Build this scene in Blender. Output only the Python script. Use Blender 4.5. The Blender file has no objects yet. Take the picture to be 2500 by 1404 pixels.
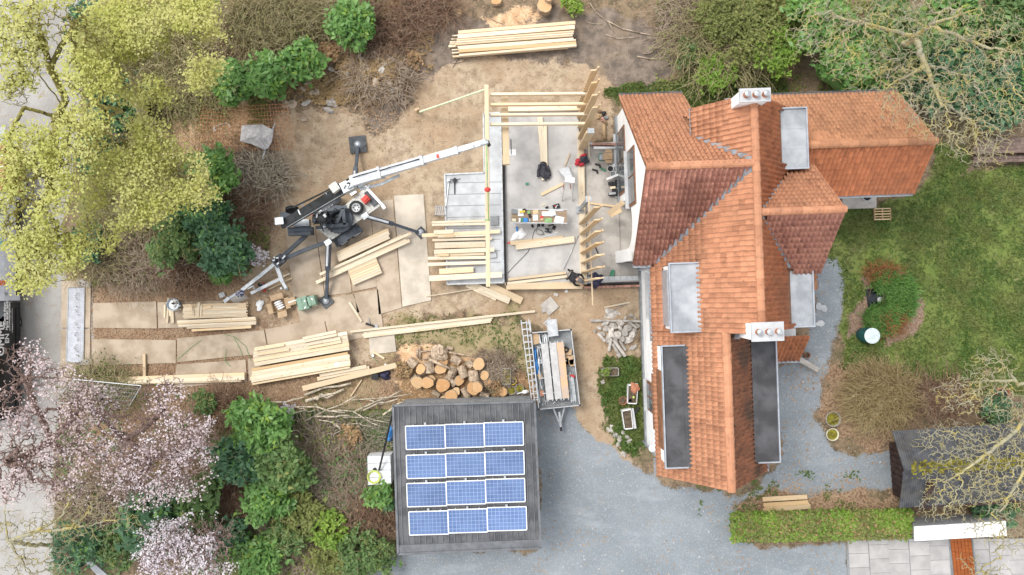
import bpy, math, random
import numpy as np
from mathutils import Vector, Matrix, Euler

# ------------------------------------------------------------------ camera, sky, sun, exposure
SC = bpy.context.scene
COL = SC.collection
R = math.radians
CAMH = 32.5                     # drone height, metres
FPX = 25.0 / 36.0 * 2500.0      # focal length in photo pixels
cd = bpy.data.cameras.new('camera'); cd.lens = 25.0; cd.sensor_width = 36.0; cd.sensor_fit = 'HORIZONTAL'
cd.clip_start = 0.5; cd.clip_end = 3000.0
cam = bpy.data.objects.new('camera', cd); COL.objects.link(cam)
cam.location = (0, 0, CAMH); cam.rotation_euler = (0, 0, 0)
SC.camera = cam
SUN_EL, SUN_AZ = R(58), R(142)      # azimuth measured in the plane, from +x towards +y (upper left of the plan)
W = bpy.data.worlds.new('World'); SC.world = W; W.use_nodes = True
wn = W.node_tree.nodes; wl = W.node_tree.links; wn.clear()
sky = wn.new('ShaderNodeTexSky'); sky.sky_type = 'NISHITA'; sky.sun_disc = False
sky.sun_elevation = SUN_EL; sky.sun_rotation = R(90) - SUN_AZ
sky.air_density = 1.0; sky.dust_density = 0.8; sky.ozone_density = 1.0
hs = wn.new('ShaderNodeHueSaturation'); hs.inputs['Saturation'].default_value = 0.16
bg = wn.new('ShaderNodeBackground'); bg.inputs['Strength'].default_value = 0.15
wo = wn.new('ShaderNodeOutputWorld')
wl.new(sky.outputs[0], hs.inputs['Color']); wl.new(hs.outputs[0], bg.inputs[0]); wl.new(bg.outputs[0], wo.inputs[0])
sd = bpy.data.lights.new('sun', 'SUN'); sd.energy = 1.1; sd.angle = R(24); sd.color = (1.0, 0.96, 0.90)
sun = bpy.data.objects.new('sun', sd); COL.objects.link(sun)
sun.rotation_euler = Vector((math.cos(SUN_AZ)*math.cos(SUN_EL), math.sin(SUN_AZ)*math.cos(SUN_EL), math.sin(SUN_EL))).to_track_quat('Z', 'Y').to_euler()
sun.location = (0, 0, 60)
SC.view_settings.view_transform = 'Standard'; SC.view_settings.look = 'None'
SC.view_settings.gamma = 1.0; SC.view_settings.use_curve_mapping = False
SC.view_settings.exposure = 1.26

# ------------------------------------------------------------------ helpers
rnd = random.Random(7)
def RNG(s): return np.random.default_rng(s)
def P(px, py, z=0.0):
    """photo pixel seen at height z -> world point"""
    return np.array(((px-1250)*(CAMH-z)/FPX, -(py-702)*(CAMH-z)/FPX, z))
def PP(l, z=0.0): return [P(a, b, z) for a, b in l]
TH = R(2.0); CT, ST = math.cos(TH), math.sin(TH)
def UV(u, v, z=0.0): return np.array((u*CT - v*ST, u*ST + v*CT, z))   # house frame, turned 2 degrees
def M2(z): return (CAMH-z)/FPX                                        # metres per photo pixel at height z

# ---- value noise in numpy
_pt = RNG(11).random((256, 256))
def vnoise(x, y):
    xi = np.floor(x).astype(int); yi = np.floor(y).astype(int); xf = x-xi; yf = y-yi
    xf = xf*xf*(3-2*xf); yf = yf*yf*(3-2*yf)
    a = _pt[xi & 255, yi & 255]; b = _pt[(xi+1) & 255, yi & 255]; c = _pt[xi & 255, (yi+1) & 255]; d = _pt[(xi+1) & 255, (yi+1) & 255]
    return (a*(1-xf)+b*xf)*(1-yf) + (c*(1-xf)+d*xf)*yf
def fbm(x, y, o=4):
    s = 0; a = 0.5; f = 1.0
    for i in range(o):
        s = s + a*vnoise(x*f+17.3*i, y*f+5.1*i); a *= 0.5; f *= 2.0
    return s/(1-0.5**o)

# ---- materials
MAT = {}
def nodes(name):
    m = bpy.data.materials.new(name); m.use_nodes = True
    nt = m.node_tree; nt.nodes.clear(); MAT[name] = m
    return m, nt, nt.nodes, nt.links
def rgb(c): return (c[0], c[1], c[2], 1.0)
def mixc(nt, a, b, fac, mode='MIX'):
    n = nt.nodes.new('ShaderNodeMix'); n.data_type = 'RGBA'; n.blend_type = mode
    for sock, v in ((n.inputs[6], a), (n.inputs[7], b), (n.inputs[0], fac)):
        if hasattr(v, 'links') or isinstance(v, bpy.types.NodeSocket): nt.links.new(v, sock)
        elif isinstance(v, (int, float)): sock.default_value = v
        else: sock.default_value = rgb(v)
    return n.outputs[2]
def noise(nt, vec, scale, detail=4, rough=0.6):
    n = nt.nodes.new('ShaderNodeTexNoise'); n.inputs['Scale'].default_value = scale; n.inputs['Detail'].default_value = detail; n.inputs['Roughness'].default_value = rough
    if vec is not None: nt.links.new(vec, n.inputs['Vector'])
    return n.outputs['Fac']
def ramp(nt, fac, a, b, lo=0.35, hi=0.65):
    n = nt.nodes.new('ShaderNodeMapRange'); n.interpolation_type = 'SMOOTHSTEP'
    n.inputs[1].default_value = lo; n.inputs[2].default_value = hi; n.inputs[3].default_value = a; n.inputs[4].default_value = b
    nt.links.new(fac, n.inputs[0]); return n.outputs[0]
def math2(nt, op, a, b):
    n = nt.nodes.new('ShaderNodeMath'); n.operation = op
    for i, v in enumerate((a, b)):
        if isinstance(v, (int, float)): n.inputs[i].default_value = v
        else: nt.links.new(v, n.inputs[i])
    return n.outputs[0]
def mapping(nt, vec, scale):
    n = nt.nodes.new('ShaderNodeMapping'); n.inputs['Scale'].default_value = scale; nt.links.new(vec, n.inputs['Vector']); return n.outputs[0]
def wpos(nt): return nt.nodes.new('ShaderNodeNewGeometry').outputs['Position']
def opos(nt): return nt.nodes.new('ShaderNodeTexCoord').outputs['Object']
def attr(nt, name):
    n = nt.nodes.new('ShaderNodeAttribute'); n.attribute_name = name; return n.outputs['Fac']
def scl(c, k): return tuple(min(1.0, x*k) for x in c)
def finish(nt, col, rough=0.8, metal=0.0, bump=None, bstr=0.3, bdist=0.02, spec=0.3, trans=0.0):
    b = nt.nodes.new('ShaderNodeBsdfPrincipled'); o = nt.nodes.new('ShaderNodeOutputMaterial')
    if isinstance(col, bpy.types.NodeSocket): nt.links.new(col, b.inputs['Base Color'])
    else: b.inputs['Base Color'].default_value = rgb(col)
    if isinstance(rough, bpy.types.NodeSocket): nt.links.new(rough, b.inputs['Roughness'])
    else: b.inputs['Roughness'].default_value = rough
    b.inputs['Metallic'].default_value = metal
    b.inputs['Specular IOR Level'].default_value = spec
    if bump is not None:
        bn = nt.nodes.new('ShaderNodeBump'); bn.inputs['Strength'].default_value = bstr; bn.inputs['Distance'].default_value = bdist
        nt.links.new(bump, bn.inputs['Height']); nt.links.new(bn.outputs[0], b.inputs['Normal'])
    if trans > 0:
        t = nt.nodes.new('ShaderNodeBsdfTranslucent'); mx = nt.nodes.new('ShaderNodeMixShader'); mx.inputs[0].default_value = trans
        if isinstance(col, bpy.types.NodeSocket): nt.links.new(col, t.inputs[0])
        else: t.inputs[0].default_value = rgb(col)
        nt.links.new(b.outputs[0], mx.inputs[1]); nt.links.new(t.outputs[0], mx.inputs[2]); nt.links.new(mx.outputs[0], o.inputs[0])
    else: nt.links.new(b.outputs[0], o.inputs[0])
def pmat(name, c, var=0.18, scale=4.0, rough=0.75, metal=0.0, bump=0.0, bscale=40.0, orand=0.0, c2=None, spec=0.3, lo=0.35, hi=0.65):
    m, nt, N, L = nodes(name)
    p = wpos(nt); f = noise(nt, p, scale, 5)
    fr = ramp(nt, f, 0, 1, lo, hi)
    col = mixc(nt, scl(c, 1-var), c2 if c2 else scl(c, 1+var), fr)
    if orand > 0:
        oi = N.new('ShaderNodeObjectInfo')
        k = math2(nt, 'MULTIPLY_ADD', oi.outputs['Random'], orand*2); k.node.inputs[2].default_value = 1-orand
        col = mixc(nt, col, k, 1.0, 'MULTIPLY')
    finish(nt, col, rough, metal, noise(nt, p, bscale, 3) if bump else None, bump, 0.02, spec)
    return m
def leafmat(name, c1, c2, c3=None, trans=0.25, rough=0.55):
    """leaf colour varies from leaf to leaf"""
    m, nt, N, L = nodes(name)
    g = N.new('ShaderNodeNewGeometry'); r = g.outputs['Random Per Island']
    n = ramp(nt, noise(nt, g.outputs['Position'], 0.9, 3), 0, 1, 0.35, 0.65)
    col = mixc(nt, c1, c2, r)
    if c3: col = mixc(nt, col, c3, math2(nt, 'MULTIPLY', n, 0.7))
    finish(nt, col, rough, 0, None, trans=trans, spec=0.35)
    return m
def woodmat(name, c, dark=0.80, var=0.15):
    m, nt, N, L = nodes(name)
    o = opos(nt); oi = N.new('ShaderNodeObjectInfo')
    add = N.new('ShaderNodeVectorMath'); add.operation = 'ADD'; L.new(o, add.inputs[0])
    comb = N.new('ShaderNodeCombineXYZ'); L.new(math2(nt, 'MULTIPLY', oi.outputs['Random'], 37.0), comb.inputs[0]); L.new(math2(nt, 'MULTIPLY', oi.outputs['Random'], 19.0), comb.inputs[1])
    L.new(comb.outputs[0], add.inputs[1])
    g = noise(nt, mapping(nt, add.outputs[0], (0.9, 22, 22)), 1.0, 4)
    b = noise(nt, mapping(nt, add.outputs[0], (0.7, 2.0, 2.0)), 1.0, 2)
    col = mixc(nt, scl(c, dark), c, ramp(nt, g, 0, 1, 0.32, 0.6))
    col = mixc(nt, col, (c[0]*0.9, c[1]*0.74, c[2]*0.55), math2(nt, 'MULTIPLY', ramp(nt, b, 0, 1, 0.45, 0.75), 0.45))
    v = N.new('ShaderNodeTexVoronoi'); v.inputs['Scale'].default_value = 1.0
    L.new(mapping(nt, add.outputs[0], (2.2, 9, 9)), v.inputs['Vector'])
    col = mixc(nt, (c[0]*0.55, c[1]*0.36, c[2]*0.2), col, ramp(nt, v.outputs['Distance'], 0, 1, 0.05, 0.17))
    col = mixc(nt, col, (c[0]*.92, c[1]*.78, c[2]*.6), math2(nt, 'MULTIPLY', math2(nt, 'GREATER_THAN', math2(nt, 'FRACT', math2(nt, 'MULTIPLY', oi.outputs['Random'], 13.7), 0), .7), .55))
    k = math2(nt, 'MULTIPLY_ADD', oi.outputs['Random'], var*2); k.node.inputs[2].default_value = 1-var*1.4
    col = mixc(nt, col, k, 1.0, 'MULTIPLY')
    finish(nt, col, 0.7, 0, g, 0.15, 0.004, 0.25)
    return m

# ---- mesh building
class MB:
    def __init__(s): s.v = []; s.f = []; s.n = 0; s.mi = []; s.cur = 0
    def add(s, vs, fs):
        b = s.n; s.v.extend([tuple(map(float, p)) for p in vs]); s.n += len(vs)
        s.f.extend([tuple(b+i for i in q) for q in fs]); s.mi.extend([s.cur]*len(fs)); return s
    def box(s, c, size, rz=0.0, ry=0.0, rx=0.0, taper=1.0):
        m = Euler((rx, ry, rz)).to_matrix(); h = [x/2 for x in size]; vs = []
        for z in (-1, 1):
            k = 1.0 if z < 0 else taper
            for x, y in ((-1, -1), (1, -1), (1, 1), (-1, 1)):
                vs.append(np.array(m @ Vector((x*h[0]*k, y*h[1]*k, z*h[2]))) + np.array(c))
        return s.add(vs, [(0, 3, 2, 1), (4, 5, 6, 7), (0, 1, 5, 4), (1, 2, 6, 5), (2, 3, 7, 6), (3, 0, 4, 7)])
    def beam(s, p0, p1, w, h, up=(0, 0, 1), w1=None, h1=None):
        p0 = np.array(p0, float); p1 = np.array(p1, float); d = p1-p0; d /= np.linalg.norm(d)+1e-9
        u = np.array(up, float)
        if abs(d@u) > 0.98: u = np.array((0, 1., 0))
        sd_ = np.cross(d, u); sd_ /= np.linalg.norm(sd_); u = np.cross(sd_, d)
        w1 = w if w1 is None else w1; h1 = h if h1 is None else h1
        vs = []
        for p, a, b in ((p0, w, h), (p1, w1, h1)):
            for x, y in ((-1, -1), (1, -1), (1, 1), (-1, 1)): vs.append(p + sd_*x*a/2 + u*y*b/2)
        return s.add(vs, [(0, 1, 2, 3), (7, 6, 5, 4), (0, 4, 5, 1), (1, 5, 6, 2), (2, 6, 7, 3), (3, 7, 4, 0)])
    def tube(s, p0, p1, r0, r1=None, n=10, caps=True):
        p0 = np.array(p0, float); p1 = np.array(p1, float); d = p1-p0; d /= np.linalg.norm(d)+1e-9
        r1 = r0 if r1 is None else r1
        a = np.array((0, 0, 1.)) if abs(d[2]) < 0.9 else np.array((1., 0, 0))
        x = np.cross(d, a); x /= np.linalg.norm(x); y = np.cross(d, x); vs = []
        for p, r in ((p0, r0), (p1, r1)):
            for i in range(n):
                t = 2*math.pi*i/n; vs.append(p + (x*math.cos(t)+y*math.sin(t))*r)
        fs = [(i, (i+1) % n, n+(i+1) % n, n+i) for i in range(n)]
        if caps: fs += [tuple(range(n-1, -1, -1)), tuple(range(n, 2*n))]
        return s.add(vs, fs)
    def path(s, pts, r, n=6):
        for a, b in zip(pts[:-1], pts[1:]): s.tube(a, b, r, r, n)
        return s
    def prism(s, pts, z0, z1):
        n = len(pts); vs = [(p[0], p[1], z0) for p in pts] + [(p[0], p[1], z1) for p in pts]
        fs = [tuple(range(n-1, -1, -1)), tuple(range(n, 2*n))] + [(i, (i+1) % n, n+(i+1) % n, n+i) for i in range(n)]
        return s.add(vs, fs)
    def extr(s, pts, off):
        """polygon of 3D points thickened by an offset vector"""
        n = len(pts); vs = [np.array(p) for p in pts] + [np.array(p)+np.array(off) for p in pts]
        return s.add(vs, [tuple(range(n-1, -1, -1)), tuple(range(n, 2*n))] + [(i, (i+1) % n, n+(i+1) % n, n+i) for i in range(n)])
    def lathe(s, c, prof, n=20, ax=None, closed=True):
        """profile (r, z) turned round a vertical axis at c"""
        vs = []; k = len(prof)
        for r, z in prof:
            for i in range(n):
                t = 2*math.pi*i/n; vs.append((c[0]+r*math.cos(t), c[1]+r*math.sin(t), c[2]+z))
        fs = [(j*n+i, j*n+(i+1) % n, (j+1)*n+(i+1) % n, (j+1)*n+i) for j in range(k-1) for i in range(n)]
        if closed: fs += [tuple(range(n-1, -1, -1)), tuple((k-1)*n+i for i in range(n))]
        if ax is not None:
            q = Vector((0, 0, 1)).rotation_difference(Vector(ax)); c0 = Vector(c)
            vs = [tuple(c0 + q @ (Vector(p)-c0)) for p in vs]
        return s.add(vs, fs)
    def ellip(s, c, r, n=10, m=6, rz=0.0, jit=0.0, seed=0):
        g = RNG(seed); vs = []; cz, sz = math.cos(rz), math.sin(rz)
        for j in range(m+1):
            ph = math.pi*j/m
            for i in range(n):
                t = 2*math.pi*i/n; k = 1+jit*(g.random()-.5)*2
                x, y, z = r[0]*math.sin(ph)*math.cos(t)*k, r[1]*math.sin(ph)*math.sin(t)*k, r[2]*math.cos(ph)*k
                vs.append((c[0]+x*cz-y*sz, c[1]+x*sz+y*cz, c[2]+z))
        return s.add(vs, [(j*n+i, (j+1)*n+i, (j+1)*n+(i+1) % n, j*n+(i+1) % n) for j in range(m) for i in range(n)])
WLOC = {}
def rawmesh(name, v, f, mats, mi=None, smooth=False):
    me = bpy.data.meshes.new(name); me.from_pydata([tuple(p) for p in v], [], f)
    for m in (mats if isinstance(mats, (list, tuple)) else [mats]): me.materials.append(MAT[m] if isinstance(m, str) else m)
    if mi is not None and len(set(mi)) > 1: me.polygons.foreach_set('material_index', mi)
    if smooth: me.polygons.foreach_set('use_smooth', [True]*len(me.polygons))
    me.update(); return me
def place(o, parent, origin):
    COL.objects.link(o); origin = np.array(origin, float)
    WLOC[o.name] = origin
    if parent is not None:
        o.parent = parent; o.location = tuple(origin - WLOC[parent.name])
    else: o.location = tuple(origin)
    return o
def tag(o, label=None, cat=None, group=None, kind=None):
    if label: o['label'] = label
    if cat: o['category'] = cat
    if group: o['group'] = group
    if kind: o['kind'] = kind
    return o
def build(name, mb, mats, parent=None, label=None, cat=None, group=None, kind=None, smooth=False, origin=None):
    v = np.array(mb.v)
    if origin is None:
        lo, hi = v.min(0), v.max(0); origin = np.array(((lo[0]+hi[0])/2, (lo[1]+hi[1])/2, lo[2]))
    me = rawmesh(name, v-origin, mb.f, mats, mb.mi, smooth)
    o = place(bpy.data.objects.new(name, me), parent, origin)
    return tag(o, label, cat, group, kind)
def thing(name, loc, label, cat, group=None):
    o = bpy.data.objects.new(name, None); o.empty_display_size = 0.3
    place(o, None, loc); return tag(o, label, cat, group)
def fastmesh(name, v, f, mat, smooth=False):
    """v (n,3) and f (m,3|4) numpy arrays"""
    me = bpy.data.meshes.new(name); v = np.ascontiguousarray(v, np.float32); f = np.ascontiguousarray(f, np.int32); k = f.shape[1]
    me.vertices.add(len(v)); me.vertices.foreach_set('co', v.ravel())
    me.loops.add(f.size); me.loops.foreach_set('vertex_index', f.ravel())
    me.polygons.add(len(f)); me.polygons.foreach_set('loop_start', np.arange(0, f.size, k, dtype=np.int32))
    try: me.polygons.foreach_set('loop_total', np.full(len(f), k, np.int32))
    except Exception: pass
    if smooth: me.polygons.foreach_set('use_smooth', np.ones(len(f), bool))
    me.materials.append(MAT[mat]); me.update(calc_edges=True); return me
def fastobj(name, v, f, mat, parent=None, origin=None, smooth=False, **kw):
    if origin is None:
        origin = WLOC[parent.name] if parent is not None else np.array((v[:, 0].mean(), v[:, 1].mean(), v[:, 2].min()))
    o = place(bpy.data.objects.new(name, fastmesh(name, v-origin, f, mat, smooth)), parent, origin)
    return tag(o, **kw)
def plank(p0, p1, w, t, mat='timber', name='timber_plank', parent=None, **kw):
    """board from p0 to p1 (centre line), w wide, t thick; grain runs along its own x axis"""
    p0 = np.array(p0, float); p1 = np.array(p1, float); d = p1-p0; L = float(np.linalg.norm(d))
    mb = MB(); c = min(0.006, t*0.15)
    prof = [(-w/2+c, -t/2), (w/2-c, -t/2), (w/2, -t/2+c), (w/2, t/2-c), (w/2-c, t/2), (-w/2+c, t/2), (-w/2, t/2-c), (-w/2, -t/2+c)]
    vs = [(-L/2, y, z) for y, z in prof] + [(L/2, y, z) for y, z in prof]
    mb.add(vs, [tuple(range(7, -1, -1)), tuple(range(8, 16))] + [(i, (i+1) % 8, 8+(i+1) % 8, 8+i) for i in range(8)])
    o = bpy.data.objects.new(name, rawmesh(name, mb.v, mb.f, mat))
    place(o, parent, (p0+p1)/2)
    o.rotation_euler = Vector(d).to_track_quat('X', 'Z').to_euler()
    return tag(o, **kw)

# ---- foliage
def leafquads(c, size, rng, up=0.35, aspect=1.7, var=0.6):
    n = len(c)
    nn = rng.normal(size=(n, 3)); nn[:, 2] = np.abs(nn[:, 2])+up*2; nn /= np.linalg.norm(nn, axis=1)[:, None]
    t = rng.normal(size=(n, 3)); t -= nn*(t*nn).sum(1)[:, None]; t /= np.linalg.norm(t, axis=1)[:, None]+1e-9
    b = np.cross(nn, t); s = size*(1+var*(rng.random(n)*2-1))[:, None]
    t = t*s*aspect**0.5*0.6; b = b*s/aspect**0.5*0.6
    v = np.stack((c-t, c+b-0.15*t, c+t, c-b-0.15*t), 1).reshape(-1, 3)
    f = np.arange(4*n).reshape(-1, 4); return v, f
def tubes(p0, p1, r0, r1, n=3):
    """many tapered prisms at once"""
    p0 = np.asarray(p0, float); p1 = np.asarray(p1, float); r0 = np.asarray(r0, float)[:, None]; r1 = np.asarray(r1, float)[:, None]
    d = p1-p0; d /= np.linalg.norm(d, axis=1)[:, None]+1e-9
    a = np.where(np.abs(d[:, 2:3]) < 0.9, np.array((0, 0, 1.)), np.array((1., 0, 0)))
    x = np.cross(d, a); x /= np.linalg.norm(x, axis=1)[:, None]+1e-9; y = np.cross(d, x); rows = []
    for p, r in ((p0, r0), (p1, r1)):
        for i in range(n):
            t = 2*math.pi*i/n; rows.append(p+(x*math.cos(t)+y*math.sin(t))*r)
    v = np.stack(rows, 1).reshape(-1, 3); m = len(p0); b = (np.arange(m)*2*n)[:, None]
    f = np.concatenate([b+np.array([[i, (i+1) % n, n+(i+1) % n, n+i]]) for i in range(n)], 0)
    return v, f
def joinvf(parts):
    vs, fs, o = [], [], 0
    for v, f in parts: vs.append(v); fs.append(f+o); o += len(v)
    return np.concatenate(vs), np.concatenate(fs)
def wiggle(p0, p1, r0, r1, rng, k=3, amt=0.12):
    """split straight edges into k crooked pieces"""
    L = np.linalg.norm(p1-p0, axis=1)[:, None]; pts = [p0]
    for i in range(1, k): pts.append(p0+(p1-p0)*(i/k)+rng.normal(size=p0.shape)*L*amt)
    pts.append(p1); out = []
    for i in range(k): out.append((pts[i], pts[i+1], r0+(r1-r0)*i/k, r0+(r1-r0)*(i+1)/k))
    return [np.concatenate(x) for x in zip(*out)]
def grow_tree(limbs, targets, rng, rtip=0.012, alpha=0.35, maxr=0.3, expo=2.3):
    """limbs: list of polylines (first = trunk, others start near an earlier one). Targets get joined to the nearest grown node.
    returns edges p0,p1,r0,r1 and the node radii"""
    nodes_, par, plen = [], [], []
    for pl in limbs:
        pl = np.array(pl, float); prev = -1
        for j in range(len(pl)):
            segs = 3 if j else 1
            for q in range(1, segs+1):
                p = pl[j] if j == 0 else pl[j-1]+(pl[j]-pl[j-1])*q/segs
                if j == 0 and nodes_:
                    dd = np.linalg.norm(np.array(nodes_)-p, axis=1); prev = int(dd.argmin())
                    if dd[prev] < 0.05: continue
                nodes_.append(p); par.append(prev); plen.append(0 if prev < 0 else plen[prev]+np.linalg.norm(p-nodes_[prev])); prev = len(nodes_)-1
    nl = len(nodes_); N = nl+len(targets)
    A = np.zeros((N, 3)); A[:nl] = nodes_; A[nl:] = targets
    Lp = np.zeros(N); Lp[:nl] = plen; pr = np.full(N, -1); pr[:nl] = par
    best = np.full(N, np.inf); bi = np.zeros(N, int); done = np.zeros(N, bool); done[:nl] = True
    for i in range(nl):
        d = np.linalg.norm(A-A[i], axis=1)+alpha*Lp[i]*0.3; m = (d < best) & ~done; best[m] = d[m]; bi[m] = i
    for _ in range(N-nl):
        i = int(np.where(done, np.inf, best).argmin()); pr[i] = bi[i]; Lp[i] = Lp[bi[i]]+np.linalg.norm(A[i]-A[bi[i]]); done[i] = True
        d = np.linalg.norm(A-A[i], axis=1)+alpha*Lp[i]*0.3; m = (d < best) & ~done; best[m] = d[m]; bi[m] = i
    cnt = np.zeros(N); order = np.argsort(-Lp); kids = np.zeros(N)
    for i in order:
        if kids[i] == 0: cnt[i] = 1
        if pr[i] >= 0: cnt[pr[i]] += cnt[i]; kids[pr[i]] += 1
    r = np.minimum(maxr, rtip*cnt**(1/expo)); e = np.where(pr >= 0)[0]
    return A[pr[e]], A[e], np.minimum(r[pr[e]], r[e]*1.6), r[e], A, r, e, pr
def lobes_points(lobes, n, rng, flat=1.0, shell=0.35):
    """random points in a set of ellipsoid lobes (centre, rx, ry, rz); weighted by size"""
    w = np.array([l[1]*l[2] for l in lobes]); w /= w.sum(); k = rng.choice(len(lobes), n, p=w); out = np.zeros((n, 3))
    d = rng.normal(size=(n, 3)); d /= np.linalg.norm(d, axis=1)[:, None]; rr = (shell+(1-shell)*rng.random(n))**0.6
    for i, l in enumerate(lobes):
        m = k == i; out[m] = np.array(l[0])+d[m]*rr[m][:, None]*np.array((l[1], l[2], l[3]))
    return out
# ------------------------------------------------------------------ ground
REG = {
 'sand': [[(560,420),(640,330),(700,270),(790,262),(870,280),(900,330),(960,300),(1010,240),(1060,190),(1110,150),(1180,130),(1420,150),(1500,200),(1505,340),(1440,350),(1440,690),(1560,700),(1572,800),(1565,885),(1450,895),(1430,1000),(1400,1040),(1380,1010),(1400,900),(1290,770),(1150,770),(1000,790),(960,860),(850,830),(620,830),(600,690),(640,640),(655,560),(600,500)],
          [(620,700),(960,700),(960,860),(850,900),(640,830)], [(1390,880),(1480,880),(1500,960),(1490,1060),(1540,1110),(1570,1140),(1500,1130),(1440,1060),(1400,1000)]],
 'soil': [[(1010,200),(1040,80),(1150,30),(1300,40),(1420,50),(1560,55),(1645,120),(1625,205),(1510,240),(1400,180),(1200,180),(1110,160),(1060,200),(1000,260),(900,320),(860,280),(900,240)],
          [(740,300),(800,290),(830,340),(790,370),(745,360)]],
 'litter': [[(215,690),(640,690),(700,860),(960,900),(960,990),(600,1000),(220,950)], [(170,940),(520,940),(560,1130),(470,1260),(230,1260)], [(1850,170),(1900,160),(1960,190),(1950,230),(1880,220)], [(990,920),(1290,930),(1290,1000),(1000,1000)], [(1990,880),(2150,880),(2180,1000),(2170,1110),(2100,1110),(2030,1080),(1995,1010),(2010,950)],[(1790,1220),(2060,1190),(2200,1215),(2210,1260),(1800,1290)], [(1930,880),(1970,890),(1965,930),(1930,930)]],
 'sawdust': [[(390,300),(480,235),(610,245),(640,300),(600,360),(560,395),(440,400)], [(975,860),(1060,850),(1200,870),(1290,930),(1290,990),(990,995)], [(1180,30),(1330,20),(1300,60),(1200,60)]],
 'moss': [[(955,790),(1280,770),(1295,930),(1180,870),(1000,850),(900,1000),(960,1110),(900,1060),(760,1010),(780,940),(940,880)], [(1480,880),(1580,880),(1580,1000),(1560,1110),(1490,1060),(1470,990)], [(280,640),(400,640),(420,700),(290,700)], [(960,1000),(890,1010),(900,1110),(955,1110)], [(250,900),(350,890),(360,960),(240,960)]],
 'grass': [[(1640,200),(1720,190),(1800,205),(1900,215),(1900,262),(1690,262),(1660,235),(1500,240)], [(1500,890),(1580,890),(1580,930),(1540,930)], [(1530,960),(1575,960),(1575,1060),(1545,1060),(1480,1030),(1475,1000)], [(1550,1060),(1575,1070),(1560,1110),(1535,1100)], [(2330,920),(2600,890),(2600,1000),(2400,960)]],
 'lawn': [[(2065,485),(2140,500),(2250,468),(2292,350),(2380,405),(2700,385),(2700,905),(2420,900),(2330,930),(2230,925),(2130,885),(2050,900),(2045,800),(2062,700),(2055,625),(1990,640),(1980,560),(2065,510)]],
 'bed': [[(2130,645),(2190,640),(2235,690),(2255,760),(2230,820),(2170,850),(2150,800),(2075,830),(2070,780),(2110,720),(2105,670)], [(2330,430),(2400,390),(2380,420)]],
 'gravel': [[(980,1500),(975,1350),(1320,1345),(1305,985),(1400,1000),(1470,1090),(1560,1140),(1620,1180),(1780,1215),(1870,1180),(1900,1130),(1890,900),(1935,885),(1990,760),(1985,640),(2050,625),(2062,700),(2040,860),(2012,960),(1992,1020),(2020,1080),(2110,1112),(2175,1105),(2180,1195),(2060,1205),(1900,1190),(1800,1225),(1778,1262),(1790,1312),(1830,1335),(2075,1335),(2075,1500)], [(770,1400),(860,1382),(975,1360),(985,1500),(770,1500)]],
 'road': [[(-1500,-900),(190,-900),(195,330),(150,560),(160,690),(225,690),(228,935),(150,960),(130,1100),(128,2000),(-1500,2000)]],
}
def sdist(px, py, poly):
    """signed distance (positive inside) in photo pixels"""
    d = np.full(px.shape, 1e18); ins = np.zeros(px.shape, bool); n = len(poly)
    for i in range(n):
        (x0, y0), (x1, y1) = poly[i], poly[(i+1) % n]
        ex, ey = x1-x0, y1-y0; wx, wy = px-x0, py-y0
        t = np.clip((wx*ex+wy*ey)/(ex*ex+ey*ey+1e-9), 0, 1)
        d = np.minimum(d, (wx-ex*t)**2+(wy-ey*t)**2)
        c = ((y0 <= py) & (y1 > py)) | ((y1 <= py) & (y0 > py))
        xs = x0+(py-y0)*ex/(ey if ey else 1e-9); ins ^= c & (px < xs)
    d = np.sqrt(d); return np.where(ins, d, -d)
SOFT = dict(sand=26, soil=34, litter=30, sawdust=24, moss=30, grass=18, lawn=14, bed=10, gravel=17, road=9)
WARP = dict(sand=26, soil=34, litter=30, sawdust=20, moss=30, grass=22, lawn=16, bed=14, gravel=15, road=4)
def region(name, x, y):
    px = 1250+x*FPX/CAMH; py = 702-y*FPX/CAMH; w = WARP[name]; o = len(name)*0.37+len(REG[name])
    qx = px+w*2*(fbm(px/55+o, py/55, 3)-.5)*1.6; qy = py+w*2*(fbm(px/55+31, py/55+o, 3)-.5)*1.6
    d = np.max([sdist(qx, qy, p) for p in REG[name]], axis=0)
    return np.clip(0.5+d/SOFT[name]/2, 0, 1)
def gz(x, y):
    """height of the bare ground"""
    x = np.asarray(x, float); y = np.asarray(y, float)
    px = 1250+x*FPX/CAMH; py = 702-y*FPX/CAMH
    z = (fbm(x*0.9, y*0.9, 4)-.5)*0.07
    def bump(cx, cy, rx, ry, h): return h*np.exp(-(((px-cx)/rx)**2+((py-cy)/ry)**2))
    z = z+bump(800, 290, 60, 45, .35)+bump(930, 190, 80, 60, .55)+bump(690, 270, 70, 60, .3)+bump(500, 310, 90, 60, .45)+bump(1500, 810, 45, 45, .25)+bump(960, 40, 90, 60, .4)
    z = z-bump(1160, 370, 30, 60, .25)
    z = z+(fbm(x*3.5, y*3.5, 3)-.5)*0.07*(np.clip(region('sand', x, y)+region('soil', x, y), 0, 1))
    flat = np.clip(region('gravel', x, y)+region('road', x, y)+region('lawn', x, y)*0.6, 0, 1)
    return z*(1-flat*0.85)-0.02
def axis(lo, hi, step, far):
    a = np.arange(lo, hi+step/2, step); out = []; s = step; p = hi
    while p < far: s *= 1.7; p += s; out.append(p)
    neg = []; s = step; p = lo
    while p > -far: s *= 1.7; p -= s; neg.append(p)
    return np.concatenate((neg[::-1], a, out))
gx = axis(-25.0, 25.0, 0.125, 600); gy = axis(-14.6, 14.6, 0.125, 600)
GX, GY = np.meshgrid(gx, gy, indexing='ij'); sh = GX.shape
GZ = gz(GX, GY); far_ = np.maximum(np.abs(GX)-40, np.abs(GY)-30); GZ = np.where(far_ > 0, GZ*0-0.03, GZ)
WT = {k: region(k, GX, GY) for k in REG}
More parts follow.
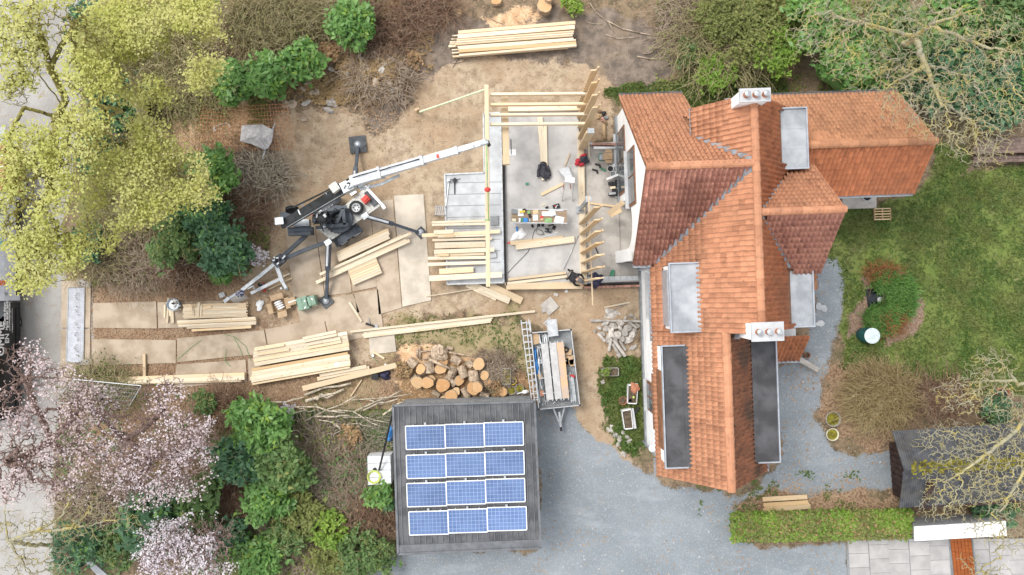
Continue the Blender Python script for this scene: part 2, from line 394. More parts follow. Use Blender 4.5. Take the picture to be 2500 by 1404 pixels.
idx = np.arange(sh[0]*sh[1]).reshape(sh)
Q = np.stack((idx[:-1, :-1], idx[1:, :-1], idx[1:, 1:], idx[:-1, 1:]), -1).reshape(-1, 4)
def cellmean(a): return ((a[:-1, :-1]+a[1:, :-1]+a[1:, 1:]+a[:-1, 1:])/4).ravel()
cls = np.zeros(len(Q), int)
for i, k in ((1, 'lawn'), (2, 'gravel'), (3, 'road')): cls[cellmean(WT[k]) > 0.5] = i
cls[(cellmean(WT['bed']) > .5)] = 0

m, nt, N, L = nodes('ground')
p = wpos(nt)
def vor(scale, rnd_=1.0):
    v = N.new('ShaderNodeTexVoronoi'); v.inputs['Scale'].default_value = scale; v.inputs['Randomness'].default_value = rnd_; L.new(p, v.inputs['Vector']); return v
n_lo = noise(nt, p, 0.35, 4); n_md = noise(nt, p, 2.2, 5, 0.65); n_hi = noise(nt, p, 11.0, 5, 0.7); n_ff = noise(nt, p, 34.0, 3, 0.7)
vl = vor(13.0); sep = N.new('ShaderNodeSeparateColor'); L.new(vl.outputs['Color'], sep.inputs[0]); vr = sep.outputs[0]
vs_ = vor(26.0); sep2 = N.new('ShaderNodeSeparateColor'); L.new(vs_.outputs['Color'], sep2.inputs[0]); vr2 = sep2.outputs[0]
def two(c1, c2, f, lo=.35, hi=.65): return mixc(nt, c1, c2, ramp(nt, f, 0, 1, lo, hi))
def speck(col, f, lo, hi, k=0.6, c=None):
    return mixc(nt, col, c if c else mixc(nt, col, (0, 0, 0), 1-k), ramp(nt, f, 0, 1, lo, hi))
# forest floor (default)
col = two((.115, .088, .06), (.25, .185, .12), n_md)
col = mixc(nt, col, (.30, .205, .13), math2(nt, 'MULTIPLY', ramp(nt, vr, 0, 1, .6, .9), .7))
col = mixc(nt, col, (.11, .12, .05), math2(nt, 'MULTIPLY', ramp(nt, n_lo, 0, 1, .5, .7), .5))
LAY = {}
c = two((.20, .125, .078), (.38, .265, .17), vr, .1, .9); c = mixc(nt, c, (.16, .115, .08), ramp(nt, n_hi, .65, 0, .3, .5)); LAY['litter'] = mixc(nt, c, (.30, .22, .145), ramp(nt, n_md, 0, .55, .5, .7))
c = two((.13, .105, .085), (.25, .20, .16), n_md); LAY['soil'] = mixc(nt, mixc(nt, c, (.30, .22, .14), ramp(nt, n_lo, 0, .75, .5, .7)), (.09, .07, .055), ramp(nt, n_hi, .55, 0, .28, .45))
c = two((.27, .20, .135), (.46, .365, .26), n_md, .3, .62); c = mixc(nt, c, (.37, .26, .165), ramp(nt, n_lo, 0, .75, .42, .62)); c = mixc(nt, c, (.52, .40, .265), ramp(nt, noise(nt, mapping(nt, p, (1, 2.6, 1)), 1.1, 6, .7), 0, .7, .55, .72)); LAY['sand'] = mixc(nt, c, (.16, .10, .06), ramp(nt, n_hi, .75, 0, .30, .46))
LAY['sawdust'] = mixc(nt, two((.50, .31, .17), (.68, .49, .31), n_md), (.40, .23, .12), ramp(nt, vr2, 0, .6, .7, .95))
c = two((.13, .125, .045), (.33, .265, .15), n_md, .3, .58); LAY['moss'] = mixc(nt, c, (.40, .31, .20), ramp(nt, vr2, 0, .6, .65, .95))
LAY['grass'] = two((.06, .095, .025), (.19, .19, .08), n_hi)
c = two((.095, .145, .032), (.16, .205, .052), n_md, .3, .7); c = mixc(nt, c, (.22, .23, .08), ramp(nt, n_lo, 0, .55, .3, .8)); c = mixc(nt, c, (.045, .07, .016), ramp(nt, n_hi, .45, 0, .3, .46)); LAY['lawn'] = mixc(nt, c, (.24, .20, .12), math2(nt, 'MULTIPLY', ramp(nt, noise(nt, p, 0.8, 6, .7), 0, 1, .5, .8), .7))
LAY['bed'] = two((.16, .105, .075), (.28, .20, .15), n_hi, .3, .65)
c = two((.20, .225, .245), (.275, .30, .32), n_lo, .25, .75); c = mixc(nt, c, (.14, .155, .165), ramp(nt, n_ff, .65, 0, .32, .5)); c = mixc(nt, c, (.40, .42, .43), ramp(nt, vr2, 0, .5, .78, 1.0)); c = mixc(nt, c, (.35, .375, .395), ramp(nt, noise(nt, mapping(nt, p, (.5, 1.4, 1)), .8, 5), 0, .6, .5, .75)); LAY['gravel'] = mixc(nt, c, (.26, .235, .19), ramp(nt, n_md, 0, .6, .54, .74))
c = two((.30, .285, .265), (.40, .385, .365), n_lo); LAY['road'] = mixc(nt, c, (.29, .225, .16), ramp(nt, n_md, 0, .6, .5, .75))
edge = math2(nt, 'MULTIPLY_ADD', n_hi, 0.8); edge.node.inputs[2].default_value = -0.4
edge2 = math2(nt, 'MULTIPLY_ADD', n_md, 0.7); edge2.node.inputs[2].default_value = -0.35
for k in ('litter', 'soil', 'sand', 'sawdust', 'moss', 'grass', 'road', 'lawn', 'gravel', 'bed'):
    w = math2(nt, 'ADD', math2(nt, 'ADD', attr(nt, 'w_'+k), edge), edge2)
    col = mixc(nt, col, LAY[k], ramp(nt, w, 0, 1, .38, .62))
hb = math2(nt, 'ADD', math2(nt, 'MULTIPLY', n_hi, 1.0), math2(nt, 'MULTIPLY', vr2, 0.35))
finish(nt, col, 0.95, 0, hb, 0.55, 0.05, 0.12)
GV = np.stack((GX, GY, GZ), -1).reshape(-1, 3)
for ci, nm, lab in ((0, 'ground', None), (1, 'lawn', None), (2, 'gravel_driveway', None), (3, 'road', None)):
    q = Q[cls == ci]; used, inv = np.unique(q, return_inverse=True)
    me = fastmesh(nm, GV[used], inv.reshape(-1, 4), 'ground', True)
    for k in WT:
        a = me.attributes.new('w_'+k, 'FLOAT', 'POINT'); a.data.foreach_set('value', WT[k].ravel()[used].astype(np.float32))
    o = bpy.data.objects.new(nm, me); place(o, None, (0, 0, 0)); tag(o, kind='structure')

# ------------------------------------------------------------------ shared materials
TIMB = (.74, .63, .47)
woodmat('timber', TIMB); woodmat('timber_warm', (.66, .50, .31)); woodmat('old_wood', (.30, .22, .15), .7, .2); woodmat('stained_wood', (.42, .30, .17), .75, .15)
pmat('white_render', (.80, .80, .79), .05, 1.5, .85, bump=.05)
pmat('plinth', (.22, .23, .235), .15, 3, .9)
pmat('zinc', (.34, .365, .39), .22, 1.1, .5, .3, c2=(.47, .49, .51), lo=.3, hi=.7)
pmat('zinc_edge', (.42, .45, .49), .12, 3, .4, .5)
pmat('bitumen', (.075, .075, .08), .3, 1.2, .85, bump=.1)
pmat('lead', (.21, .22, .235), .2, 3, .6, .2)
pmat('brown_frame', (.20, .095, .05), .2, 4, .6)
pmat('glass_dark', (.10, .11, .12), .3, 2, .1)
pmat('concrete', (.45, .435, .415), .14, 1.1, .9, bump=.1, bscale=25)
pmat('concrete_light', (.45, .46, .468), .14, 1.4, .88, bump=.1)
pmat('concrete_dirty', (.40, .37, .335), .2, 1.4, .9, bump=.15)
pmat('steel_grey', (.34, .36, .38), .15, 4, .4, .7)
pmat('galv', (.42, .44, .45), .18, 6, .42, .55)
pmat('alu', (.52, .53, .54), .10, 5, .4, .45)
pmat('black', (.022, .022, .025), .4, 5, .55)
pmat('white_paint', (.74, .74, .735), .05, 3, .5)
pmat('red', (.55, .06, .045), .15, 3, .55)
pmat('blue', (.04, .19, .48), .3, 6, .5)
pmat('yellow', (.62, .45, .05), .15, 4, .5)
pmat('green_plastic', (.06, .22, .13), .2, 4, .5)
pmat('cardboard', (.44, .31, .19), .10, 5, .85)
pmat('terracotta', (.38, .16, .09), .2, 5, .8)
pmat('brick', (.36, .20, .155), .22, 9, .9, orand=.2)
def tilemat(name, c, c2, dark, moss=.35):
    m, nt, N, L = nodes(name)
    g = N.new('ShaderNodeNewGeometry'); oi = N.new('ShaderNodeObjectInfo')
    r = math2(nt, 'FRACT', math2(nt, 'ADD', g.outputs['Random Per Island'], math2(nt, 'MULTIPLY', oi.outputs['Random'], 7.31)), 0)
    p = g.outputs['Position']
    col = mixc(nt, scl(c, 1.06), scl(c2, .95), r)
    col = mixc(nt, col, scl(c, 1.2), math2(nt, 'MULTIPLY', math2(nt, 'GREATER_THAN', r, .92), .6)); col = mixc(nt, scl(c2, .85), col, math2(nt, 'GREATER_THAN', r, .07))
    n1 = noise(nt, p, 0.55, 5, .65); n2 = noise(nt, p, 6.0, 5, .7); n3 = noise(nt, p, 22.0, 4, .7)
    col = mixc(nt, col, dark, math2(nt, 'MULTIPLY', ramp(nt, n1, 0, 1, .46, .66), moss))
    col = mixc(nt, col, scl(dark, .8), math2(nt, 'MULTIPLY', ramp(nt, n2, 0, 1, .5, .72), .65))
    col = mixc(nt, col, (.34, .30, .24), math2(nt, 'MULTIPLY', ramp(nt, n3, 0, 1, .58, .75), .42))
    finish(nt, col, .85, 0, n3, .2, .01, .2)
tilemat('tile_orange', (.49, .238, .135), (.42, .192, .108), (.24, .125, .075), .32)
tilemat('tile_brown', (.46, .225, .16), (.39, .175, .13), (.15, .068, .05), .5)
tilemat('tile_rust', (.47, .18, .085), (.38, .14, .068), (.22, .10, .06), .45)
tilemat('tile_tan', (.48, .235, .125), (.39, .185, .10), (.27, .14, .08), .4)
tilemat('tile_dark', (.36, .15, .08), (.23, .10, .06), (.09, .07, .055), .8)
# ------------------------------------------------------------------ roofs
TPX = [0.0, .04, .082, .12, .152, .188]; TPZ = [.022, .0, .0, .048, .06, .022]
def tile_template():
    v = []
    for b, dz in ((0.0, .004), (0.0, .052), (.33, .004)):
        for x, z in zip(TPX, TPZ): v.append((x, b, z+dz if dz != .004 or b > 0 else z*0.6-.004))
    f = [(i, i+1, 7+i, 6+i) for i in range(5)] + [(6+i, 7+i, 13+i, 12+i) for i in range(5)]
    return np.array(v), f
TV, TF = tile_template(); TW, TE = .18, .265
TILE_ME = {}
def plane_tiles(O, A, B, la, lb, inside, mat, a0=0.0):
    """O eave corner, A unit along the eave, B unit up the slope; returns list of (origin, A, B, Nrm, mat)"""
    A = np.array(A, float); B = np.array(B, float); Nn = np.cross(A, B); out = []
    na = int(la/TW+.5); nb = int(math.ceil(lb/TE)); wa = la/na
    for j in range(nb):
        for i in range(na):
            a, b = i*wa, j*TE
            c = np.array(O)+A*(a+wa/2)+B*(b+TE/2)
            if b+TE*0.6 > lb or not inside(c): continue
            out.append((np.array(O)+A*a+B*b+Nn*0.02, A*(wa/TW), B, Nn, mat))
    return out
def put_tiles(tiles, parent, seed, nmax=300):
    """the largest-showing tiles as single objects, the rest joined"""
    g = RNG(seed); key = []
    for t in tiles:
        c = t[0]+t[1]*.1+t[2]*.15; d = np.array((0, 0, CAMH))-c
        key.append((t[3]@d)/np.linalg.norm(d)**3 * (1 if (abs(c[0]) < 22.5) else .2))
    order = np.argsort(-np.array(key)); single = set(order[:nmax].tolist())
    V, F, MI = {}, {}, 0; grp = {}
    for k, (o, a, b, n, m) in enumerate(tiles):
        jit = g.normal(size=3)*.004; bb = b+n*g.normal()*.006; aa = a+b*g.normal()*.006
        if k in single:
            if m not in TILE_ME: TILE_ME[m] = rawmesh('tile', TV, TF, m, smooth=False)
            ob = bpy.data.objects.new('tile', TILE_ME[m]); place(ob, parent, o+jit)
            a_, b_, n_ = a, b, n
            M = Matrix(((a_[0], b_[0], n_[0]), (a_[1], b_[1], n_[1]), (a_[2], b_[2], n_[2])))
            ob.rotation_euler = M.to_euler()
            s_ = float(np.linalg.norm(a)); ob.scale = (s_, 1, 1)
            M = Matrix(((a_[0]/s_, b_[0], n_[0]), (a_[1]/s_, b_[1], n_[1]), (a_[2]/s_, b_[2], n_[2]))); ob.rotation_euler = M.to_euler()
        else: grp.setdefault(m, []).append(o+jit+TV[:, 0:1]*aa+TV[:, 1:2]*bb+TV[:, 2:3]*n)
    f0 = np.array(TF)
    for m, vs in grp.items():
        v = np.concatenate(vs); f = np.concatenate([f0+i*len(TV) for i in range(len(vs))])
        fastobj('tile_field', v, f, m, parent, kind='stuff')
def ridge_caps(p0, p1, parent, mat, r=.13, step=.36):
    p0 = np.array(p0); p1 = np.array(p1); L = np.linalg.norm(p1-p0); n = max(2, int(L/step)); d = (p1-p0)/L
    s = np.cross(d, (0, 0, 1.)); s /= np.linalg.norm(s); me = None
    for i in range(n):
        mb = MB(); a = p0+d*(L*i/n-.02); b = p0+d*(L*(i+1)/n+.03); vs = []
        for q, rr in ((a, r), (b, r*1.14)):
            for k in range(7):
                t = math.pi*(k/6*1.1-.05); vs.append(q+s*math.cos(t)*rr+np.array((0, 0, 1))*(math.sin(t)*rr*.85-.03))
        mb.add(vs, [(k, k+1, 8+k, 7+k) for k in range(6)] + [tuple(range(6, -1, -1)), tuple(range(7, 14))])
        if i == 0: me = rawmesh('ridge_tile', np.array(mb.v)-a, mb.f, mat); 
        o = bpy.data.objects.new('ridge_tile', me); place(o, parent, a)
def slab3(name, pts, th, mat, parent, **kw):
    """thin sheet through 3D points"""
    pts = [np.array(p) for p in pts]; n = np.cross(pts[1]-pts[0], pts[2]-pts[0]); n /= np.linalg.norm(n)
    if n[2] < 0: pts = pts[::-1]; n = -n
    return build(name, MB().extr([p-n*th for p in pts], n*th), mat, parent, **kw)
def box_uv(mb, u0, u1, v0, v1, z0, z1):
    return mb.prism([UV(u0, v0), UV(u1, v0), UV(u1, v1), UV(u0, v1)], z0, z1)
EU, EV = UV(1, 0)-UV(0, 0), UV(0, 1)-UV(0, 0); EZ = np.array((0, 0, 1.))
def gutter(name, a, b, parent, mat='zinc_edge', w=.12):
    a = np.array(a); b = np.array(b); d = (b-a)/np.linalg.norm(b-a); s = np.cross(d, EZ); mb = MB()
    for off, hh, ww in ((0, .012, w), (w/2, .07, .012), (-w/2, .07, .012)):
        mb.beam(a+s*off+EZ*(hh/2), b+s*off+EZ*(hh/2), ww, hh)
    mb.box(a+EZ*.035, (.012, w, .07), math.atan2(d[1], d[0])); mb.box(b+EZ*.035, (.012, w, .07), math.atan2(d[1], d[0]))
    return build(name, mb, mat, parent)

# ------------------------------------------------------------------ the house
house = thing('house', UV(8, 0, 0), 'white rendered house with orange tiled gabled roofs, two white chimneys and flat dormers', 'house')
RU, RZ = 8.54, 8.0; MWU, EZ0 = 5.5, 4.5            # main ridge, west eave
MS = (RZ-EZ0)/(RU-MWU)                             # main slope
GV0, GVU = 4.0, 4.77; GNV, GNZ, GSV, GSZ = 7.85, 2.6, .75, 4.63   # west gable ridge, verge, eaves
GNS, GSS = (RZ-GNZ)/(GNV-GV0), (RZ-GSZ)/(GV0-GSV)
EVR, EUE, EZR = 2.31, 11.62, 7.88; ENV, ENZ, ESV, ESZ = 4.22, 5.45, .2, 5.72   # east gable
ENS, ESS = (EZR-ENZ)/(ENV-EVR), (EZR-ESZ)/(EVR-ESV)
SRU, SRZ, SEZ, SWU, SEU, SV0 = 7.633, 6.9, 4.4, 5.5, 9.76, -7.6  # south wing
SSL = (SRZ-SEZ)/(SRU-SWU); MV0, MV1 = -1.9, 6.4
zmw = lambda u: RZ-MS*(RU-u); zme = lambda u: RZ-MS*(u-RU)
zgn = lambda v: RZ-GNS*(v-GV0); zgs = lambda v: RZ-GSS*(GV0-v)
zen = lambda v: EZR-ENS*(v-EVR); zes = lambda v: EZR-ESS*(EVR-v)
def huv(p): return p[0]*CT+p[1]*ST, -p[0]*ST+p[1]*CT
DOR = [(5.82, 7.05, -1.86, .68), (5.6, 6.5, -7.05, -2.35), (9.1, 10.1, -7.05, -2.3), (9.85, 11.2, 4.1, 6.3), (10.1, 11.3, -1.85, .7)]
def indor(u, v, k=.08): return any(a+k < u < b-k and c+k < v < d-k for a, b, c, d in DOR)
T = []
# main west plane
def f_mw(c):
    u, v = huv(c); z = c[2]
    if v > GV0 and (zgn(v) > z-.09 or u < 6.93): return False
    if GSV-.1 < v <= GV0 and zgs(v) > z-.09: return False
    return MV0 < v < MV1 and not indor(u, v)
sl = math.hypot(1, MS)
T += plane_tiles(UV(MWU, MV1, EZ0), -EV, (EU+EZ*MS)/sl, MV1-MV0, (RU-MWU)*sl, f_mw, 'tile_orange')
def f_me(c):
    u, v = huv(c); z = c[2]
    if EVR < v < ENV+.4 and zen(v) > z-.09: return False
    if ESV < v <= EVR and zes(v) > z-.09: return False
    return not indor(u, v)
T += plane_tiles(UV(11.5, MV0, zme(11.5)), EV, (-EU+EZ*MS)/sl, MV1-MV0, (11.5-RU)*sl, f_me, 'tile_rust')
# west gable
def f_gn(c):
    u, v = huv(c); z = c[2]
    if u > 7.42 and v > 5.9: return False
    if u > 7.0 and v > 6.35: return u < 7.42
    return not (zmw(u) > z-.09 and u > 6.93 and v < MV1)
sn = math.hypot(1, GNS)
T += plane_tiles(UV(8.5, GNV, GNZ), -EU, (-EV+EZ*GNS)/sn, 8.5-GVU, (GNV-GV0)*sn, f_gn, 'tile_orange')
ss = math.hypot(1, GSS)
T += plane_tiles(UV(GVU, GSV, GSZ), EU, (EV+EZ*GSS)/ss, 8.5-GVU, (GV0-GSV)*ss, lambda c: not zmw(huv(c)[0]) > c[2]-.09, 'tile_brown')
# east gable
sn2 = math.hypot(1, ENS)
T += plane_tiles(UV(EUE, ENV, ENZ), -EU, (-EV+EZ*ENS)/sn2, EUE-8.6, (ENV-EVR)*sn2, lambda c: not zme(huv(c)[0]) > c[2]-.09, 'tile_orange')
ss2 = math.hypot(1, ESS)
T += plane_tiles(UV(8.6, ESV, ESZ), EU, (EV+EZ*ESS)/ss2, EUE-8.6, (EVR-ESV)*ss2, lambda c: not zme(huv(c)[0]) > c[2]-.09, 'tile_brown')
# south wing
s3 = math.hypot(1, SSL)
f_s = lambda c: not indor(*huv(c))
T += plane_tiles(UV(SWU, MV0-.02, SEZ), -EV, (EU+EZ*SSL)/s3, MV0-.02-SV0, (SRU-SWU)*s3, f_s, 'tile_orange')
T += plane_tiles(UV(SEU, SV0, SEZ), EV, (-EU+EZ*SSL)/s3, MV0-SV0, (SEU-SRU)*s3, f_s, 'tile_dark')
# lean-to roofs on the east side
sq = math.hypot(1, 1.1)
T += plane_tiles(UV(9.8, -3.42, 2.7), EU, (EV+EZ*1.1)/sq, 2.1, 1.0*sq, lambda c: True, 'tile_rust')
T += plane_tiles(UV(12.75, -.55, 2.6), EV, (-EU+EZ*.9)/math.hypot(1, .9), .95, 1.3, lambda c: True, 'tile_tan')
roof = build('roof', MB().box(UV(RU, 2, RZ-.35), (.1, 8.0, .16), TH), 'brown_frame', house)   # ridge beam; carries boards and tiles
def rb(pts): return slab3('roof_boarding', pts, .07, 'brown_frame', roof)
Uz = lambda u, v, z: UV(u, v, z-.03)
vN = lambda u: GV0+(RZ-zmw(u))/GNS; vS = lambda u: GV0-(RZ-zmw(u))/GSS
uS = lambda v: RU-(RZ-zgs(v))/MS
rb([Uz(RU, MV1, RZ), Uz(6.93, MV1, zmw(6.93)), Uz(6.93, vN(6.93), zmw(6.93)), Uz(RU, GV0, RZ)])
rb([Uz(RU, MV0, RZ), Uz(RU, GV0, RZ), Uz(uS(GSV), GSV, GSZ), Uz(MWU, GSV, EZ0), Uz(MWU, MV0, EZ0)])
rb([Uz(RU, MV1, RZ), Uz(RU, MV0, RZ), Uz(11.5, MV0, zme(11.5)), Uz(11.5, MV1, zme(11.5))])
rb([Uz(GVU, GNV, GNZ), Uz(7.42, GNV, GNZ), Uz(7.42, 6.3, zgn(6.3)), Uz(6.93, vN(6.93), zmw(6.93)), Uz(RU, GV0, RZ), Uz(GVU, GV0, RZ)])
rb([Uz(GVU, GSV, GSZ), Uz(GVU, GV0, RZ), Uz(RU, GV0, RZ), Uz(uS(GSV), GSV, GSZ)])
rb([Uz(8.7, EVR, EZR), Uz(EUE, EVR, EZR), Uz(EUE, ENV, ENZ), Uz(8.7, ENV, ENZ)])
rb([Uz(8.7, EVR, EZR), Uz(EUE, EVR, EZR), Uz(EUE, ESV, ESZ), Uz(8.7, ESV, ESZ)])
rb([Uz(SRU, MV0, SRZ), Uz(SRU, SV0, SRZ), Uz(SWU, SV0, SEZ), Uz(SWU, MV0, SEZ)])
rb([Uz(SRU, MV0, SRZ), Uz(SRU, SV0, SRZ), Uz(SEU, SV0, SEZ), Uz(SEU, MV0, SEZ)])
rb([Uz(9.8, -3.42, 2.7), Uz(11.9, -3.42, 2.7), Uz(11.9, -2.42, 3.8), Uz(9.8, -2.42, 3.8)])
rb([Uz(12.75, -.55, 2.6), Uz(12.75, .4, 2.6), Uz(11.7, .4, 3.55), Uz(11.7, -.55, 3.55)])
put_tiles(T, roof, 3)
ridge_caps(UV(RU, MV1-.1, RZ+.07), UV(RU, MV0+.1, RZ+.07), roof, 'tile_orange')
ridge_caps(UV(GVU, GV0, RZ+.07), UV(RU-.1, GV0, RZ+.07), roof, 'tile_orange')
ridge_caps(UV(EUE, EVR, EZR+.07), UV(RU+.1, EVR, EZR+.07), roof, 'tile_orange')
ridge_caps(UV(SRU, SV0, SRZ+.07), UV(SRU, MV0, SRZ+.07), roof, 'tile_orange', .15)
def valley(a, b, w=.30, mat='lead'):
    build('valley_lead', MB().beam(np.array(a)+EZ*.12, np.array(b)+EZ*.12, w, .03), mat, roof)
valley(UV(6.93, vN(6.93), zmw(6.93)), UV(RU-.15, GV0+.1, RZ-.1))
valley(UV(uS(GSV), GSV, GSZ), UV(RU-.12, GV0-.12, RZ-.12))
uN2 = RU+(RZ-ENZ)/MS; valley(UV(min(uN2, 10.0), EVR+(EZR-zme(10.0))/ENS, zme(10.0)), UV(RU+.15, EVR+.1, EZR-.1), .2)
valley(UV(10.35, EVR-(EZR-zme(10.35))/ESS, zme(10.35)), UV(RU+.15, EVR-.1, EZR-.1), .12)
# walls
mb = MB()
box_uv(mb, 5.86, 11.1, MV0+.2, 6.2, -.3, 4.42)
mb.extr([UV(7.1, 6.2, 4.4), UV(11.1, 6.2, 4.4), UV(11.1, 6.2, zme(11.1)-.12), UV(RU, 6.2, RZ-.12), UV(7.1, 6.2, zmw(7.1)-.12)], -EV*.3)
mb.extr([UV(7.1, 5.0, 4.4), UV(7.1, 6.2, 4.4), UV(7.1, 6.2, zmw(7.1)-.1), UV(7.1, 5.0, zmw(7.1)-.1)], EU*.3)
mb.extr([UV(5.9, MV0+.2, 4.4), UV(11.1, MV0+.2, 4.4), UV(11.1, MV0+.2, zme(11.1)-.12), UV(RU, MV0+.2, RZ-.12), UV(5.9, MV0+.2, zmw(5.9)-.12)], EV*.3)
box_uv(mb, 5.86, 9.4, SV0+.25, MV0+.2, -.3, 4.3)
mb.extr([UV(5.86, SV0+.25, 4.2), UV(9.4, SV0+.25, 4.2), UV(9.4, SV0+.25, SEZ+.3), UV(SRU, SV0+.25, SRZ-.12), UV(5.86, SV0+.25, SEZ+.3)], EV*.3)
box_uv(mb, 11.0, 11.4, .5, 3.9, -.3, 5.5)
mb.extr([UV(11.4, .5, 5.4), UV(11.4, 3.9, 5.4), UV(11.4, EVR, EZR-.15)], -EU*.3)
box_uv(mb, 5.3, 7.25, 6.2, 7.5, -.3, 2.9)
build('wall', mb, 'white_render', house)
# west gable wall with arched porch
g0, g1 = 1.5, 3.62
prof = [(.98, -.3), (g0-.0, -.3)]
for k in range(13):
    t = math.pi*(1-k/12); prof.append(((g0+g1)/2+math.cos(t)*(g1-g0)/2, 2.0+math.sin(t)*1.35))
prof += [(g1, -.3), (7.55, -.3), (7.55, zgn(7.55)-.1), (GV0, RZ-.12), (.98, zgs(.98)-.1)]
mb = MB().extr([UV(5.02, v, z) for v, z in prof], EU*.34)
mb.extr([UV(5.02, .98, -.3), UV(6.0, .98, -.3), UV(6.0, .98, GSZ+.1), UV(5.02, .98, GSZ+.1)], EV*.3)
build('gable_wall', mb, 'white_render', house)
mb = MB(); box_uv(mb, 4.93, 5.02, 3.62, 7.6, -.3, .42); box_uv(mb, 4.93, 5.02, .9, 1.5, -.3, .42); box_uv(mb, 5.78, 5.86, SV0+.2, .7, -.3, .35)
build('plinth', mb, 'plinth', house)
# splayed buttress beside the porch
build('buttress', MB().extr([UV(4.72, .95, -.2), UV(5.03, .95, -.2), UV(5.03, .95, 3.0)], EV*.52), 'white_render', house)
def window(u, v0, v1, z0, z1, face=-1, sill=True):
    w = build('window', MB().box(UV(u+face*.02, (v0+v1)/2, (z0+z1)/2), (.06, v1-v0, z1-z0), TH), 'brown_frame', house)
    mb = MB(); n = 2; d = (v1-v0-.12)/n
    for i in range(n): mb.box(UV(u+face*.06, v0+.06+d*(i+.5), (z0+z1)/2), (.03, d-.08, z1-z0-.16), TH)
    build('pane', mb, 'glass_dark', w)
    if sill: build('sill', MB().box(UV(u+face*.09, (v0+v1)/2, z0-.04), (.2, v1-v0+.1, .06), TH), 'concrete_light', w)
window(5.02, 3.15, 5.45, 3.0, 4.5); window(5.02, 3.95, 6.75, .25, 2.3)
window(5.86, -5.6, -4.3, 1.0, 2.3); window(5.86, -1.5, .4, 2.2, 3.8)
# chimneys
def chimney(u, v, z0, z1, su, sv, npots):
    c = build('chimney', MB().box(UV(u, v, (z0+z1)/2), (su, sv, z1-z0), TH), 'white_render', house)
    build('chimney_cap', MB().box(UV(u, v, z1+.045), (su+.1, sv+.1, .09), TH), 'concrete_light', c)
    for i in range(npots):
        du = (i-(npots-1)/2)*su/npots
        build('chimney_pot', MB().lathe(UV(u+du, v, z1+.08), [(.105, 0), (.10, .2), (.08, .2), (.075, .05)], 14, closed=False), 'terracotta', c, smooth=False)
        build('pot_cover', MB().lathe(UV(u+du, v, z1+.28), [(.11, 0), (.10, .04), (.03, .06)], 12), 'galv', c)
    for k in (-1, 1): build('flashing', MB().box(UV(u+k*(su/2+.06), v, z0+.35), (.2, sv+.14, .03), TH, k*.7), 'lead', c)
chimney(8.42, 6.2, 6.9, 8.45, .95, .36, 3); chimney(8.62, -1.8, 6.5, 8.3, 1.0, .55, 3)
# dormers
def dormer(u0, u1, v0, v1, z, top, wallz, side):
    """flat-roofed dormer; side -1 opens west, +1 east"""
    d = build('dormer', box_uv(MB(), u0+.06, u1-.06, v0+.08, v1-.08, wallz, z-.07), 'white_render', house)
    build('dormer_roof', box_uv(MB(), u0, u1, v0, v1, z-.07, z), top, d)
    mb = MB(); e = .05; o = u0 if side < 0 else u1
    mb.beam(UV(o, v0-.02, z+.02), UV(o, v1+.02, z+.02), e, .13)
    for v in (v0, v1): mb.beam(UV(u0 if side < 0 else u0+.1, v, z+.021), UV(u1-.1 if side < 0 else u1, v, z+.021), e, .13)
    build('roof_edging', mb, 'zinc_edge', d)
    mb = MB(); i = u1 if side < 0 else u0
    mb.beam(UV(i+side*.08, v0, z+.03), UV(i+side*.08, v1, z+.03), .2, .02); build('lead_apron', mb, 'bitumen' if top == 'bitumen' else 'zinc', d)
    for k in (1, 2):
        vv = v0+(v1-v0)*k/3; build('roof_seam', MB().beam(UV(u0+.05, vv, z+.004), UV(u1-.1, vv, z+.004), .03, .012), top, d)
    return d
d1 = dormer(5.82, 7.05, -1.86, .68, 6.2, 'zinc', 4.7, -1)
d2 = dormer(5.55, 6.52, -7.0, -2.4, 5.68, 'bitumen', 4.2, -1)
d3 = dormer(9.05, 9.98, -7.0, -2.35, 5.35, 'bitumen', 4.2, 1)
d4 = dormer(9.9, 11.15, 4.05, 6.3, 6.05, 'zinc', 4.4, 1)
d5 = dormer(10.1, 11.3, -1.85, .68, 5.75, 'zinc', 4.0, 1)
for d, u, v0, v1, z0, z1 in ((d1, 5.84, -1.65, .45, 5.0, 5.95), (d2, 5.58, -6.4, -3.4, 4.35, 5.35)):
    w = build('dormer_window', MB().box(UV(u, (v0+v1)/2, (z0+z1)/2), (.09, v1-v0, z1-z0), TH), 'zinc_edge' if u > 5.7 else 'brown_frame', d)
build('dormer_sill', MB().box(UV(5.5, -4.7, 4.32), (.2, 2.2, .06), TH), 'brown_frame', d2)
# gutters and downpipes
gutter('gutter', UV(GVU, GNV+.08, GNZ-.03), UV(7.42, GNV+.08, GNZ-.03), house, 'lead')
gutter('gutter', UV(6.86, 5.35, 6.1), UV(6.86, MV1, 6.1), house)
gutter('gutter', UV(GVU, GSV-.08, GSZ-.05), UV(5.4, GSV-.08, GSZ-.05), house)
gutter('gutter', UV(MWU-.07, -2.3, EZ0-.06), UV(MWU-.07, GSV-.15, EZ0-.06), house)
gutter('gutter', UV(SWU-.07, SV0, SEZ-.06), UV(SWU-.07, -6.95, SEZ-.06), house)
gutter('gutter', UV(SEU+.07, SV0, SEZ-.06), UV(SEU+.07, -2.3, SEZ-.06), house)
gutter('gutter', UV(9.8, -3.5, 2.65), UV(11.95, -3.5, 2.65), house)
gutter('gutter', UV(12.83, -.55, 2.55), UV(12.83, .45, 2.55), house)
for u, v, z in ((5.78, -7.2, 4.2), (5.78, .6, 4.4)):
    build('downpipe', MB().path([UV(u-.28, v, z+.1), UV(u-.06, v, z-.35), UV(u-.06, v, .02)], .045, 8), 'zinc_edge', house)
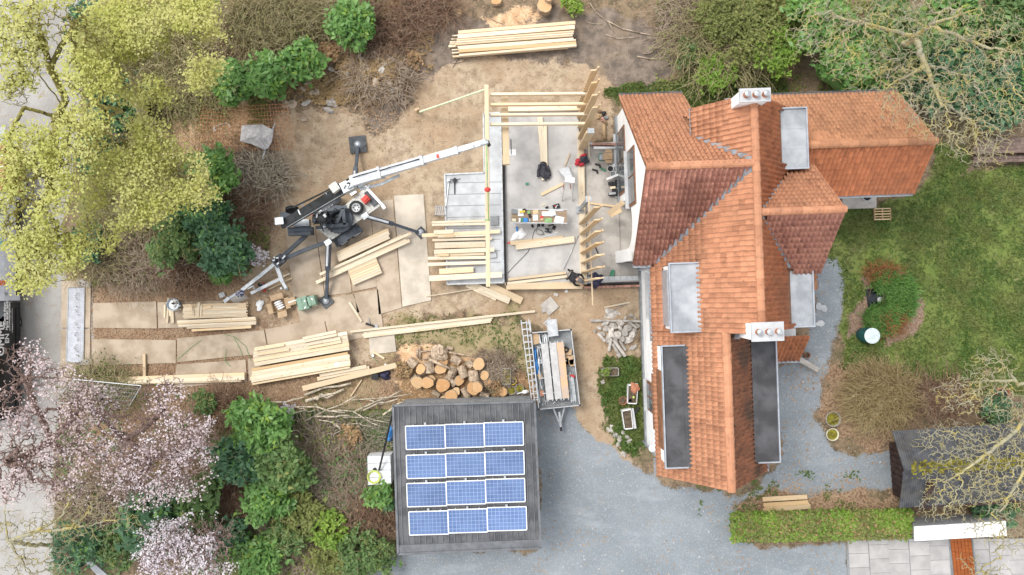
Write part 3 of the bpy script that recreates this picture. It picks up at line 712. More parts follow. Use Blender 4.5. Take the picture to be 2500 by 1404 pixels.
lm = build('wall_lamp', MB().lathe(UV(5.6, -6.9, 2.9), [(.02, -.2), (.13, -.08), (.15, .02), (.1, .12), (.02, .15)], 12), 'white_paint', house)
mb = MB(); box_uv(mb, 9.85, 11.8, -3.35, -1.8, -.3, 2.75); box_uv(mb, 11.1, 12.6, -.5, .35, -.3, 2.6)
build('lean_to_wall', mb, 'white_render', house)

# ------------------------------------------------------------------ annexe with its own roof
ann = thing('annexe', P(2140, 400, 0), 'tan tiled garden annexe with a plain ridge, joined to the house corner', 'annexe')
aR, aN, aS = (2286, 346, 5.2), (2189, 226, 2.6), (2239, 469, 3.55)
def huvp(px, py, z): return huv(P(px, py, z))
arv = (huvp(*aR)[1]+huvp(1975, 353, 5.2)[1])/2; au1 = huvp(*aR)[0]; anv = huvp(*aN)[1]; asv = huvp(*aS)[1]
aun = 10.6; ANS, ASS = (5.2-2.6)/(anv-arv), (5.2-3.55)/(arv-asv); T2 = []
s4 = math.hypot(1, ANS); s5 = math.hypot(1, ASS)
T2 += plane_tiles(UV(au1, anv, 2.6), -EU, (-EV+EZ*ANS)/s4, au1-aun, (anv-arv)*s4, lambda c: huv(c)[0] > 11.1 or huv(c)[1] > 6.5, 'tile_tan')
T2 += plane_tiles(UV(11.2, asv, 3.55), EU, (EV+EZ*ASS)/s5, au1-11.2, (arv-asv)*s5, lambda c: True, 'tile_rust')
r2 = build('roof', MB().box(UV((au1+11.5)/2, arv, 4.9), (au1-11.6, .12, .16), TH), 'brown_frame', ann)
slab3('roof_boarding', [Uz(aun, anv, 2.6), Uz(au1, anv, 2.6), Uz(au1, arv, 5.2), Uz(aun, arv, 5.2)], .07, 'brown_frame', r2)
slab3('roof_boarding', [Uz(11.2, asv, 3.55), Uz(au1, asv, 3.55), Uz(au1, arv, 5.2), Uz(11.2, arv, 5.2)], .07, 'brown_frame', r2)
put_tiles(T2, r2, 5)
ridge_caps(UV(au1, arv, 5.27), UV(11.25, arv, 5.27), r2, 'tile_tan', .14)
mb = MB(); box_uv(mb, 11.3, au1-.25, asv+.25, anv-.25, -.3, 2.55)
mb.extr([UV(au1-.25, asv+.25, 2.5), UV(au1-.25, anv-.25, 2.5), UV(au1-.25, arv, 5.05), UV(au1-.25, asv+.25, 3.6)], -EU*.25)
mb.extr([UV(11.4, asv+.25, 2.5), UV(au1-.25, asv+.25, 2.5), UV(au1-.25, asv+.25, 3.6), UV(11.4, asv+.25, 3.6)], EV*.25)
build('wall', mb, 'white_render', ann)
gutter('gutter', UV(aun, anv+.08, 2.57), UV(au1-.05, anv+.08, 2.57), ann, 'lead'); gutter('gutter', UV(11.75, asv-.08, 3.5), UV(au1-.05, asv-.08, 3.5), ann)
build('terrace_step', MB().prism(PP([(2055, 455), (2140, 455), (2140, 508), (2058, 510)], .12), -.1, .12), 'concrete_dirty', label='low grey concrete step along the annexe wall', cat='step')

# ------------------------------------------------------------------ garage with solar panels
GZ_ = 2.7
gar = thing('garage', P(1140, 1160, 0), 'dark grey flat-roofed garage carrying twelve blue solar panels', 'garage')
gc = PP([(960, 990), (1305, 980), (1320, 1337), (972, 1352)], GZ_)
pmat('seam_metal', (.095, .097, .102), .25, 1.6, .55, .3, c2=(.135, .135, .14)); pmat('seam_trim', (.15, .155, .165), .15, 3, .5, .4)
cx = sum(gc)/4
def gq(s, t, z=GZ_):
    p = (gc[0]*(1-s)+gc[1]*s)*(1-t)+(gc[3]*(1-s)+gc[2]*s)*t; return np.array((p[0], p[1], z))
ins = [cx+(p-cx)*.955 for p in gc]
build('wall', MB().prism(ins[::-1], -.2, GZ_-.22), 'plinth', gar)
rf = build('roof', MB().prism(gc[::-1], GZ_-.2, GZ_), 'seam_metal', gar)
for i in range(24):
    s = .035+i*.93/23; t0, t1 = (.012, .935)
    if i in (0, 1, 22, 23): t1 = .94
    build('seam', MB().beam(gq(s, t0, GZ_+.018), gq(s, t1, GZ_+.018), .028, .036), 'seam_trim', rf)
mb = MB(); mb.beam(gq(0, .97, GZ_+.012), gq(1, .97, GZ_+.012), .34, .02)
for a, b in ((0, 1), (1, 2), (2, 3), (3, 0)): mb.beam(gc[a]+EZ*.02, gc[b]+EZ*.02, .09, .08)
build('roof_trim', mb, 'seam_trim', rf)
m, nt, N, L = nodes('solar_cell')
br = N.new('ShaderNodeTexBrick'); br.offset = 0.0; br.squash = 1.0
br.inputs['Color1'].default_value = (.075, .125, .26, 1); br.inputs['Color2'].default_value = (.095, .15, .30, 1); br.inputs['Mortar'].default_value = (.30, .38, .52, 1)
br.inputs['Scale'].default_value = 1.0; br.inputs['Mortar Size'].default_value = .006; br.inputs['Brick Width'].default_value = .159; br.inputs['Row Height'].default_value = .159
L.new(opos(nt), br.inputs['Vector'])
oi = N.new('ShaderNodeObjectInfo'); k = math2(nt, 'MULTIPLY_ADD', oi.outputs['Random'], .35); k.node.inputs[2].default_value = .85
finish(nt, mixc(nt, mixc(nt, br.outputs['Color'], k, 1.0, 'MULTIPLY'), (.16, .24, .42), ramp(nt, noise(nt, wpos(nt), .6, 3), 0, .35)), .16, 0, None, spec=.6)
PANX = [[(990, 1040), (1086, 1036), (1181, 1032)], [(992, 1111), (1088, 1107), (1183, 1103)], [(993, 1180), (1089, 1175), (1185, 1170)], [(998, 1249), (1093, 1244), (1189, 1239)]]
pane = None; names = ['row nearest the log pile', 'second row from the log pile', 'third row from the log pile', 'row beside the wide edge trim']
ang = math.atan2((gc[1]-gc[0])[1], (gc[1]-gc[0])[0])
for r_ in range(4):
    for c_ in range(3):
        z0 = GZ_+.10; a = P(*PANX[r_][c_], z0); Lx, Ly = 1.64, .99
        ctr = a+np.array((math.cos(ang), math.sin(ang), 0))*Lx/2+np.array((math.sin(ang), -math.cos(ang), 0))*Ly/2
        ctr[2] = z0-.02
        pos = ['at the water tank end', 'in the middle', 'at the gravel end'][c_]
        t = thing('solar_panel', ctr, 'blue solar panel %s, %s' % (pos, names[r_]), 'solar panel', 'solar panels on the garage roof')
        t.rotation_euler = (R(3), 0, ang)
        if pane is None:
            mb = MB()
            for y in (-Ly/2, Ly/2): mb.box((0, y, .02), (Lx, .035, .04))
            for x in (-Lx/2, Lx/2): mb.box((x, 0, .021), (.035, Ly-.036, .04))
            fr_me = rawmesh('frame', mb.v, mb.f, 'white_paint')
            ce_me = rawmesh('cell_sheet', MB().box((0, 0, .018), (Lx-.03, Ly-.03, .02)).v, MB().box((0, 0, 0), (1, 1, 1)).f, 'solar_cell')
            mo_me = rawmesh('bracket', MB().box((0, Ly/2+.06, -.01), (.09, .12, .06)).v, MB().box((0, 0, 0), (1, 1, 1)).f, 'galv'); pane = 1
        for nm, me in (('frame', fr_me), ('cell_sheet', ce_me), ('bracket', mo_me)):
            o = bpy.data.objects.new(nm, me); COL.objects.link(o); o.parent = t; WLOC[o.name] = ctr
        # two support rails under the panel
        for x in (-.5, .5):
            if x not in TILE_ME: mb = MB().box((x, 0, -.035), (.04, Ly+.1, .06)); TILE_ME[x] = rawmesh('rail', mb.v, mb.f, 'galv')
            o = bpy.data.objects.new('rail', TILE_ME[x]); COL.objects.link(o); o.parent = t; WLOC[o.name] = ctr

# ------------------------------------------------------------------ garden shed, lower right
sh_ = thing('garden_shed', P(2350, 1150, 0), 'dark corrugated-roofed garden shed with mossy ridge beside the hedge', 'shed')
m, nt, N, L = nodes('corrugated')
p = wpos(nt); gm = ramp(nt, noise(nt, p, 1.0, 5), 0, 1, .45, .7)
finish(nt, mixc(nt, mixc(nt, (.05, .053, .06), (.095, .098, .106), ramp(nt, noise(nt, p, 2.5, 4), 0, 1)), (.12, .10, .06), math2(nt, 'MULTIPLY', gm, .3)), .6, .2)
pmat('moss_yellow', (.16, .14, .02), .5, 5, .95, bump=.4, bscale=30)
zr, ze = 3.1, 2.15
A0, A1 = P(2204, 1146, zr), P(2720, 1112, zr); B0, B1 = P(2176, 1053, ze), P(2720, 1020, ze); C0, C1 = P(2193, 1239, ze), P(2720, 1205, ze)
def corr(a, b, c, d, n, name):
    """corrugated sheet a-b ridge, c-d eave"""
    v, f = [], []
    up = np.cross(b-a, c-a); up /= np.linalg.norm(up); up = up if up[2] > 0 else -up
    K = n*4
    for i in range(K+1):
        t = i/K; o = up*(.022*math.cos(i*math.pi/2)+.03)
        v += [a*(1-t)+b*t+o, c*(1-t)+d*t+o]
    f = [(2*i, 2*i+2, 2*i+3, 2*i+1) for i in range(K)]
    build(name, MB().add(v, f), 'corrugated', sh_, smooth=True)
corr(A0, A1, B0, B1, 95, 'roof_sheet'); corr(A0, A1, C0, C1, 95, 'roof_sheet')
build('ridge_cap', MB().add([A0+np.array((0, .22, -.08)), A1+np.array((0, .22, -.08)), A1+EZ*.1, A0+EZ*.1, A0+np.array((0, -.22, -.08)), A1+np.array((0, -.22, -.08))], [(0, 3, 2, 1), (3, 4, 5, 2)]), 'corrugated', sh_)
g = RNG(5); c = A0+(A1-A0)*(.04+.9*g.random(700))[:, None]; c[:, 1] += g.normal(size=700)*.14+.02; c[:, 2] += .08
v, f = leafquads(c, .10, g, 2.0); fastobj('ridge_moss', v, f, 'moss_yellow', sh_, kind='stuff')
pmat('shed_wood', (.05, .03, .025), .3, 4, .8)
w0, w1 = P(2172, 1080, 0), P(2182, 1208, 0)
mb = MB().prism([w0, w1, w1+np.array((9.5, .6, 0)), w0+np.array((9.5, .6, 0))], -.2, ze-.05)
mb.extr([w0+EZ*(ze-.06), w1+EZ*(ze-.06), (w0+w1)/2+EZ*(zr-.12)], np.array((.2, 0, 0)))
build('wall', mb, 'shed_wood', sh_)
for i in range(9):
    a = w0+(w1-w0)*(i+.5)/9; build('wall_board', MB().box(a+np.array((-.03, 0, 1.05)), (.03, .235, 2.1)), 'shed_wood', sh_)
# ------------------------------------------------------------------ building site: slabs, frame, timber
def Zm(ox, oy, s): return lambda x, y: (ox+x*s, oy+y*s)
def quad(l, z): return PP(l, z)
pmat('mat_board', (.37, .29, .21), .08, 1.1, .9, bump=.2, bscale=20, orand=.04, c2=(.46, .375, .285), lo=.36, hi=.62)
pmat('mat_pale', (.50, .44, .36), .16, .9, .9, bump=.1, bscale=20)
MATS = [([(962,478),(1034,474),(1053,733),(983,749)], 'mat_pale'), ([(905,492),(960,488),(981,751),(925,768)], 'mat_board'), ([(842,500),(903,495),(921,700),(862,712)], 'mat_board'),
        ([(772,560),(839,555),(859,714),(795,722)], 'mat_board'), ([(697,556),(769,551),(793,724),(718,738)], 'mat_board'), ([(865,716),(923,706),(936,802),(880,812)], 'mat_board'),
        ([(722,742),(862,718),(878,762),(738,800)], 'mat_board'), ([(228,740),(382,736),(384,802),(228,800)], 'mat_board'), ([(385,738),(545,734),(548,798),(387,801)], 'mat_board'),
        ([(226,828),(430,830),(430,886),(226,892)], 'mat_board'), ([(433,826),(645,806),(655,862),(434,884)], 'mat_board'), ([(648,804),(790,776),(806,842),(658,864)], 'mat_board'),
        ([(793,774),(878,764),(894,822),(808,842)], 'mat_board'), ([(432,890),(600,878),(604,932),(426,946)], 'mat_board'), ([(606,876),(690,868),(694,928),(608,930)], 'mat_board'), ([(900,806),(961,800),(968,858),(904,866)], 'mat_pale'),
        ([(152,684),(223,679),(221,800),(150,800)], 'mat_board'), ([(150,803),(221,803),(220,930),(148,928)], 'mat_board')]
MLAB = ['pale stained ground board beside the orange dirt at the terrace', 'brown ground board between crane and the pale board', 'brown ground board under the crane platform', 'brown ground board under the crane wheels', 'brown ground board under the crane drawbar',
        'small brown ground board below the crane outrigger', 'brown ground board beneath the green crates', 'brown track board at the street side of the upper wheel track', 'brown track board under the stack of short planks', 'brown track board at the street side of the lower wheel track',
        'brown track board crossed by thin green straps', 'brown track board behind the thick plank stack', 'brown track board meeting the long thin battens', 'grey track board under the long double beam', 'grey track board under the thick plank stack', 'pale grey board on the mossy grass by the battens', 'brown pavement board under the fence panel top end', 'brown pavement board under the fence panel lower end']
for (q, mt), lb in zip(MATS, MLAB):
    zz = max(float(gz(*P(x, y)[:2])) for x, y in q)
    build('site_board', MB().prism(quad(q, 0)[::-1], zz-.06, max(zz, 0)+.035), mt, label=lb, cat='board', group='boards laid as a site road')
# slabs and footings
FZ = .30
sl_ = build('floor_slab', MB().prism(quad([(1232,273),(1412,268),(1424,690),(1236,700)], FZ)[::-1], -.3, FZ), 'concrete', kind='structure')
build('terrace_paving', MB().prism(quad([(1424,350),(1505,346),(1515,640),(1565,646),(1568,690),(1424,694)], .16)[::-1], -.3, .16), 'concrete_dirty', kind='structure')
build('porch_floor', MB().prism([UV(4.9, .8), UV(8, .8), UV(8, 4.0), UV(4.9, 4.0)], -.25, .10), 'concrete_dirty', kind='structure')
dk = build('concrete_deck', MB().prism(quad([(1180,278),(1222,275),(1230,690),(1092,694),(1086,426),(1182,422)], .45)[::-1], -.3, .45), 'concrete_light', label='grey L-shaped precast concrete slab with steel edging', cat='slab')
mb = MB(); e = quad([(1180,278),(1222,275),(1230,690),(1092,694),(1086,426),(1182,422)], .47)
for i in range(6): build('edge_angle', MB().beam(e[i], e[(i+1) % 6], .06, .09), 'galv', dk)
for y in (447, 475, 503, 531, 559, 587, 615, 643, 671): build('slab_joint', MB().beam(P(1092, y, .452), P(1222, y-3, .452), .025, .006), 'plinth', dk)
build('gap_seal', MB().beam(P(1229, 300, .40), P(1236, 696, .40), .05, .12), 'black', dk)
ft = thing('brick_footing', P(1490, 694, 0), 'red brick footing course between the timber frame and the house wall', 'footing')
build('blockwork', MB().beam(P(1428, 687, .1), P(1560, 680, .1), .2, .32), 'concrete', ft)
build('cavity_strip', MB().beam(P(1428, 694, .13), P(1560, 690, .13), .06, .2), 'black', ft)
for i in range(13):
    a = P(1426+i*10.4, 702-i*.35, .12); build('brick', MB().box(a+np.array((.09, 0, 0)), (.185, .10, .24), -.03+.05), 'brick', ft)
for i in range(9):
    a = P(1429+i*14.3, 681-i*.3, .27); build('block', MB().box(a+np.array((.13, 0, 0)), (.25, .19, .06), .02), 'concrete_light', ft)
f2 = thing('low_brick_wall', P(1475, 353, 0), 'low red brick wall with a white pipe lying against it', 'wall')
for i in range(11): build('brick', MB().box(P(1424+i*7.6, 353, .2)+np.array((.07, 0, 0)), (.135, .10, .25), .02), 'brick', f2)
build('white_pipe', MB().tube(P(1449, 361, .25), P(1503, 362, .25), .07, .07, 12), 'white_paint', label='white plastic pipe lying along the low brick wall', cat='pipe', smooth=True)
# ---- timber frame extension
def rlabel(l): return dict(label=l, cat='timber')
sp = plank(P(1417, 322, FZ+.03), P(1425, 694, FZ+.03), .30, .06, name='sill_plate', label='long pale sill plate under the row of studs', cat='timber')
plank(P(1236, 699, FZ+.05), P(1422, 697, FZ+.05), .30, .10, name='sill_plate', label='pale sill plate on the brick edge by the kneeling worker', cat='timber')
plank(P(1240, 267, FZ+.12), P(1418, 264, FZ+.12), .22, .22, name='sill_plate', label='pale wall base beam below the joists at the dirt side', cat='timber')
def stud(px, py, h, lab, horn=.4, w=.26, t=.055, lean=(0, 0)):
    b = P(px, py, FZ+.065); tp = np.array((lean[0], lean[1], 1.0)); ln = math.hypot(1, 0)
    v = [(-w/2, -t/2, 0), (w/2, -t/2, 0), (w/2, t/2, 0), (-w/2, t/2, 0)]
    prof = [(-w/2, 0), (w/2, 0), (w/2, h+horn), (w/2-.06, h+horn), (w/2-.075, h+.02), (-w/2+.03, h), (-w/2, h-.02)]
    mb = MB(); n = len(prof)
    # modelled lying along its own x axis so that the grain follows the length
    vs = [(z, x, -t/2) for x, z in prof]+[(z, x, t/2) for x, z in prof]
    mb.add(vs, [tuple(range(n-1, -1, -1)), tuple(range(n, 2*n))]+[(i, (i+1) % n, n+(i+1) % n, n+i) for i in range(n)])
    o = bpy.data.objects.new('wall_stud', rawmesh('wall_stud', mb.v, mb.f, 'timber_warm')); place(o, None, b)
    x = Vector((lean[0], lean[1], 1)).normalized(); y = Vector((CT, ST, 0)); y = (y-x*(y@x)).normalized(); z = x.cross(y)
    o.rotation_euler = Matrix((x, y, z)).transposed().to_euler()
    return tag(o, lab, 'stud', 'tall studs of the timber frame')
SL = ['tall pale stud beside the steel bracket, first of the long row', 'tall pale stud second from the steel bracket', 'tall pale stud third from the steel bracket', 'tall pale stud fourth from the steel bracket', 'tall pale stud fifth from the steel bracket', 'tall pale stud next but one to the worker', 'tall pale stud held by the kneeling worker']
for i, (x, y) in enumerate([(1418,546),(1419,571),(1420,594),(1421,617),(1422,641),(1423,665),(1426,686)]):
    stud(x+2, y, 6.0 if i < 6 else 5.2, SL[i], lean=(0, .012))
UL = ['tall notched stud under the joist farthest from the crane hook', 'tall notched stud under the second joist from the dirt edge', 'tall notched stud under the third joist from the dirt edge', 'tall notched stud under the joist nearest the crane hook']
for i, (x, y) in enumerate([(1412,262),(1413,287),(1414,312),(1415,337)]): stud(x+2, y, 5.5, UL[i], lean=(.01, 0))
st = stud(1421, 362, 3.4, 'short wide stud with a grey steel cap beside the red jacket', horn=.1, w=.34, t=.1)
build('steel_cap', MB().box(P(1421, 362, FZ)+EZ*3.55, (.26, .2, .16)), 'galv', st, origin=WLOC[st.name])
st.children[0].rotation_euler = st.rotation_euler.to_matrix().inverted().to_euler()
mb = MB().beam(P(1415, 512, FZ+.07), P(1437, 487, 2.2), .14, .16); mb.box(P(1415, 512, FZ+.1), (.3, .3, .08), .1)
br_ = build('steel_bracket', mb, 'steel_grey', label='grey steel beam shoe standing on the long sill plate', cat='bracket')
build('cap_plate', MB().box(P(1437, 486, 2.28), (.26, .26, .04)), 'galv', br_)
plank(P(1437, 478, 3.0), P(1447, 745, 1.2), .06, .05, name='brace_batten', label='long thin batten nailed slantwise across the row of studs', cat='batten')
plank(P(1436, 312, 3.0), P(1439, 384, 1.2), .05, .04, name='brace_batten', label='thin batten hanging beside the red jacket', cat='batten')
JL = ['pale floor joist farthest from the crane hook', 'pale floor joist second from the dirt edge', 'pale floor joist third from the dirt edge', 'pale floor joist nearest the crane hook']
for i, y in enumerate((230, 255, 280, 303)): plank(P(1196, y+1, 2.95), P(1436, y-1, 2.95), .10, .24, name='floor_joist', label=JL[i], cat='joist', group='floor joists of the extension')
bm = plank(P(1188, 209, 3.1), P(1192, 700, 3.1), .17, .30, name='hoisted_beam', label='very long pale beam hanging from the crane slings over the terrace slab', cat='beam')
wp = plank(P(1232, 238, 2.45), P(1236, 402, 2.45), .28, .30, name='timber_wall', label='pale glulam beam on posts crossing under the joists', cat='beam')
for y in (266, 330, 396): plank(P(1233, y, 1.25)+EZ*.0, P(1233, y, 1.25)+EZ*1.05, .22, .22, name='post', parent=None, label=['pale square post under the glulam beam at the dirt end', 'pale square post under the middle of the glulam beam', 'pale square post under the glulam beam at the worktable end'][(266, 330, 396).index(y)], cat='post', mat='timber_warm')
pb = plank(P(1486, 522, 1.6), P(1521, 494, 3.0), .22, .06, name='leaning_board', label='pale board leaning against the white gable wall', cat='board')
plank(P(1490, 526, .9), P(1517, 512, 1.2), .20, .06, mat='timber_warm', name='leaning_board', label='second pale board under the one leaning on the gable wall', cat='board')
plank(P(1441, 496, .25), P(1503, 504, .25), .09, .05, mat='timber_warm', label='flat timber batten on the terrace joint by the steel bracket', cat='timber')
# ---- crane slings and hook go with the crane; loose planks follow
ORD = 'first second third fourth fifth sixth seventh eighth ninth tenth eleventh'.split()
PN = {'planks stacked on bare soil': ('plank', 'the upper layer on bare soil', 'the tree stumps'), 'lower planks on bare soil': ('plank end', 'the lower layer on bare soil', 'the tree stumps'), 'flat stack of short boards': ('short board', 'the flat stack', 'the drawbar'), 'bottom layer of short boards': ('short board', 'the hidden bottom layer of the flat stack', 'the drawbar'), 'long planks along the upper track': ('long plank', 'the row before the flat stack', 'the short boards'), 'upper pack of wide planks': ('wide plank', 'the thick stack top pack', 'the site road'), 'lower planks of the wide pack': ('wide plank', 'the thick stack underside', 'the site road'), 'lower pack of planks': ('plank', 'the pack with the paper label', 'the wide pack'), 'hidden planks of the lower pack': ('plank', 'the underside of the labelled pack', 'the wide pack'), 'boards on the thick stack': ('board', 'those on the thick stack', 'the site road'), 'bundle of long battens': ('long batten', 'the bundle on mossy grass', 'the crane'), 'pair of long beams': ('long beam', 'the beams by the blossom tree', 'the site road'), 'planks beside the crane wheels': ('plank', 'the short stack by the wheels', 'the crane'), 'planks under the outrigger leg': ('long plank', 'those under the outrigger leg', 'the crane'), 'square bundle of boards': ('short board', 'the square bundle', 'the crane'), 'planks bridging the slab edge': ('plank', 'the first pair on the deck', 'the tripod'), 'planks across the terrace slab': ('plank', 'those lying across the deck', 'the tripod'), 'weathered boards by the hedge': ('weathered board', 'the pile by the hedge', 'the gravel')}
def planks(rows, z, th, lab, grp, conv=lambda x, y: (x, y), mat='timber', ws=1.0, jit=.0):
    for k, r in enumerate(rows):
        if grp in PN: lab = 'pale %s of %s, %s from %s' % (PN[grp][0], PN[grp][1], ORD[k], PN[grp][2])
        a = conv(r[0], r[1]); b = conv(r[2], r[3]); zz = (r[5] if len(r) > 5 else z)+th/2+.001*(k % 5)
        plank(P(*a, zz), P(*b, zz), r[4]*ws*M2(zz), th, mat=('timber_warm' if len(r) > 6 and r[6] else mat), label=lab, cat='plank', group=grp)
c1 = Zm(1090, 40, .132)
planks([(219,305,2380,122,62),(208,382,2368,205,76),(190,447,2355,285,34),(185,486,2345,324,30),(165,527,2330,362,34),(210,578,2345,420,36),(226,612,2390,445,30),(228,648,2396,502,62,.30,1),(236,727,2402,542,40)], .30, .16, 'long pale plank in the stack lying on bare soil beyond the frame', 'planks stacked on bare soil', c1, ws=.132)
planks([(105,370,2250,200,24),(90,430,2250,260,24),(66,486,2250,320,30),(58,522,2250,360,28),(40,562,2250,405,34),(98,628,2250,470,26),(104,684,2250,520,28),(116,750,2250,580,30)], .08, .16, 'long pale plank in the lower layer of the stack on bare soil', 'lower planks on bare soil', c1, ws=.132)
c2 = Zm(390, 680, .164); g = RNG(4)
rows = []
for i in range(11):
    y = 388+i*19.5; x0 = 345+g.integers(-20, 12)+i*3; x1 = 1300+g.integers(-20, 18)
    rows.append((x0, y+6, x1, y-22, 18))
planks(rows, .16, .10, 'short pale board laid side by side in the flat stack below the drawbar', 'flat stack of short boards', c2, ws=.164)
planks([(345,400,1290,372,24),(350,450,1290,420,24),(350,500,1290,470,24),(350,560,1290,530,24)], .05, .10, 'short pale board in the bottom layer of the flat stack', 'bottom layer of short boards', c2, ws=.164)
planks([(270,640,1430,584,30),(270,668,1440,612,26),(285,700,1440,646,28),(300,712,1438,672,26,.12),(410,735,1365,694,26,.10),(485,772,1365,722,34,.14,1)], .14, .14, 'long pale plank in front of the flat stack of short boards', 'long planks along the upper track', c2, ws=.164)
planks([(470,410,490,530,20),(585,350,570,560,34),(620,400,610,560,22),(650,440,770,420,40),(1150,405,1285,400,70),(500,400,508,560,10)], .265, .04, 'small offcut lying on top of the flat stack of short boards', 'offcuts on the flat stack', c2, ws=.164)
planks([(78,390,74,580,26),(130,290,112,660,30),(178,285,170,520,26),(180,430,192,665,46),(150,440,160,560,30),(215,475,325,450,28)], .06, .05, 'narrow offcut in the loose heap beside the blue bucket', 'loose offcuts by the bucket', c2, ws=.164)
c3 = Zm(600, 790, .152)
planks([(150,412,1630,152,54),(136,470,1640,212,58),(128,530,1650,272,58),(135,590,1660,330,58),(148,655,1665,392,62)], .42, .16, 'wide pale plank in the upper pack of the thick stack on the track', 'upper pack of wide planks', c3, ws=.152)
planks([(150,430,1620,172,60),(150,520,1640,262,60),(150,630,1660,372,64)], .20, .20, 'wide pale plank low in the upper pack of the thick stack', 'lower planks of the wide pack', c3, ws=.152)
planks([(330,345,390,690,24),(1180,230,1220,530,24)], .06, .12, 'small cross bearer under the thick stack of wide planks', 'bearers under the wide planks', c3, ws=.152)
planks([(105,742,1640,475,44,.34,1),(108,790,1670,515,46),(100,835,1672,560,44),(80,880,1680,610,50),(95,925,1682,652,44),(112,968,1672,695,36,.25)], .34, .12, 'pale plank in the lower pack of the thick stack with a white label', 'lower pack of planks', c3, ws=.152)
planks([(115,780,1640,510,50),(100,860,1640,590,50),(115,940,1640,670,50)], .08, .22, 'pale plank underneath the lower pack of the thick stack', 'hidden planks of the lower pack', c3, ws=.152)
planks([(918,240,1450,128,46),(935,285,1465,178,44),(975,340,1520,240,46),(1000,390,1535,288,44),(160,420,620,340,40),(180,500,700,415,38)], .60, .06, 'shorter board lying on top of the thick plank stack', 'boards on the thick stack', c3, ws=.152)
build('paper_label', MB().box(P(*c3(1457, 657), .47), (.17, .15, .004), .15), 'white_paint', label='white paper label stapled on the thick plank stack', cat='label')
planks([(1190,832,1940,690,56,.12),(1150,890,1985,708,62,.06)], .12, .08, 'pale board under the wide beam on the mossy grass', 'boards by the branch pile', c3, ws=.152)
planks([(918,1042,2425,665,86)], .22, .14, 'wide pale beam on the mossy grass beside the black backpack', None, c3, ws=.152)
planks([(1690,1165,1862,905,20)], .05, .05, 'thin batten leaning in the grass beside the backpack', None, c3, ws=.152)
planks([(2045,450,2225,560,30)], .05, .05, 'short pale offcut on the pale grey board', None, c3, ws=.152)
planks([(855,810,1306,760,5.5)], .16, .05, 'longest thin batten on top of the long batten bundle', None)
planks([(884,807,1203,771,5.5),(888,813,1203,776,5),(885,818,1200,780.5,5),(888,823,1198,785,5.5)], .08, .07, 'long thin batten lying from the track board across the mossy grass', 'bundle of long battens')
planks([(286,925,598,913,8),(296,933,598,922,10),(290,936,590,929,6,.08)], .12, .14, 'long pale beam of the pair lying beside the blossom tree', 'pair of long beams')
planks([(352,864,353,918,7)], .08, .06, 'short pale batten lying at right angles to the long beam pair', None)
planks([(853,738,883,785,6)], .06, .05, 'single short batten on the track board below the crane outrigger', None)
c5 = Zm(520, 300, .3347)
planks([(905,955,1280,780,26),(908,975,1285,800,30),(915,998,1285,828,36)], .20, .14, 'pale plank in the short stack beside the crane wheels', 'planks beside the crane wheels', c5, ws=.3347)
planks([(782,1105,1445,805,18,.30),(845,1090,1380,830,30),(820,1120,1410,850,26),(755,1165,1435,858,24)], .16, .12, 'long pale plank under the crane outrigger leg', 'planks under the outrigger leg', c5, ws=.3347)
planks([(985+i*6, 1075+i*17, 1190+i*7, 985+i*17, 17) for i in range(7)], .10, .12, 'short pale board in the square bundle on the ground boards', 'square bundle of boards', c5, ws=.3347)
planks([(375,825,425,715,22)], .05, .03, 'brown board lying on the dirt beside the crane counterweight', None, c5, 'old_wood', ws=.3347)
c6 = Zm(540, 640, .104)
planks([(1040,520,1610,268,34),(1120,640,1670,370,38)], .05, .06, 'pale batten lying under the crane drawbar support', 'battens under the drawbar', c6, ws=.104)
c7 = Zm(1020, 530, .1638)
planks([(210,80,1008,55,32),(212,118,1015,100,34)], .62, .10, 'pale plank of the first pair bridging onto the terrace slab', 'planks bridging the slab edge', c7, ws=.1638)
planks([(62,275,1225,215,52),(300,290,1020,270,34,.55),(218,345,1105,322,36,.56),(255,425,1005,408,88,.6),(245,520,1140,485,62,.66),(250,568,995,548,40),(152,615,1030,600,46),(150,706,1018,678,46),(172,915,1255,858,82,.7)], .58, .10, 'pale plank lying across the terrace slab under the hoisted beam', 'planks across the terrace slab', c7, ws=.1638)
planks([(240,225,530,215,60,.70),(385,295,545,290,26,.66,1),(310,568,462,565,36,.72,1),(320,812,828,782,84,.60),(560,205,605,270,3,.70)], .7, .06, 'short offcut board lying on the planks across the terrace slab', 'offcuts on the terrace planks', c7, ws=.1638)
planks([(1030,575,1170,565,78,.46)], .46, .10, 'grey concrete block on the terrace slab edge', None, c7, 'concrete_light', ws=.1638)
c8 = Zm(1040, 380, .3347)
planks([(385,965,610,1060,48,.16),(470,950,700,1060,54,.06),(300,930,520,1030,60,.02)], .1, .06, 'wide pale board in the fan of boards below the terrace slab corner', 'fan of boards', c8, ws=.3347)
planks([(0,1028,375,968,6)], .10, .03, 'thin lath leaning from the boards to the pale ground board', None, c8, ws=.3347)
planks([(600,905,1020,855,18,.34),(575,935,1030,880,20,.30)], .34, .12, 'long pale plank on the floor slab beside the kneeling worker', 'planks beside the worker', c8, ws=.3347)
planks([(655,665,1082,610,46),(615,640,1000,600,30,.30)], .36, .10, 'pale plank on the floor slab beside the red spirit level', 'planks by the spirit level', c8, ws=.3347)
planks([(840,285,1000,205,22,.31)], .31, .06, 'short pale batten on the floor slab at the stepladder foot', None, c8, ws=.3347)
planks([(1318,286,1330,440,13),(1331,300,1333,438,8)], .31, .12, 'long pale plank on the floor slab under the dark jacket', 'planks under the jacket')
planks([(1379,405,1391,374,4)], .31, .05, 'small pale stick on the floor slab above the stepladder', None)
planks([(1475,751,1538,738,4)], .04, .04, 'thin pale batten on the sand beside the rubble heap', None)
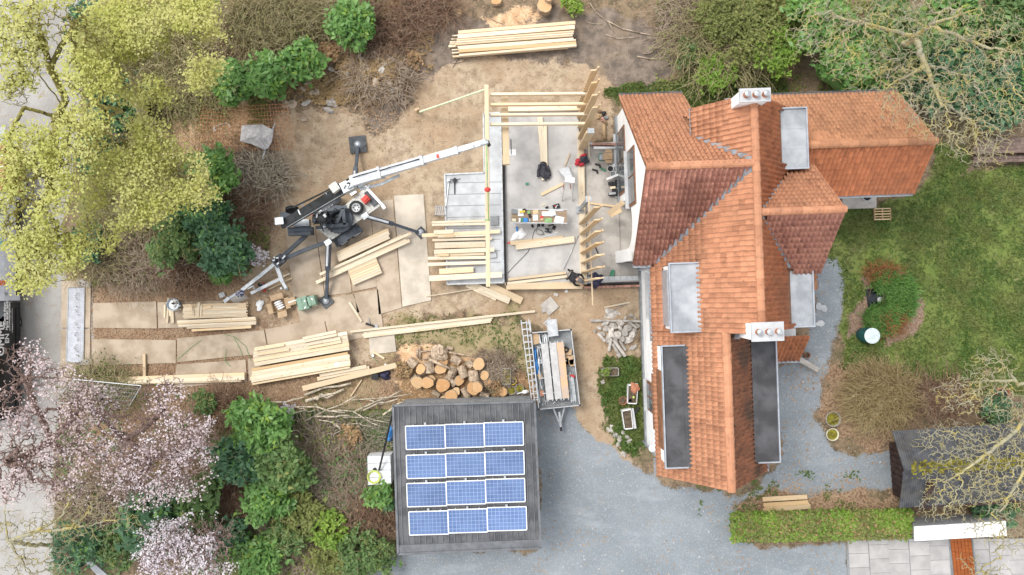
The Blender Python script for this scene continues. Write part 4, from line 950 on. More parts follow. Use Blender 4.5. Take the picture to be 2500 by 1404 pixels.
planks([(1862,1219,1970,1213,11,.30),(1864,1233,1972,1226,10,.28),(1862,1247,1978,1236,11,.28),(1866,1243,1975,1231,8,.24)], .28, .07, 'weathered board in the small pile beside the hedge', 'weathered boards by the hedge', mat='timber_warm')
planks([(1868,1228,1870,1242,6),(1962,1222,1966,1238,6)], .0, .26, 'support block under the weathered boards by the hedge', 'blocks under the weathered boards', mat='old_wood')
planks([(585,985,640,962,7),(600,992,632,974,6)], .03, .05, 'weathered short board on the leaf litter by the green shrub', 'weathered short boards', mat='stained_wood')
planks([(340,668,366,672,6)], .05, .05, 'pale weathered board lying in the grass under the brambles', None, mat='old_wood')
# ------------------------------------------------------------------ trailer crane
pmat('crane_grey', (.060, .070, .085), .25, 3, .45, .1); pmat('crane_black', (.018, .019, .02), .5, 4, .5)
pmat('crane_white', (.47, .485, .50), .16, 2.5, .4, .1); pmat('checker_plate', (.42, .42, .39), .22, 18, .5, .4, bump=.4, bscale=60)
pmat('tyre', (.028, .028, .028), .3, 8, .85); pmat('hub_white', (.66, .66, .66), .1, 4, .5, .2); pmat('rubber_pad', (.085, .09, .095), .25, 3, .9)
crane = thing('trailer_crane', P(825, 535, 0), 'dark grey trailer crane with white telescopic boom and four outriggers', 'crane')
def cb(name, pts, mat, w, h, parent=crane, **kw):
    """bar through (px, py, z) points"""
    mb = MB(); q = [P(*p) for p in pts]
    for a, b in zip(q[:-1], q[1:]): mb.beam(a, b, w, h)
    return build(name, mb, mat, parent, **kw)
dp = PP([(775,559),(809,586),(928,503),(893,457)], .85)
deck = build('deck', MB().prism(dp[::-1], .72, .85), 'checker_plate', crane)
ax = (dp[2]-dp[1]); ax /= np.linalg.norm(ax); sx = np.array((-ax[1], ax[0], 0)); dang = math.atan2(ax[1], ax[0])
build('tail_board', MB().beam(P(887, 450, .9), P(938, 505, .9), .12, .16), 'white_paint', crane)
for q in ((887, 450), (938, 505)): build('tail_lamp', MB().box(P(q[0]-2, q[1], 1.0), (.2, .14, .06), dang+1.6), 'hub_white', crane)
build('tool_tray', MB().box(P(906, 484, .90), (.26, .72, .08), dang), 'rubber_pad', crane)
def wheel(c, r, w, axis, parent, nm='wheel', label=None):
    a = np.array(axis, float); a /= np.linalg.norm(a)
    t = build(nm, MB().lathe(c, [(r*.62, -w/2), (r*.9, -w/2), (r, -w*.3), (r, w*.3), (r*.9, w/2), (r*.62, w/2)], 28, ax=a, closed=False), 'tyre', parent, smooth=True)
    build('rim', MB().lathe(c, [(.02, -w*.1), (r*.3, -w*.05), (r*.45, w*.12), (r*.62, w*.42), (r*.66, w*.46), (r*.62, -w*.4), (.05, -w*.35)], 20, ax=a), 'hub_white', t)
    mb = MB()
    q = Vector((0, 0, 1)).rotation_difference(Vector(a))
    for k in range(6):
        th = k*math.pi/3; off = np.array(q @ Vector((math.cos(th)*r*.36, math.sin(th)*r*.36, w*.14))); mb.lathe(np.array(c)+off, [(.03, -.02), (.03, .02)], 6, ax=a)
    build('wheel_nuts', mb, 'black', t, kind='stuff')
    return t
wheel(P(870, 507, 1.02), .31, .2, (.05, -.05, 1), crane, 'spare_wheel')
jc = build('jerrycan', MB().box(P(893, 487, 1.02), (.36, .30, .28), dang+.15, taper=.86), 'red', label='red plastic jerrycan on the crane deck beside the spare wheel', cat='jerrycan')
MAT['red'].node_tree
mb = MB().box(P(893, 487, 1.19), (.2, .05, .05), dang+.15); mb.tube(P(898, 482, 1.15), P(898, 482, 1.22), .035, .03, 10); build('handle', mb, 'red', jc)
# wheels and mudguards
for pts, off in (([(817,596),(878,556)], 1), ([(768,518),(826,481)], -1)):
    a, b = P(*pts[0], .75), P(*pts[1], .75); n = 7; d = (b-a); prof = []
    mb = MB()
    for i in range(n):
        t0, t1 = i/n, (i+1)/n; h0 = .75-.18*abs(2*t0-1)**4; h1 = .75-.18*abs(2*t1-1)**4
        p0 = a+d*t0; p1 = a+d*t1; p0[2] = h0; p1[2] = h1; mb.beam(p0, p1, .33, .05)
    build('mudguard', mb, 'crane_grey', crane)
    s_ = sx*(-.03 if off > 0 else .03)
    for t in (.24, .76): wheel(a+d*t+np.array((0, 0, -.42))+s_, .31, .2, sx*(-off), crane)
    build('mudguard_edge', MB().beam(a+sx*.2*off+EZ*.02, b+sx*.2*off+EZ*.02, .1, .08), 'crane_black', crane)
# turntable
tc = P(826, 535, 1.05)
tt = build('turntable', MB().lathe(tc, [(.62, -.2), (.62, 0), (.34, 0), (.34, -.2)], 40, closed=False), 'crane_grey', crane)
for k in range(48):
    th = 2*math.pi*k/48
    if k % 2 == 0: build('gear_tooth', MB().box(tc+np.array((math.cos(th)*.63, math.sin(th)*.63, -.05)), (.05, .035, .1), th), 'crane_black', tt)
build('ring_hole', MB().lathe(tc+EZ*-.15, [(.35, 0), (.35, .02)], 24), 'crane_black', tt)
mb = MB()
for a, b in (((786,515,1.35),(846,505,1.35)), ((772,556,1.35),(850,548,1.35)), ((838,508,1.35),(842,549,1.35)), ((838,512,1.36),(822,545,1.36))): mb.beam(P(*a), P(*b), .14, .12)
build('slewing_frame', mb, 'crane_grey', crane)
build('slew_motor', MB().lathe(P(829, 531, 1.1), [(.1, 0), (.1, .3), (.03, .33)], 14), 'crane_black', crane)
# engine and counterweight
eng = build('engine', MB().box(P(783, 530, 1.35), (.62, .55, .4), -.05), 'crane_black', crane)
g = RNG(31)
for k in range(16):
    c = P(765+g.random()*42, 515+g.random()*38, 1.5+g.random()*.15); m_ = ['steel_grey', 'crane_black', 'crane_grey', 'galv'][k % 4]
    if k % 3 == 0: build('hose', MB().path([c, c+np.array((.12, g.normal()*.12, .1)), c+np.array((.28, g.normal()*.2, .03)), c+np.array((.4, g.normal()*.2, -.1))], .022, 6), 'crane_black', eng)
    else: build('engine_fitting', MB().box(c, (.06+.12*g.random(), .05+.1*g.random(), .12), g.random()*3), m_, eng)
build('orange_cap', MB().box(P(760, 523, 1.62), (.18, .07, .06), .1), 'red', eng)
build('counterweight', MB().box(P(734, 565, 1.2), (1.05, .36, .5), .05, taper=.94), 'crane_grey', crane)
build('counterweight', MB().box(P(733, 561, 1.5), (1.08, .13, .1), .05), 'crane_grey', crane)
build('battery_box', MB().box(P(737, 545, 1.3), (.72, .30, .3), .05), 'steel_grey', crane)
build('oil_tank', MB().box(P(706, 527, 1.5), (.62, .34, .4), .06), 'crane_grey', crane)
build('cable_drum', MB().lathe(P(713, 512, 2.0), [(.28, -.06), (.28, -.02), (.12, -.02), (.12, .02), (.28, .02), (.28, .06)], 26, ax=(.15, -.95, .35)), 'crane_black', crane)
build('mast_head', MB().box(P(684, 540, 2.3), (.36, .30, .3), .1), 'steel_grey', crane)
# mast (lower boom)
mast = cb('mast', [(694,548,2.0),(845,458,4.2)], 'crane_black', .34, .42)
for s in (-1, 1): 
    a, b = P(694, 548, 2.22)+sx*.16*s, P(845, 458, 4.42)+sx*.16*s; build('mast_edge', MB().beam(a, b, .03, .04), 'steel_grey', mast)
for k in range(6):   # slanted white lettering blocks on the mast flank
    c = P(766+k*7.4, 512-k*4.4, 2.75+k*.11); build('lettering_block', MB().box(c-sx*.22+EZ*.0, (.10, .012, .17), dang+.1, rx=.45), 'white_paint', mast)
cb('guide_rod', [(716,506,2.9),(790,470,3.9),(866,430,5.0)], 'crane_black', .06, .06)
for q in ((735,498,3.15),(793,469,3.95),(846,441,4.7)): cb('rod_bracket', [q,(q[0]+9,q[1]+9,q[2]-.15)], 'steel_grey', .05, .05)
cb('mast_frame', [(728,512,2.9),(733,524,2.9),(741,518,2.9)], 'galv', .05, .05)
# knuckle
kn = build('knuckle', MB().box(P(862, 450, 4.5), (.9, .42, .5), dang-.15), 'steel_grey', crane)
g = RNG(8)
for k in range(14):
    c = P(838+g.random()*62, 458-g.random()*18-.0*k, 4.75+g.random()*.1)
    build('hydraulic_fitting', MB().box(c, (.08+.2*g.random(), .05+.06*g.random(), .1), dang+.3*g.normal()), ['galv', 'crane_black', 'steel_grey', 'crane_white'][k % 4], kn)
build('winch', MB().box(P(818, 458, 4.45), (.34, .34, .3), dang), 'checker_plate', crane)
# telescopic boom
def boomsec(p0, p1, w, h, nm='boom_section'): return cb(nm, [p0, p1], 'crane_white', w, h)
b0, b1 = (866,441,4.9), (1188,346,6.6)
def bl(t, dz=0): return tuple(b0[i]+(b1[i]-b0[i])*t for i in range(2))+(b0[2]+(b1[2]-b0[2])*t+dz,)
boomsec(bl(-.02), bl(.20), .40, .36); boomsec(bl(.17, .01), bl(.52, .01), .32, .30); boomsec(bl(.5, .0), bl(.78, .0), .25, .25); boomsec(bl(.76), bl(1.0), .19, .2)
for t, w in ((.2, .44), (.52, .35), (.78, .28)): cb('boom_collar', [bl(t-.008), bl(t+.008)], 'galv', w, w*.95)
cb('boom_stripe', [bl(.2, .17), bl(.5, .17)], 'steel_grey', .03, .012)
for t0, t1, o_ in ((.0, .2, .14), (.2, .5, .1)):
    a, b = P(*bl(t0, .2))+sx*o_, P(*bl(t1, .2))+sx*o_; build('boom_hose', MB().path([a, a*.7+b*.3+EZ*.05, a*.35+b*.65-EZ*.02, b], .02, 6), 'crane_black', crane)
for t0, w_ in ((.06, .26), (.1, .18), (.3, .2), (.62, .14)): build('boom_decal', MB().beam(P(*bl(t0, .185 if t0 < .2 else .163)), P(*bl(t0+.018, .185 if t0 < .2 else .163)), w_, .006), 'crane_grey' if t0 < .3 else 'red', crane)
cb('lift_cylinder', [(880,462,4.6),(930,450,4.9),(975,428,5.1)], 'steel_grey', .1, .1)
for t in (.62, .9): build('boom_pin', MB().lathe(P(*bl(t, .13)), [(.03, -.02), (.03, .03)], 8), 'steel_grey', crane)
bh = cb('boom_head', [(1172,352,6.62),(1192,347,6.62)], 'steel_grey', .10, .16); cb('sheave', [(1190,346,6.5),(1194,355,6.2)], 'crane_black', .12, .1)
cb('hoist_rope', [(1192,350,6.2),(1190.2,462,4.6)], 'steel_grey', .018, .018)
hk = build('hook_block', MB().ellip(P(1190.2, 463, 4.55), (.13, .10, .16), 12, 8), 'red', crane, smooth=True)
pmat('sling_green', (.22, .36, .16), .15, 6, .8); pmat('strap_cream', (.62, .60, .45), .1, 6, .8)
for a, b in (((1190,463,4.5),(1187.5,352,3.27)), ((1191.5,463,4.5),(1192.5,538,3.27))):
    build('lifting_sling', MB().beam(P(*a), P(*b), .05, .012), 'sling_green', label='green lifting sling from the crane hook to the %s of the hoisted beam' % ('boom end' if b[1] < 400 else 'plank end'), cat='sling')
for y in (352, 538): build('sling_loop', MB().box(P(1190, y, 3.1), (.2, .06, .33)), 'sling_green', label='green sling loop wrapped round the hoisted beam at its %s' % ('boom end' if y < 400 else 'plank end'), cat='sling')
# outriggers
def outrigger(pts, pad, rot, size, two=False):
    o = cb('outrigger', pts[:2], 'crane_grey', .2, .2)
    build('outrigger_sleeve', MB().beam(P(*pts[1]), P(*pts[2]), .13, .13), 'crane_grey', o)
    q0, q1 = P(*pts[0]), P(*pts[1]); d = q1-q0
    build('outrigger_cylinder', MB().tube(q0+EZ*.16+d*.05, q0+d*.85+EZ*.16, .05, .05, 8), 'crane_white', o)
    build('hinge_plate', MB().box(q0+EZ*.05, (.3, .24, .26), dang), 'galv', o)
    c = P(*pad); build('outrigger_foot', MB().lathe(c+EZ*.07, [(.16, 0), (.14, .05), (.05, .09)], 14), 'steel_grey', o)
    build('support_pad', MB().box(c+EZ*.03, (size, size, .06), rot), 'rubber_pad', label='square dark rubber pad under the %s' % two, cat='pad')
outrigger([(863,470,.9),(869,410,.6),(874,360,.12)], (874,353,.02), .12, .76, 'outrigger standing on the sand')
build('support_pad', MB().box(P(876, 351, .08), (.5, .5, .05), .65), 'rubber_pad', label='smaller turned rubber pad on top of the square pad on the sand', cat='pad')
outrigger([(893,528,.9),(960,547,.6),(1024,568,.12)], (1028,568,.05), .75, .42, 'outrigger on the pale ground board')
outrigger([(803,592,.9),(800,660,.6),(797,730,.12)], (797,735,.05), .7, .52, 'outrigger beside the green crates')
# drawbar
for pts in ([(748,574,.8),(684,632,.7)], [(805,588,.8),(740,612,.75),(676,640,.7)]): cb('drawbar_arm', pts, 'crane_grey', .17, .17)
cb('drawbar', [(682,636,.7),(625,682,.65),(592,708,.6)], 'galv', .15, .15); cb('drawbar', [(592,708,.58),(560,728,.55)], 'steel_grey', .11, .1)
cb('coupling', [(560,727,.55),(548,737,.5)], 'galv', .14, .12)
build('drawbar_head', MB().box(P(681, 637, .75), (.5, .42, .24), .7), 'crane_grey', crane)
for k in range(8): build('drawbar_fitting', MB().box(P(668+rnd.random()*26, 627+rnd.random()*20, .95), (.1+.1*rnd.random(), .06, .1), rnd.random()*3), ['galv', 'black', 'steel_grey'][k % 3], crane)
cb('jack_arm', [(676,650,.75),(690,688,.7)], 'crane_white', .16, .16); cb('jack_arm', [(690,688,.7),(699,704,.7)], 'crane_white', .13, .13)
build('jack_foot', MB().lathe(P(699, 704, .02), [(.1, 0), (.1, .08), (.05, .12), (.05, .75)], 12), 'crane_white', crane)
cb('jib_extension', [(613,716,.42),(690,678,.45)], 'crane_white', .13, .13); cb('brake_lever', [(606,705,.75),(618,698,.9),(622,708,.7)], 'galv', .05, .05)
wheel(P(640, 697, .22), .2, .09, (.4, .9, .2), crane, 'jockey_wheel')
# plaid shirt on the drawbar
m, nt, N, L = nodes('plaid')
p = wpos(nt); ck = N.new('ShaderNodeTexChecker'); ck.inputs['Scale'].default_value = 14; ck.inputs['Color1'].default_value = (.02, .022, .06, 1); ck.inputs['Color2'].default_value = (.33, .33, .40, 1); L.new(p, ck.inputs[0])
finish(nt, ck.outputs[0], .9)
def cloth(name, px, py, z, r, mat, seed, label, cat, h=.12, rz=0, **kw):
    """crumpled cloth heap with folds"""
    g = RNG(seed); n, mm = 26, 9; v = []; f = []
    ph = g.random(4)*6; c = P(px, py, z)
    for j in range(mm+1):
        rr = j/mm
        for i in range(n):
            t = 2*math.pi*i/n; k = 1+.16*math.sin(3*t+ph[0])+.10*math.sin(5*t+ph[1])+.05*math.sin(8*t+ph[3])
            x, y = r[0]*rr*k*math.cos(t), r[1]*rr*k*math.sin(t)
            zz = h*(1-rr**2.5)*(.75+.3*math.sin(x*16+ph[2])*math.cos(y*13+ph[3]))+.02*math.sin(6*t+rr*7)*rr
            v.append((c[0]+x*math.cos(rz)-y*math.sin(rz), c[1]+x*math.sin(rz)+y*math.cos(rz), z+max(zz, .0)))
    for j in range(mm):
        for i in range(n): f.append((j*n+i, j*n+(i+1) % n, (j+1)*n+(i+1) % n, (j+1)*n+i))
    v2 = [(a, b, z-.02) for a, b, _ in v[-n:]]; bb = len(v); v += v2
    f += [(mm*n+i, mm*n+(i+1) % n, bb+(i+1) % n, bb+i) for i in range(n)]
    return build(name, MB().add(v, f), mat, label=label, cat=cat, smooth=True, **kw)
cloth('plaid_shirt', 587, 716, .64, (.22, .15), 'plaid', 3, 'dark blue and white plaid shirt hung over the crane drawbar', 'shirt', .14, .6)

# ------------------------------------------------------------------ flatbed trailer with scaffold parts
tr = thing('flat_trailer', P(1352, 900, 0), 'low-sided flat trailer loaded with scaffold parts beside the garage', 'trailer')
q = PP([(1296,812),(1393,804),(1414,987),(1315,997)], .62)
bed = build('bed', MB().prism(q[::-1], .5, .60), 'plinth', tr)
for i in range(4): build('side_board', MB().beam(q[i]+EZ*.14, q[(i+1) % 4]+EZ*.14, .035, .30), 'alu', tr)
for p_ in q: build('corner_post', MB().box(p_+EZ*.16, (.07, .07, .36), -.1), 'black', tr)
bx = (q[2]-q[1]); bx /= np.linalg.norm(bx); by = np.array((-bx[1], bx[0], 0)); tang = math.atan2(bx[1], bx[0])
def tq(s, t, z): p_ = (q[0]*(1-s)+q[1]*s)*(1-t)+(q[3]*(1-s)+q[2]*s)*t; return np.array((p_[0], p_[1], z))
for t in (.42, .6):
    for s in (.02, .98): wheel(tq(s, t, .28)+EZ*0, .27, .17, by, tr)
for s in (.35, .65): build('drawbar_arm', MB().beam(tq(s, 1, .5), P(1367, 1036, .45), .07, .08), 'galv', tr)
build('drawbar', MB().beam(P(1365, 1005, .48), P(1369, 1042, .48), .09, .1), 'galv', tr); build('coupling', MB().beam(P(1369, 1040, .48), P(1370, 1052, .46), .1, .1), 'black', tr)
build('jockey_wheel', MB().lathe(P(1362, 1018, 0), [(.06, 0), (.06, .12), (.03, .14), (.03, .7)], 10), 'galv', tr)
pmat('scaffold_board', (.46, .45, .44), .10, 3, .5, .3, bump=.3, bscale=70); pmat('scaffold_rust', (.50, .42, .36), .15, 1.2, .6, .2, bump=.3, bscale=70, c2=(.66, .40, .22))
for i, (s0, mt, lb) in enumerate(((.30, 'scaffold_board', 'grey perforated scaffold deck at the ladder side of the trailer load'), (.505, 'scaffold_board', 'grey perforated scaffold deck in the middle of the trailer load'), (.685, 'scaffold_rust', 'rust-stained perforated scaffold deck at the tube side of the trailer load'))):
    t_ = build('scaffold_deck', MB().beam(tq(s0, .15, .98), tq(s0-.005, .885, .98), .31, .07), mt, label=lb, cat='scaffold deck', group='scaffold decks on the trailer')
    for e_, k in ((.14, -1), (.895, 1)):
        for o_ in (-.1, .1): build('deck_hook', MB().box(tq(s0, e_, .98)+by*o_, (.07, .05, .06), tang), 'galv', t_)
g = RNG(12)
for i in range(4): build('deck_bearer', MB().beam(tq(.13, .2+.2*i, .9), tq(.8, .2+.2*i, .9), .05, .06), 'galv', label='galvanised bearer tube under the scaffold decks', cat='scaffold tube', group='bearers under the scaffold decks')
for i in range(26):
    s = .80+.15*(i % 13)/13+g.normal()*.004; z = .64+.055*(i//13); t0 = .55+.1*g.random(); 
    build('scaffold_tube', MB().tube(tq(s, t0, z), tq(s+.006*g.normal(), .97-.03*g.random(), z), .022, .022, 7), 'galv', label='thin galvanised tube in the bundle at the trailer side', cat='scaffold tube', group='tube bundle on the trailer')
for i in range(16):
    s = .10+.15*g.random(); t0 = .18+.6*g.random(); L_ = .12+.25*g.random()
    build('scaffold_tube', MB().tube(tq(s, t0, .66+.16*g.random()), tq(s+.04*g.normal(), min(.97, t0+L_), .66+.16*g.random()), .022, .022, 7), 'galv', label='loose galvanised tube between the ladder and the scaffold decks', cat='scaffold tube', group='loose tubes on the trailer')
for i in range(14):
    s = .08+.7*g.random(); t0 = .90+.06*g.random()
    build('scaffold_tube', MB().tube(tq(s, t0, .68+.1*g.random()), tq(s+.08*g.normal()+.06, t0+.02*g.normal(), .70+.08*g.random()), .022, .022, 7), ['galv', 'galv', 'steel_grey'][i % 3], label='short scaffold fitting across the drawbar end of the trailer', cat='scaffold tube', group='short fittings on the trailer')
for i in range(8):
    s = .2+.25*g.random(); build('scaffold_tube', MB().tube(tq(s, .02+.04*g.random(), .7+.1*g.random()), tq(s+.02*g.normal(), .15, .72+.1*g.random()), .022, .022, 7), 'galv', label='scaffold tube end sticking out by the aluminium steps', cat='scaffold tube', group='tube ends on the trailer')
for i, (s, t, a, b) in enumerate(((.86, .30, .34, .3), (.88, .40, .36, .42), (.80, .42, .2, .3), (.93, .44, .2, .3), (.10, .08, .36, .5), (.12, .58, .2, .26))):
    build('cardboard_box', MB().box(tq(s, t, .60+.08), (b, a, .16), tang+.1*(i-2)), 'cardboard', label=['brown box behind the black tyre on the trailer', 'largest brown box on the trailer between tubes and tyre', 'narrow brown box against the rusty scaffold deck', 'small brown box against the trailer side board', 'orange-brown crate in the trailer corner by the ladder', 'small brown box beside the blue sheet'][i], cat='box')
build('loose_tyre', MB().lathe(tq(.82, .26, .78), [(.06, -.04), (.12, -.05), (.14, 0), (.12, .05), (.06, .04)], 18, closed=False), 'tyre', label='small black tyre lying in the trailer', cat='tyre', smooth=True)
o = cloth('blue_sheet', 1308.5, 885, .66, (.62, .11), 'blue', 9, 'crumpled blue plastic sheet between ladder and scaffold decks', 'sheet', .2, tang)
for i in range(2): cloth('red_fitting', 1396+i*5, 917+i*2, .74, (.07, .05), 'red', 30+i, ['small red clamp on the tube bundle', 'second small red clamp on the tube bundle by the side board'][i], 'clamp', .05)
build('orange_block', MB().box(tq(.12, .80, .72), (.26, .16, .12), tang), 'terracotta', label='orange block among the trailer fittings', cat='block')
def ladder(name, p0, p1, w, n, mat, label, up=(0, 0, 1), taper=1.0, tread=.03, cat='ladder', treadw=None):
    t = thing(name, p0, label, cat); p0 = np.array(p0); p1 = np.array(p1); d = (p1-p0)/np.linalg.norm(p1-p0)
    s = np.cross(d, up); s /= np.linalg.norm(s)
    for k in (-1, 1): build('rail', MB().beam(p0+s*k*w/2, p1+s*k*w/2*taper, .035, .07, up), mat, t)
    for i in range(n):
        f_ = (i+.5)/n; c = p0+(p1-p0)*f_; ww = w*(1+(taper-1)*f_)-.04
        build('rung', MB().beam(c-s*ww/2, c+s*ww/2, treadw or tread, .028), mat, t)
    return t
ladder('extension_ladder', P(1281, 780, .75), P(1308, 984, .85), .34, 13, 'alu', 'long aluminium ladder lying along the trailer side board', treadw=.05)
ladder('extension_ladder', P(1289, 783, .85), P(1309, 978, .95), .16, 13, 'alu', 'narrow upper section of the aluminium ladder by the trailer')
ladder('step_ladder', P(1351, 821, .95), P(1346, 780, 1.05), .42, 8, 'alu', 'grey aluminium steps laid over the trailer tailboard', treadw=.09)
ladder('step_ladder', P(1336, 800, .80), P(1352, 785, .80), .5, 5, 'alu', 'grey aluminium ladder feet sticking out under the steps')

# ------------------------------------------------------------------ interior tools and people
stl = ladder('standing_stepladder', P(1375, 412, FZ+.02), P(1391, 438, 1.75), .52, 7, 'alu', 'white aluminium stepladder standing open on the floor slab', taper=.55, treadw=.12)
for s in (-1, 1): build('back_leg', MB().beam(P(1391, 438, 1.75)+np.array((s*.16, 0, 0)), P(1385+s*13, 490, FZ+.02), .03, .05), 'alu', stl)
build('top_step', MB().box(P(1391, 439, 1.78), (.42, .22, .04), -.1), 'white_paint', stl)
build('cross_bar', MB().beam(P(1374, 478, .55), P(1396, 477, .55), .03, .03), 'alu', stl)
for s in (-1, 1): build('red_strap', MB().beam(P(1384+s*8, 450, 1.2), P(1385+s*9, 462, .8), .03, .02), 'red', stl)
tb = thing('worktable', P(1316, 528, FZ), 'narrow trestle worktable crowded with tools and papers on the floor slab', 'table')
tz = FZ+.78
build('tabletop', MB().box(P(1316, 528, tz-.02), (2.45, .62, .04), 0), 'old_wood', tb)
build('table_edge', MB().box(P(1316, 511.3, tz), (2.5, .04, .07), -.01), 'alu', tb); build('table_edge', MB().box(P(1316, 544.5, tz), (2.5, .04, .07), -.01), 'alu', tb)
for x, y in ((1256, 515), (1376, 515), (1256, 541), (1376, 541)): build('leg', MB().box(P(x, y, FZ+.38), (.05, .05, .76)), 'alu', tb)
ct = Zm(1220, 480, .1068)
def onT(name, x, y, a, b, h, mat, label, cat, rz=0, tz_=tz+.002, taper=1.0): return build(name, MB().box(P(*ct(x, y), tz_+h/2), (a, b, h), rz, taper=taper), mat, label=label, cat=cat)
onT('tool_case', 340, 340, .28, .2, .10, 'plinth', 'grey plastic case at the end of the worktable', 'case', -.1)
onT('parts_tray', 480, 370, .26, .30, .04, 'white_paint', 'white tray under the yellow drill on the worktable', 'tray')
dr = onT('cordless_drill', 515, 345, .24, .08, .10, 'yellow', 'yellow cordless drill on the worktable', 'drill', .1, tz+.045); build('grip', MB().box(P(*ct(560, 310), tz+.1), (.14, .12, .08), .3), 'black', dr)
onT('screw_box', 330, 540, .18, .13, .08, 'strap_cream', 'cream screw box at the table corner', 'box', -.1)
onT('screw_box', 455, 535, .08, .17, .08, 'white_paint', 'white and red screw box on the worktable', 'box')
onT('screw_box', 510, 535, .08, .17, .09, 'green_plastic', 'green screw box on the worktable', 'box')
onT('screw_box', 590, 535, .20, .18, .08, 'blue', 'blue screw box on the worktable', 'box')
onT('grinder', 690, 440, .12, .16, .09, 'black', 'black power tool in the middle of the worktable', 'tool', .4, taper=.7)
onT('grinder', 685, 540, .11, .18, .08, 'steel_grey', 'grey power tool between screw boxes and papers', 'tool', .1, taper=.7)
onT('sponge', 665, 360, .13, .13, .08, 'sling_green', 'green-grey sponge on the worktable', 'sponge', .3)
onT('wood_offcut', 820, 350, .24, .18, .03, 'timber_warm', 'square wood offcut on the worktable', 'offcut', .2)
onT('paper_sheet', 815, 480, .22, .26, .012, 'white_paint', 'crumpled white paper beside the red box on the worktable', 'paper', .05)
onT('red_box', 960, 465, .13, .10, .07, 'red', 'small red box on the worktable', 'box', .1)
onT('orange_card', 965, 515, .14, .07, .03, 'timber_warm', 'orange card below the small red box', 'card', .2)
onT('paper_sheet', 1120, 390, .60, .20, .012, 'white_paint', 'long white drawing on the worktable', 'paper', .03)
onT('spirit_level', 1290, 322, .66, .05, .04, 'alu', 'aluminium straightedge along the table edge', 'tool', -.01)
onT('storage_box', 1110, 545, .32, .20, .06, 'sling_green', 'pale green plastic organiser on the worktable', 'box')
MAT['organiser'] = pmat('organiser', (.36, .42, .38), .1, 6, .5)
onT('paper_sheet', 1360, 530, .40, .30, .016, 'white_paint', 'large white plan at the end of the worktable', 'paper', -.25)
onT('caulking_gun', 1240, 435, .30, .05, .05, 'steel_grey', 'grey caulking gun on the papers', 'tool', .25, tz+.02)
fl = FZ
onT('tool_crate', 1290, 225, .30, .20, .12, 'black', 'open black tool crate on the floor behind the worktable', 'crate', .3, fl)
for k, (x, y, m_) in enumerate(((1270, 215, 'red'), (1310, 205, 'alu'), (1285, 245, 'white_paint'))): onT('hand_tool', x, y, .1, .04, .03, m_, ['red handled tool in the black crate', 'metal tool in the black crate', 'white tool in the black crate'][k], 'tool', .5*k, fl+.12)
onT('cable_clamp', 1075, 250, .14, .10, .06, 'black', 'black clamp on the floor beside the tool crate', 'clamp', .5, fl)
onT('wood_offcut', 1000, 190, .13, .04, .04, 'timber', 'tiny offcut on the floor behind the worktable', 'offcut', .6, fl)
onT('charger', 750, 675, .10, .14, .06, 'black', 'small black charger on the floor in front of the worktable', 'charger', .4, fl)
onT('charger', 890, 655, .13, .13, .08, 'black', 'black battery charger wired to the long cable', 'charger', 0, fl); onT('charger', 985, 655, .12, .12, .08, 'black', 'second black battery charger beside the wired one', 'charger', 0, fl)
rd = onT('site_radio', 1105, 775, .28, .18, .14, 'black', 'black site radio on the floor slab', 'radio', -.2, fl); 
for k in (-1, 1): build('speaker', MB().lathe(P(*ct(1105+k*50, 770), fl+.14), [(.05, 0), (.045, .012)], 12), 'plinth', rd)
onT('tool_bag', 1240, 710, .14, .18, .08, 'black', 'black tool bag beside the site radio', 'bag', -.4, fl); onT('strap', 1170, 650, .26, .05, .03, 'black', 'black strap under the table edge', 'strap', .3, fl)
build('water_bottle', MB().tube(P(*ct(385, 690), fl+.05), P(*ct(405, 800), fl+.05), .045, .04, 12), 'blue', label='blue water bottle beside the white bag', cat='bottle', smooth=True)
cloth('white_bag', 1267, 574, fl+.01, (.36, .22), 'white_paint', 21, 'crumpled white sack on the floor slab', 'sack', .12, .5)
lv = onT('spirit_level', 650, 1005, 1.9, .06, .04, 'red', 'long red spirit level beside the floor planks', 'spirit level', .115, fl+.04)
onT('straightedge', 1130, 880, .85, .05, .03, 'alu', 'short aluminium straightedge above the red spirit level', 'straightedge', .33, fl)
build('power_cable', MB().path([P(*ct(x, y), fl+.012) for x, y in ((875,700),(800,770),(765,860),(745,985),(725,1120),(650,1260),(520,1400),(300,1620),(180,1760))], .012, 5), 'black', label='long black power cable across the floor slab', cat='cable')
g = RNG(77); th = np.linspace(0, 14, 60); build('power_cable', MB().path([P(1316+9*math.cos(t)+.3*t, 567+7*math.sin(t*1.07), fl+.012+.0005*i) for i, t in enumerate(th)], .006, 4), 'black', label='thin black cable coiled beside the site radio', cat='cable')
build('metal_pipe', MB().tube(P(1376, 658, fl+.03), P(1412, 574, fl+.05), .02, .02, 8), 'alu', label='long thin metal tube slanting on the floor slab', cat='tube', smooth=True)
build('metal_pipe', MB().tube(P(1247, 340, fl+.03), P(1248, 377, fl+.03), .015, .015, 8), 'black', label='short black bar lying by the white plastic sheet', cat='bar')
build('paper_sheet', MB().box(P(1252, 372, fl+.006), (.3, .28, .01)), 'white_paint', label='square white sheet on the floor slab by the glulam beam', cat='paper')
build('green_box', MB().box(P(1287, 449, fl+.04), (.14, .10, .08), .1), 'green_plastic', label='small green box alone on the floor slab', cat='box')
bt = build('grey_case', MB().box(P(1207, 539, .45+.05), (.36, .42, .1), .02, taper=.97), 'plinth', label='dark grey tool case on the terrace slab', cat='case'); build('handle', MB().box(P(1207, 548, .5), (.16, .04, .05)), 'black', bt)
tp = thing('tripod', P(1106, 450, .45), 'black folded tripod lying on the terrace slab corner', 'tripod')
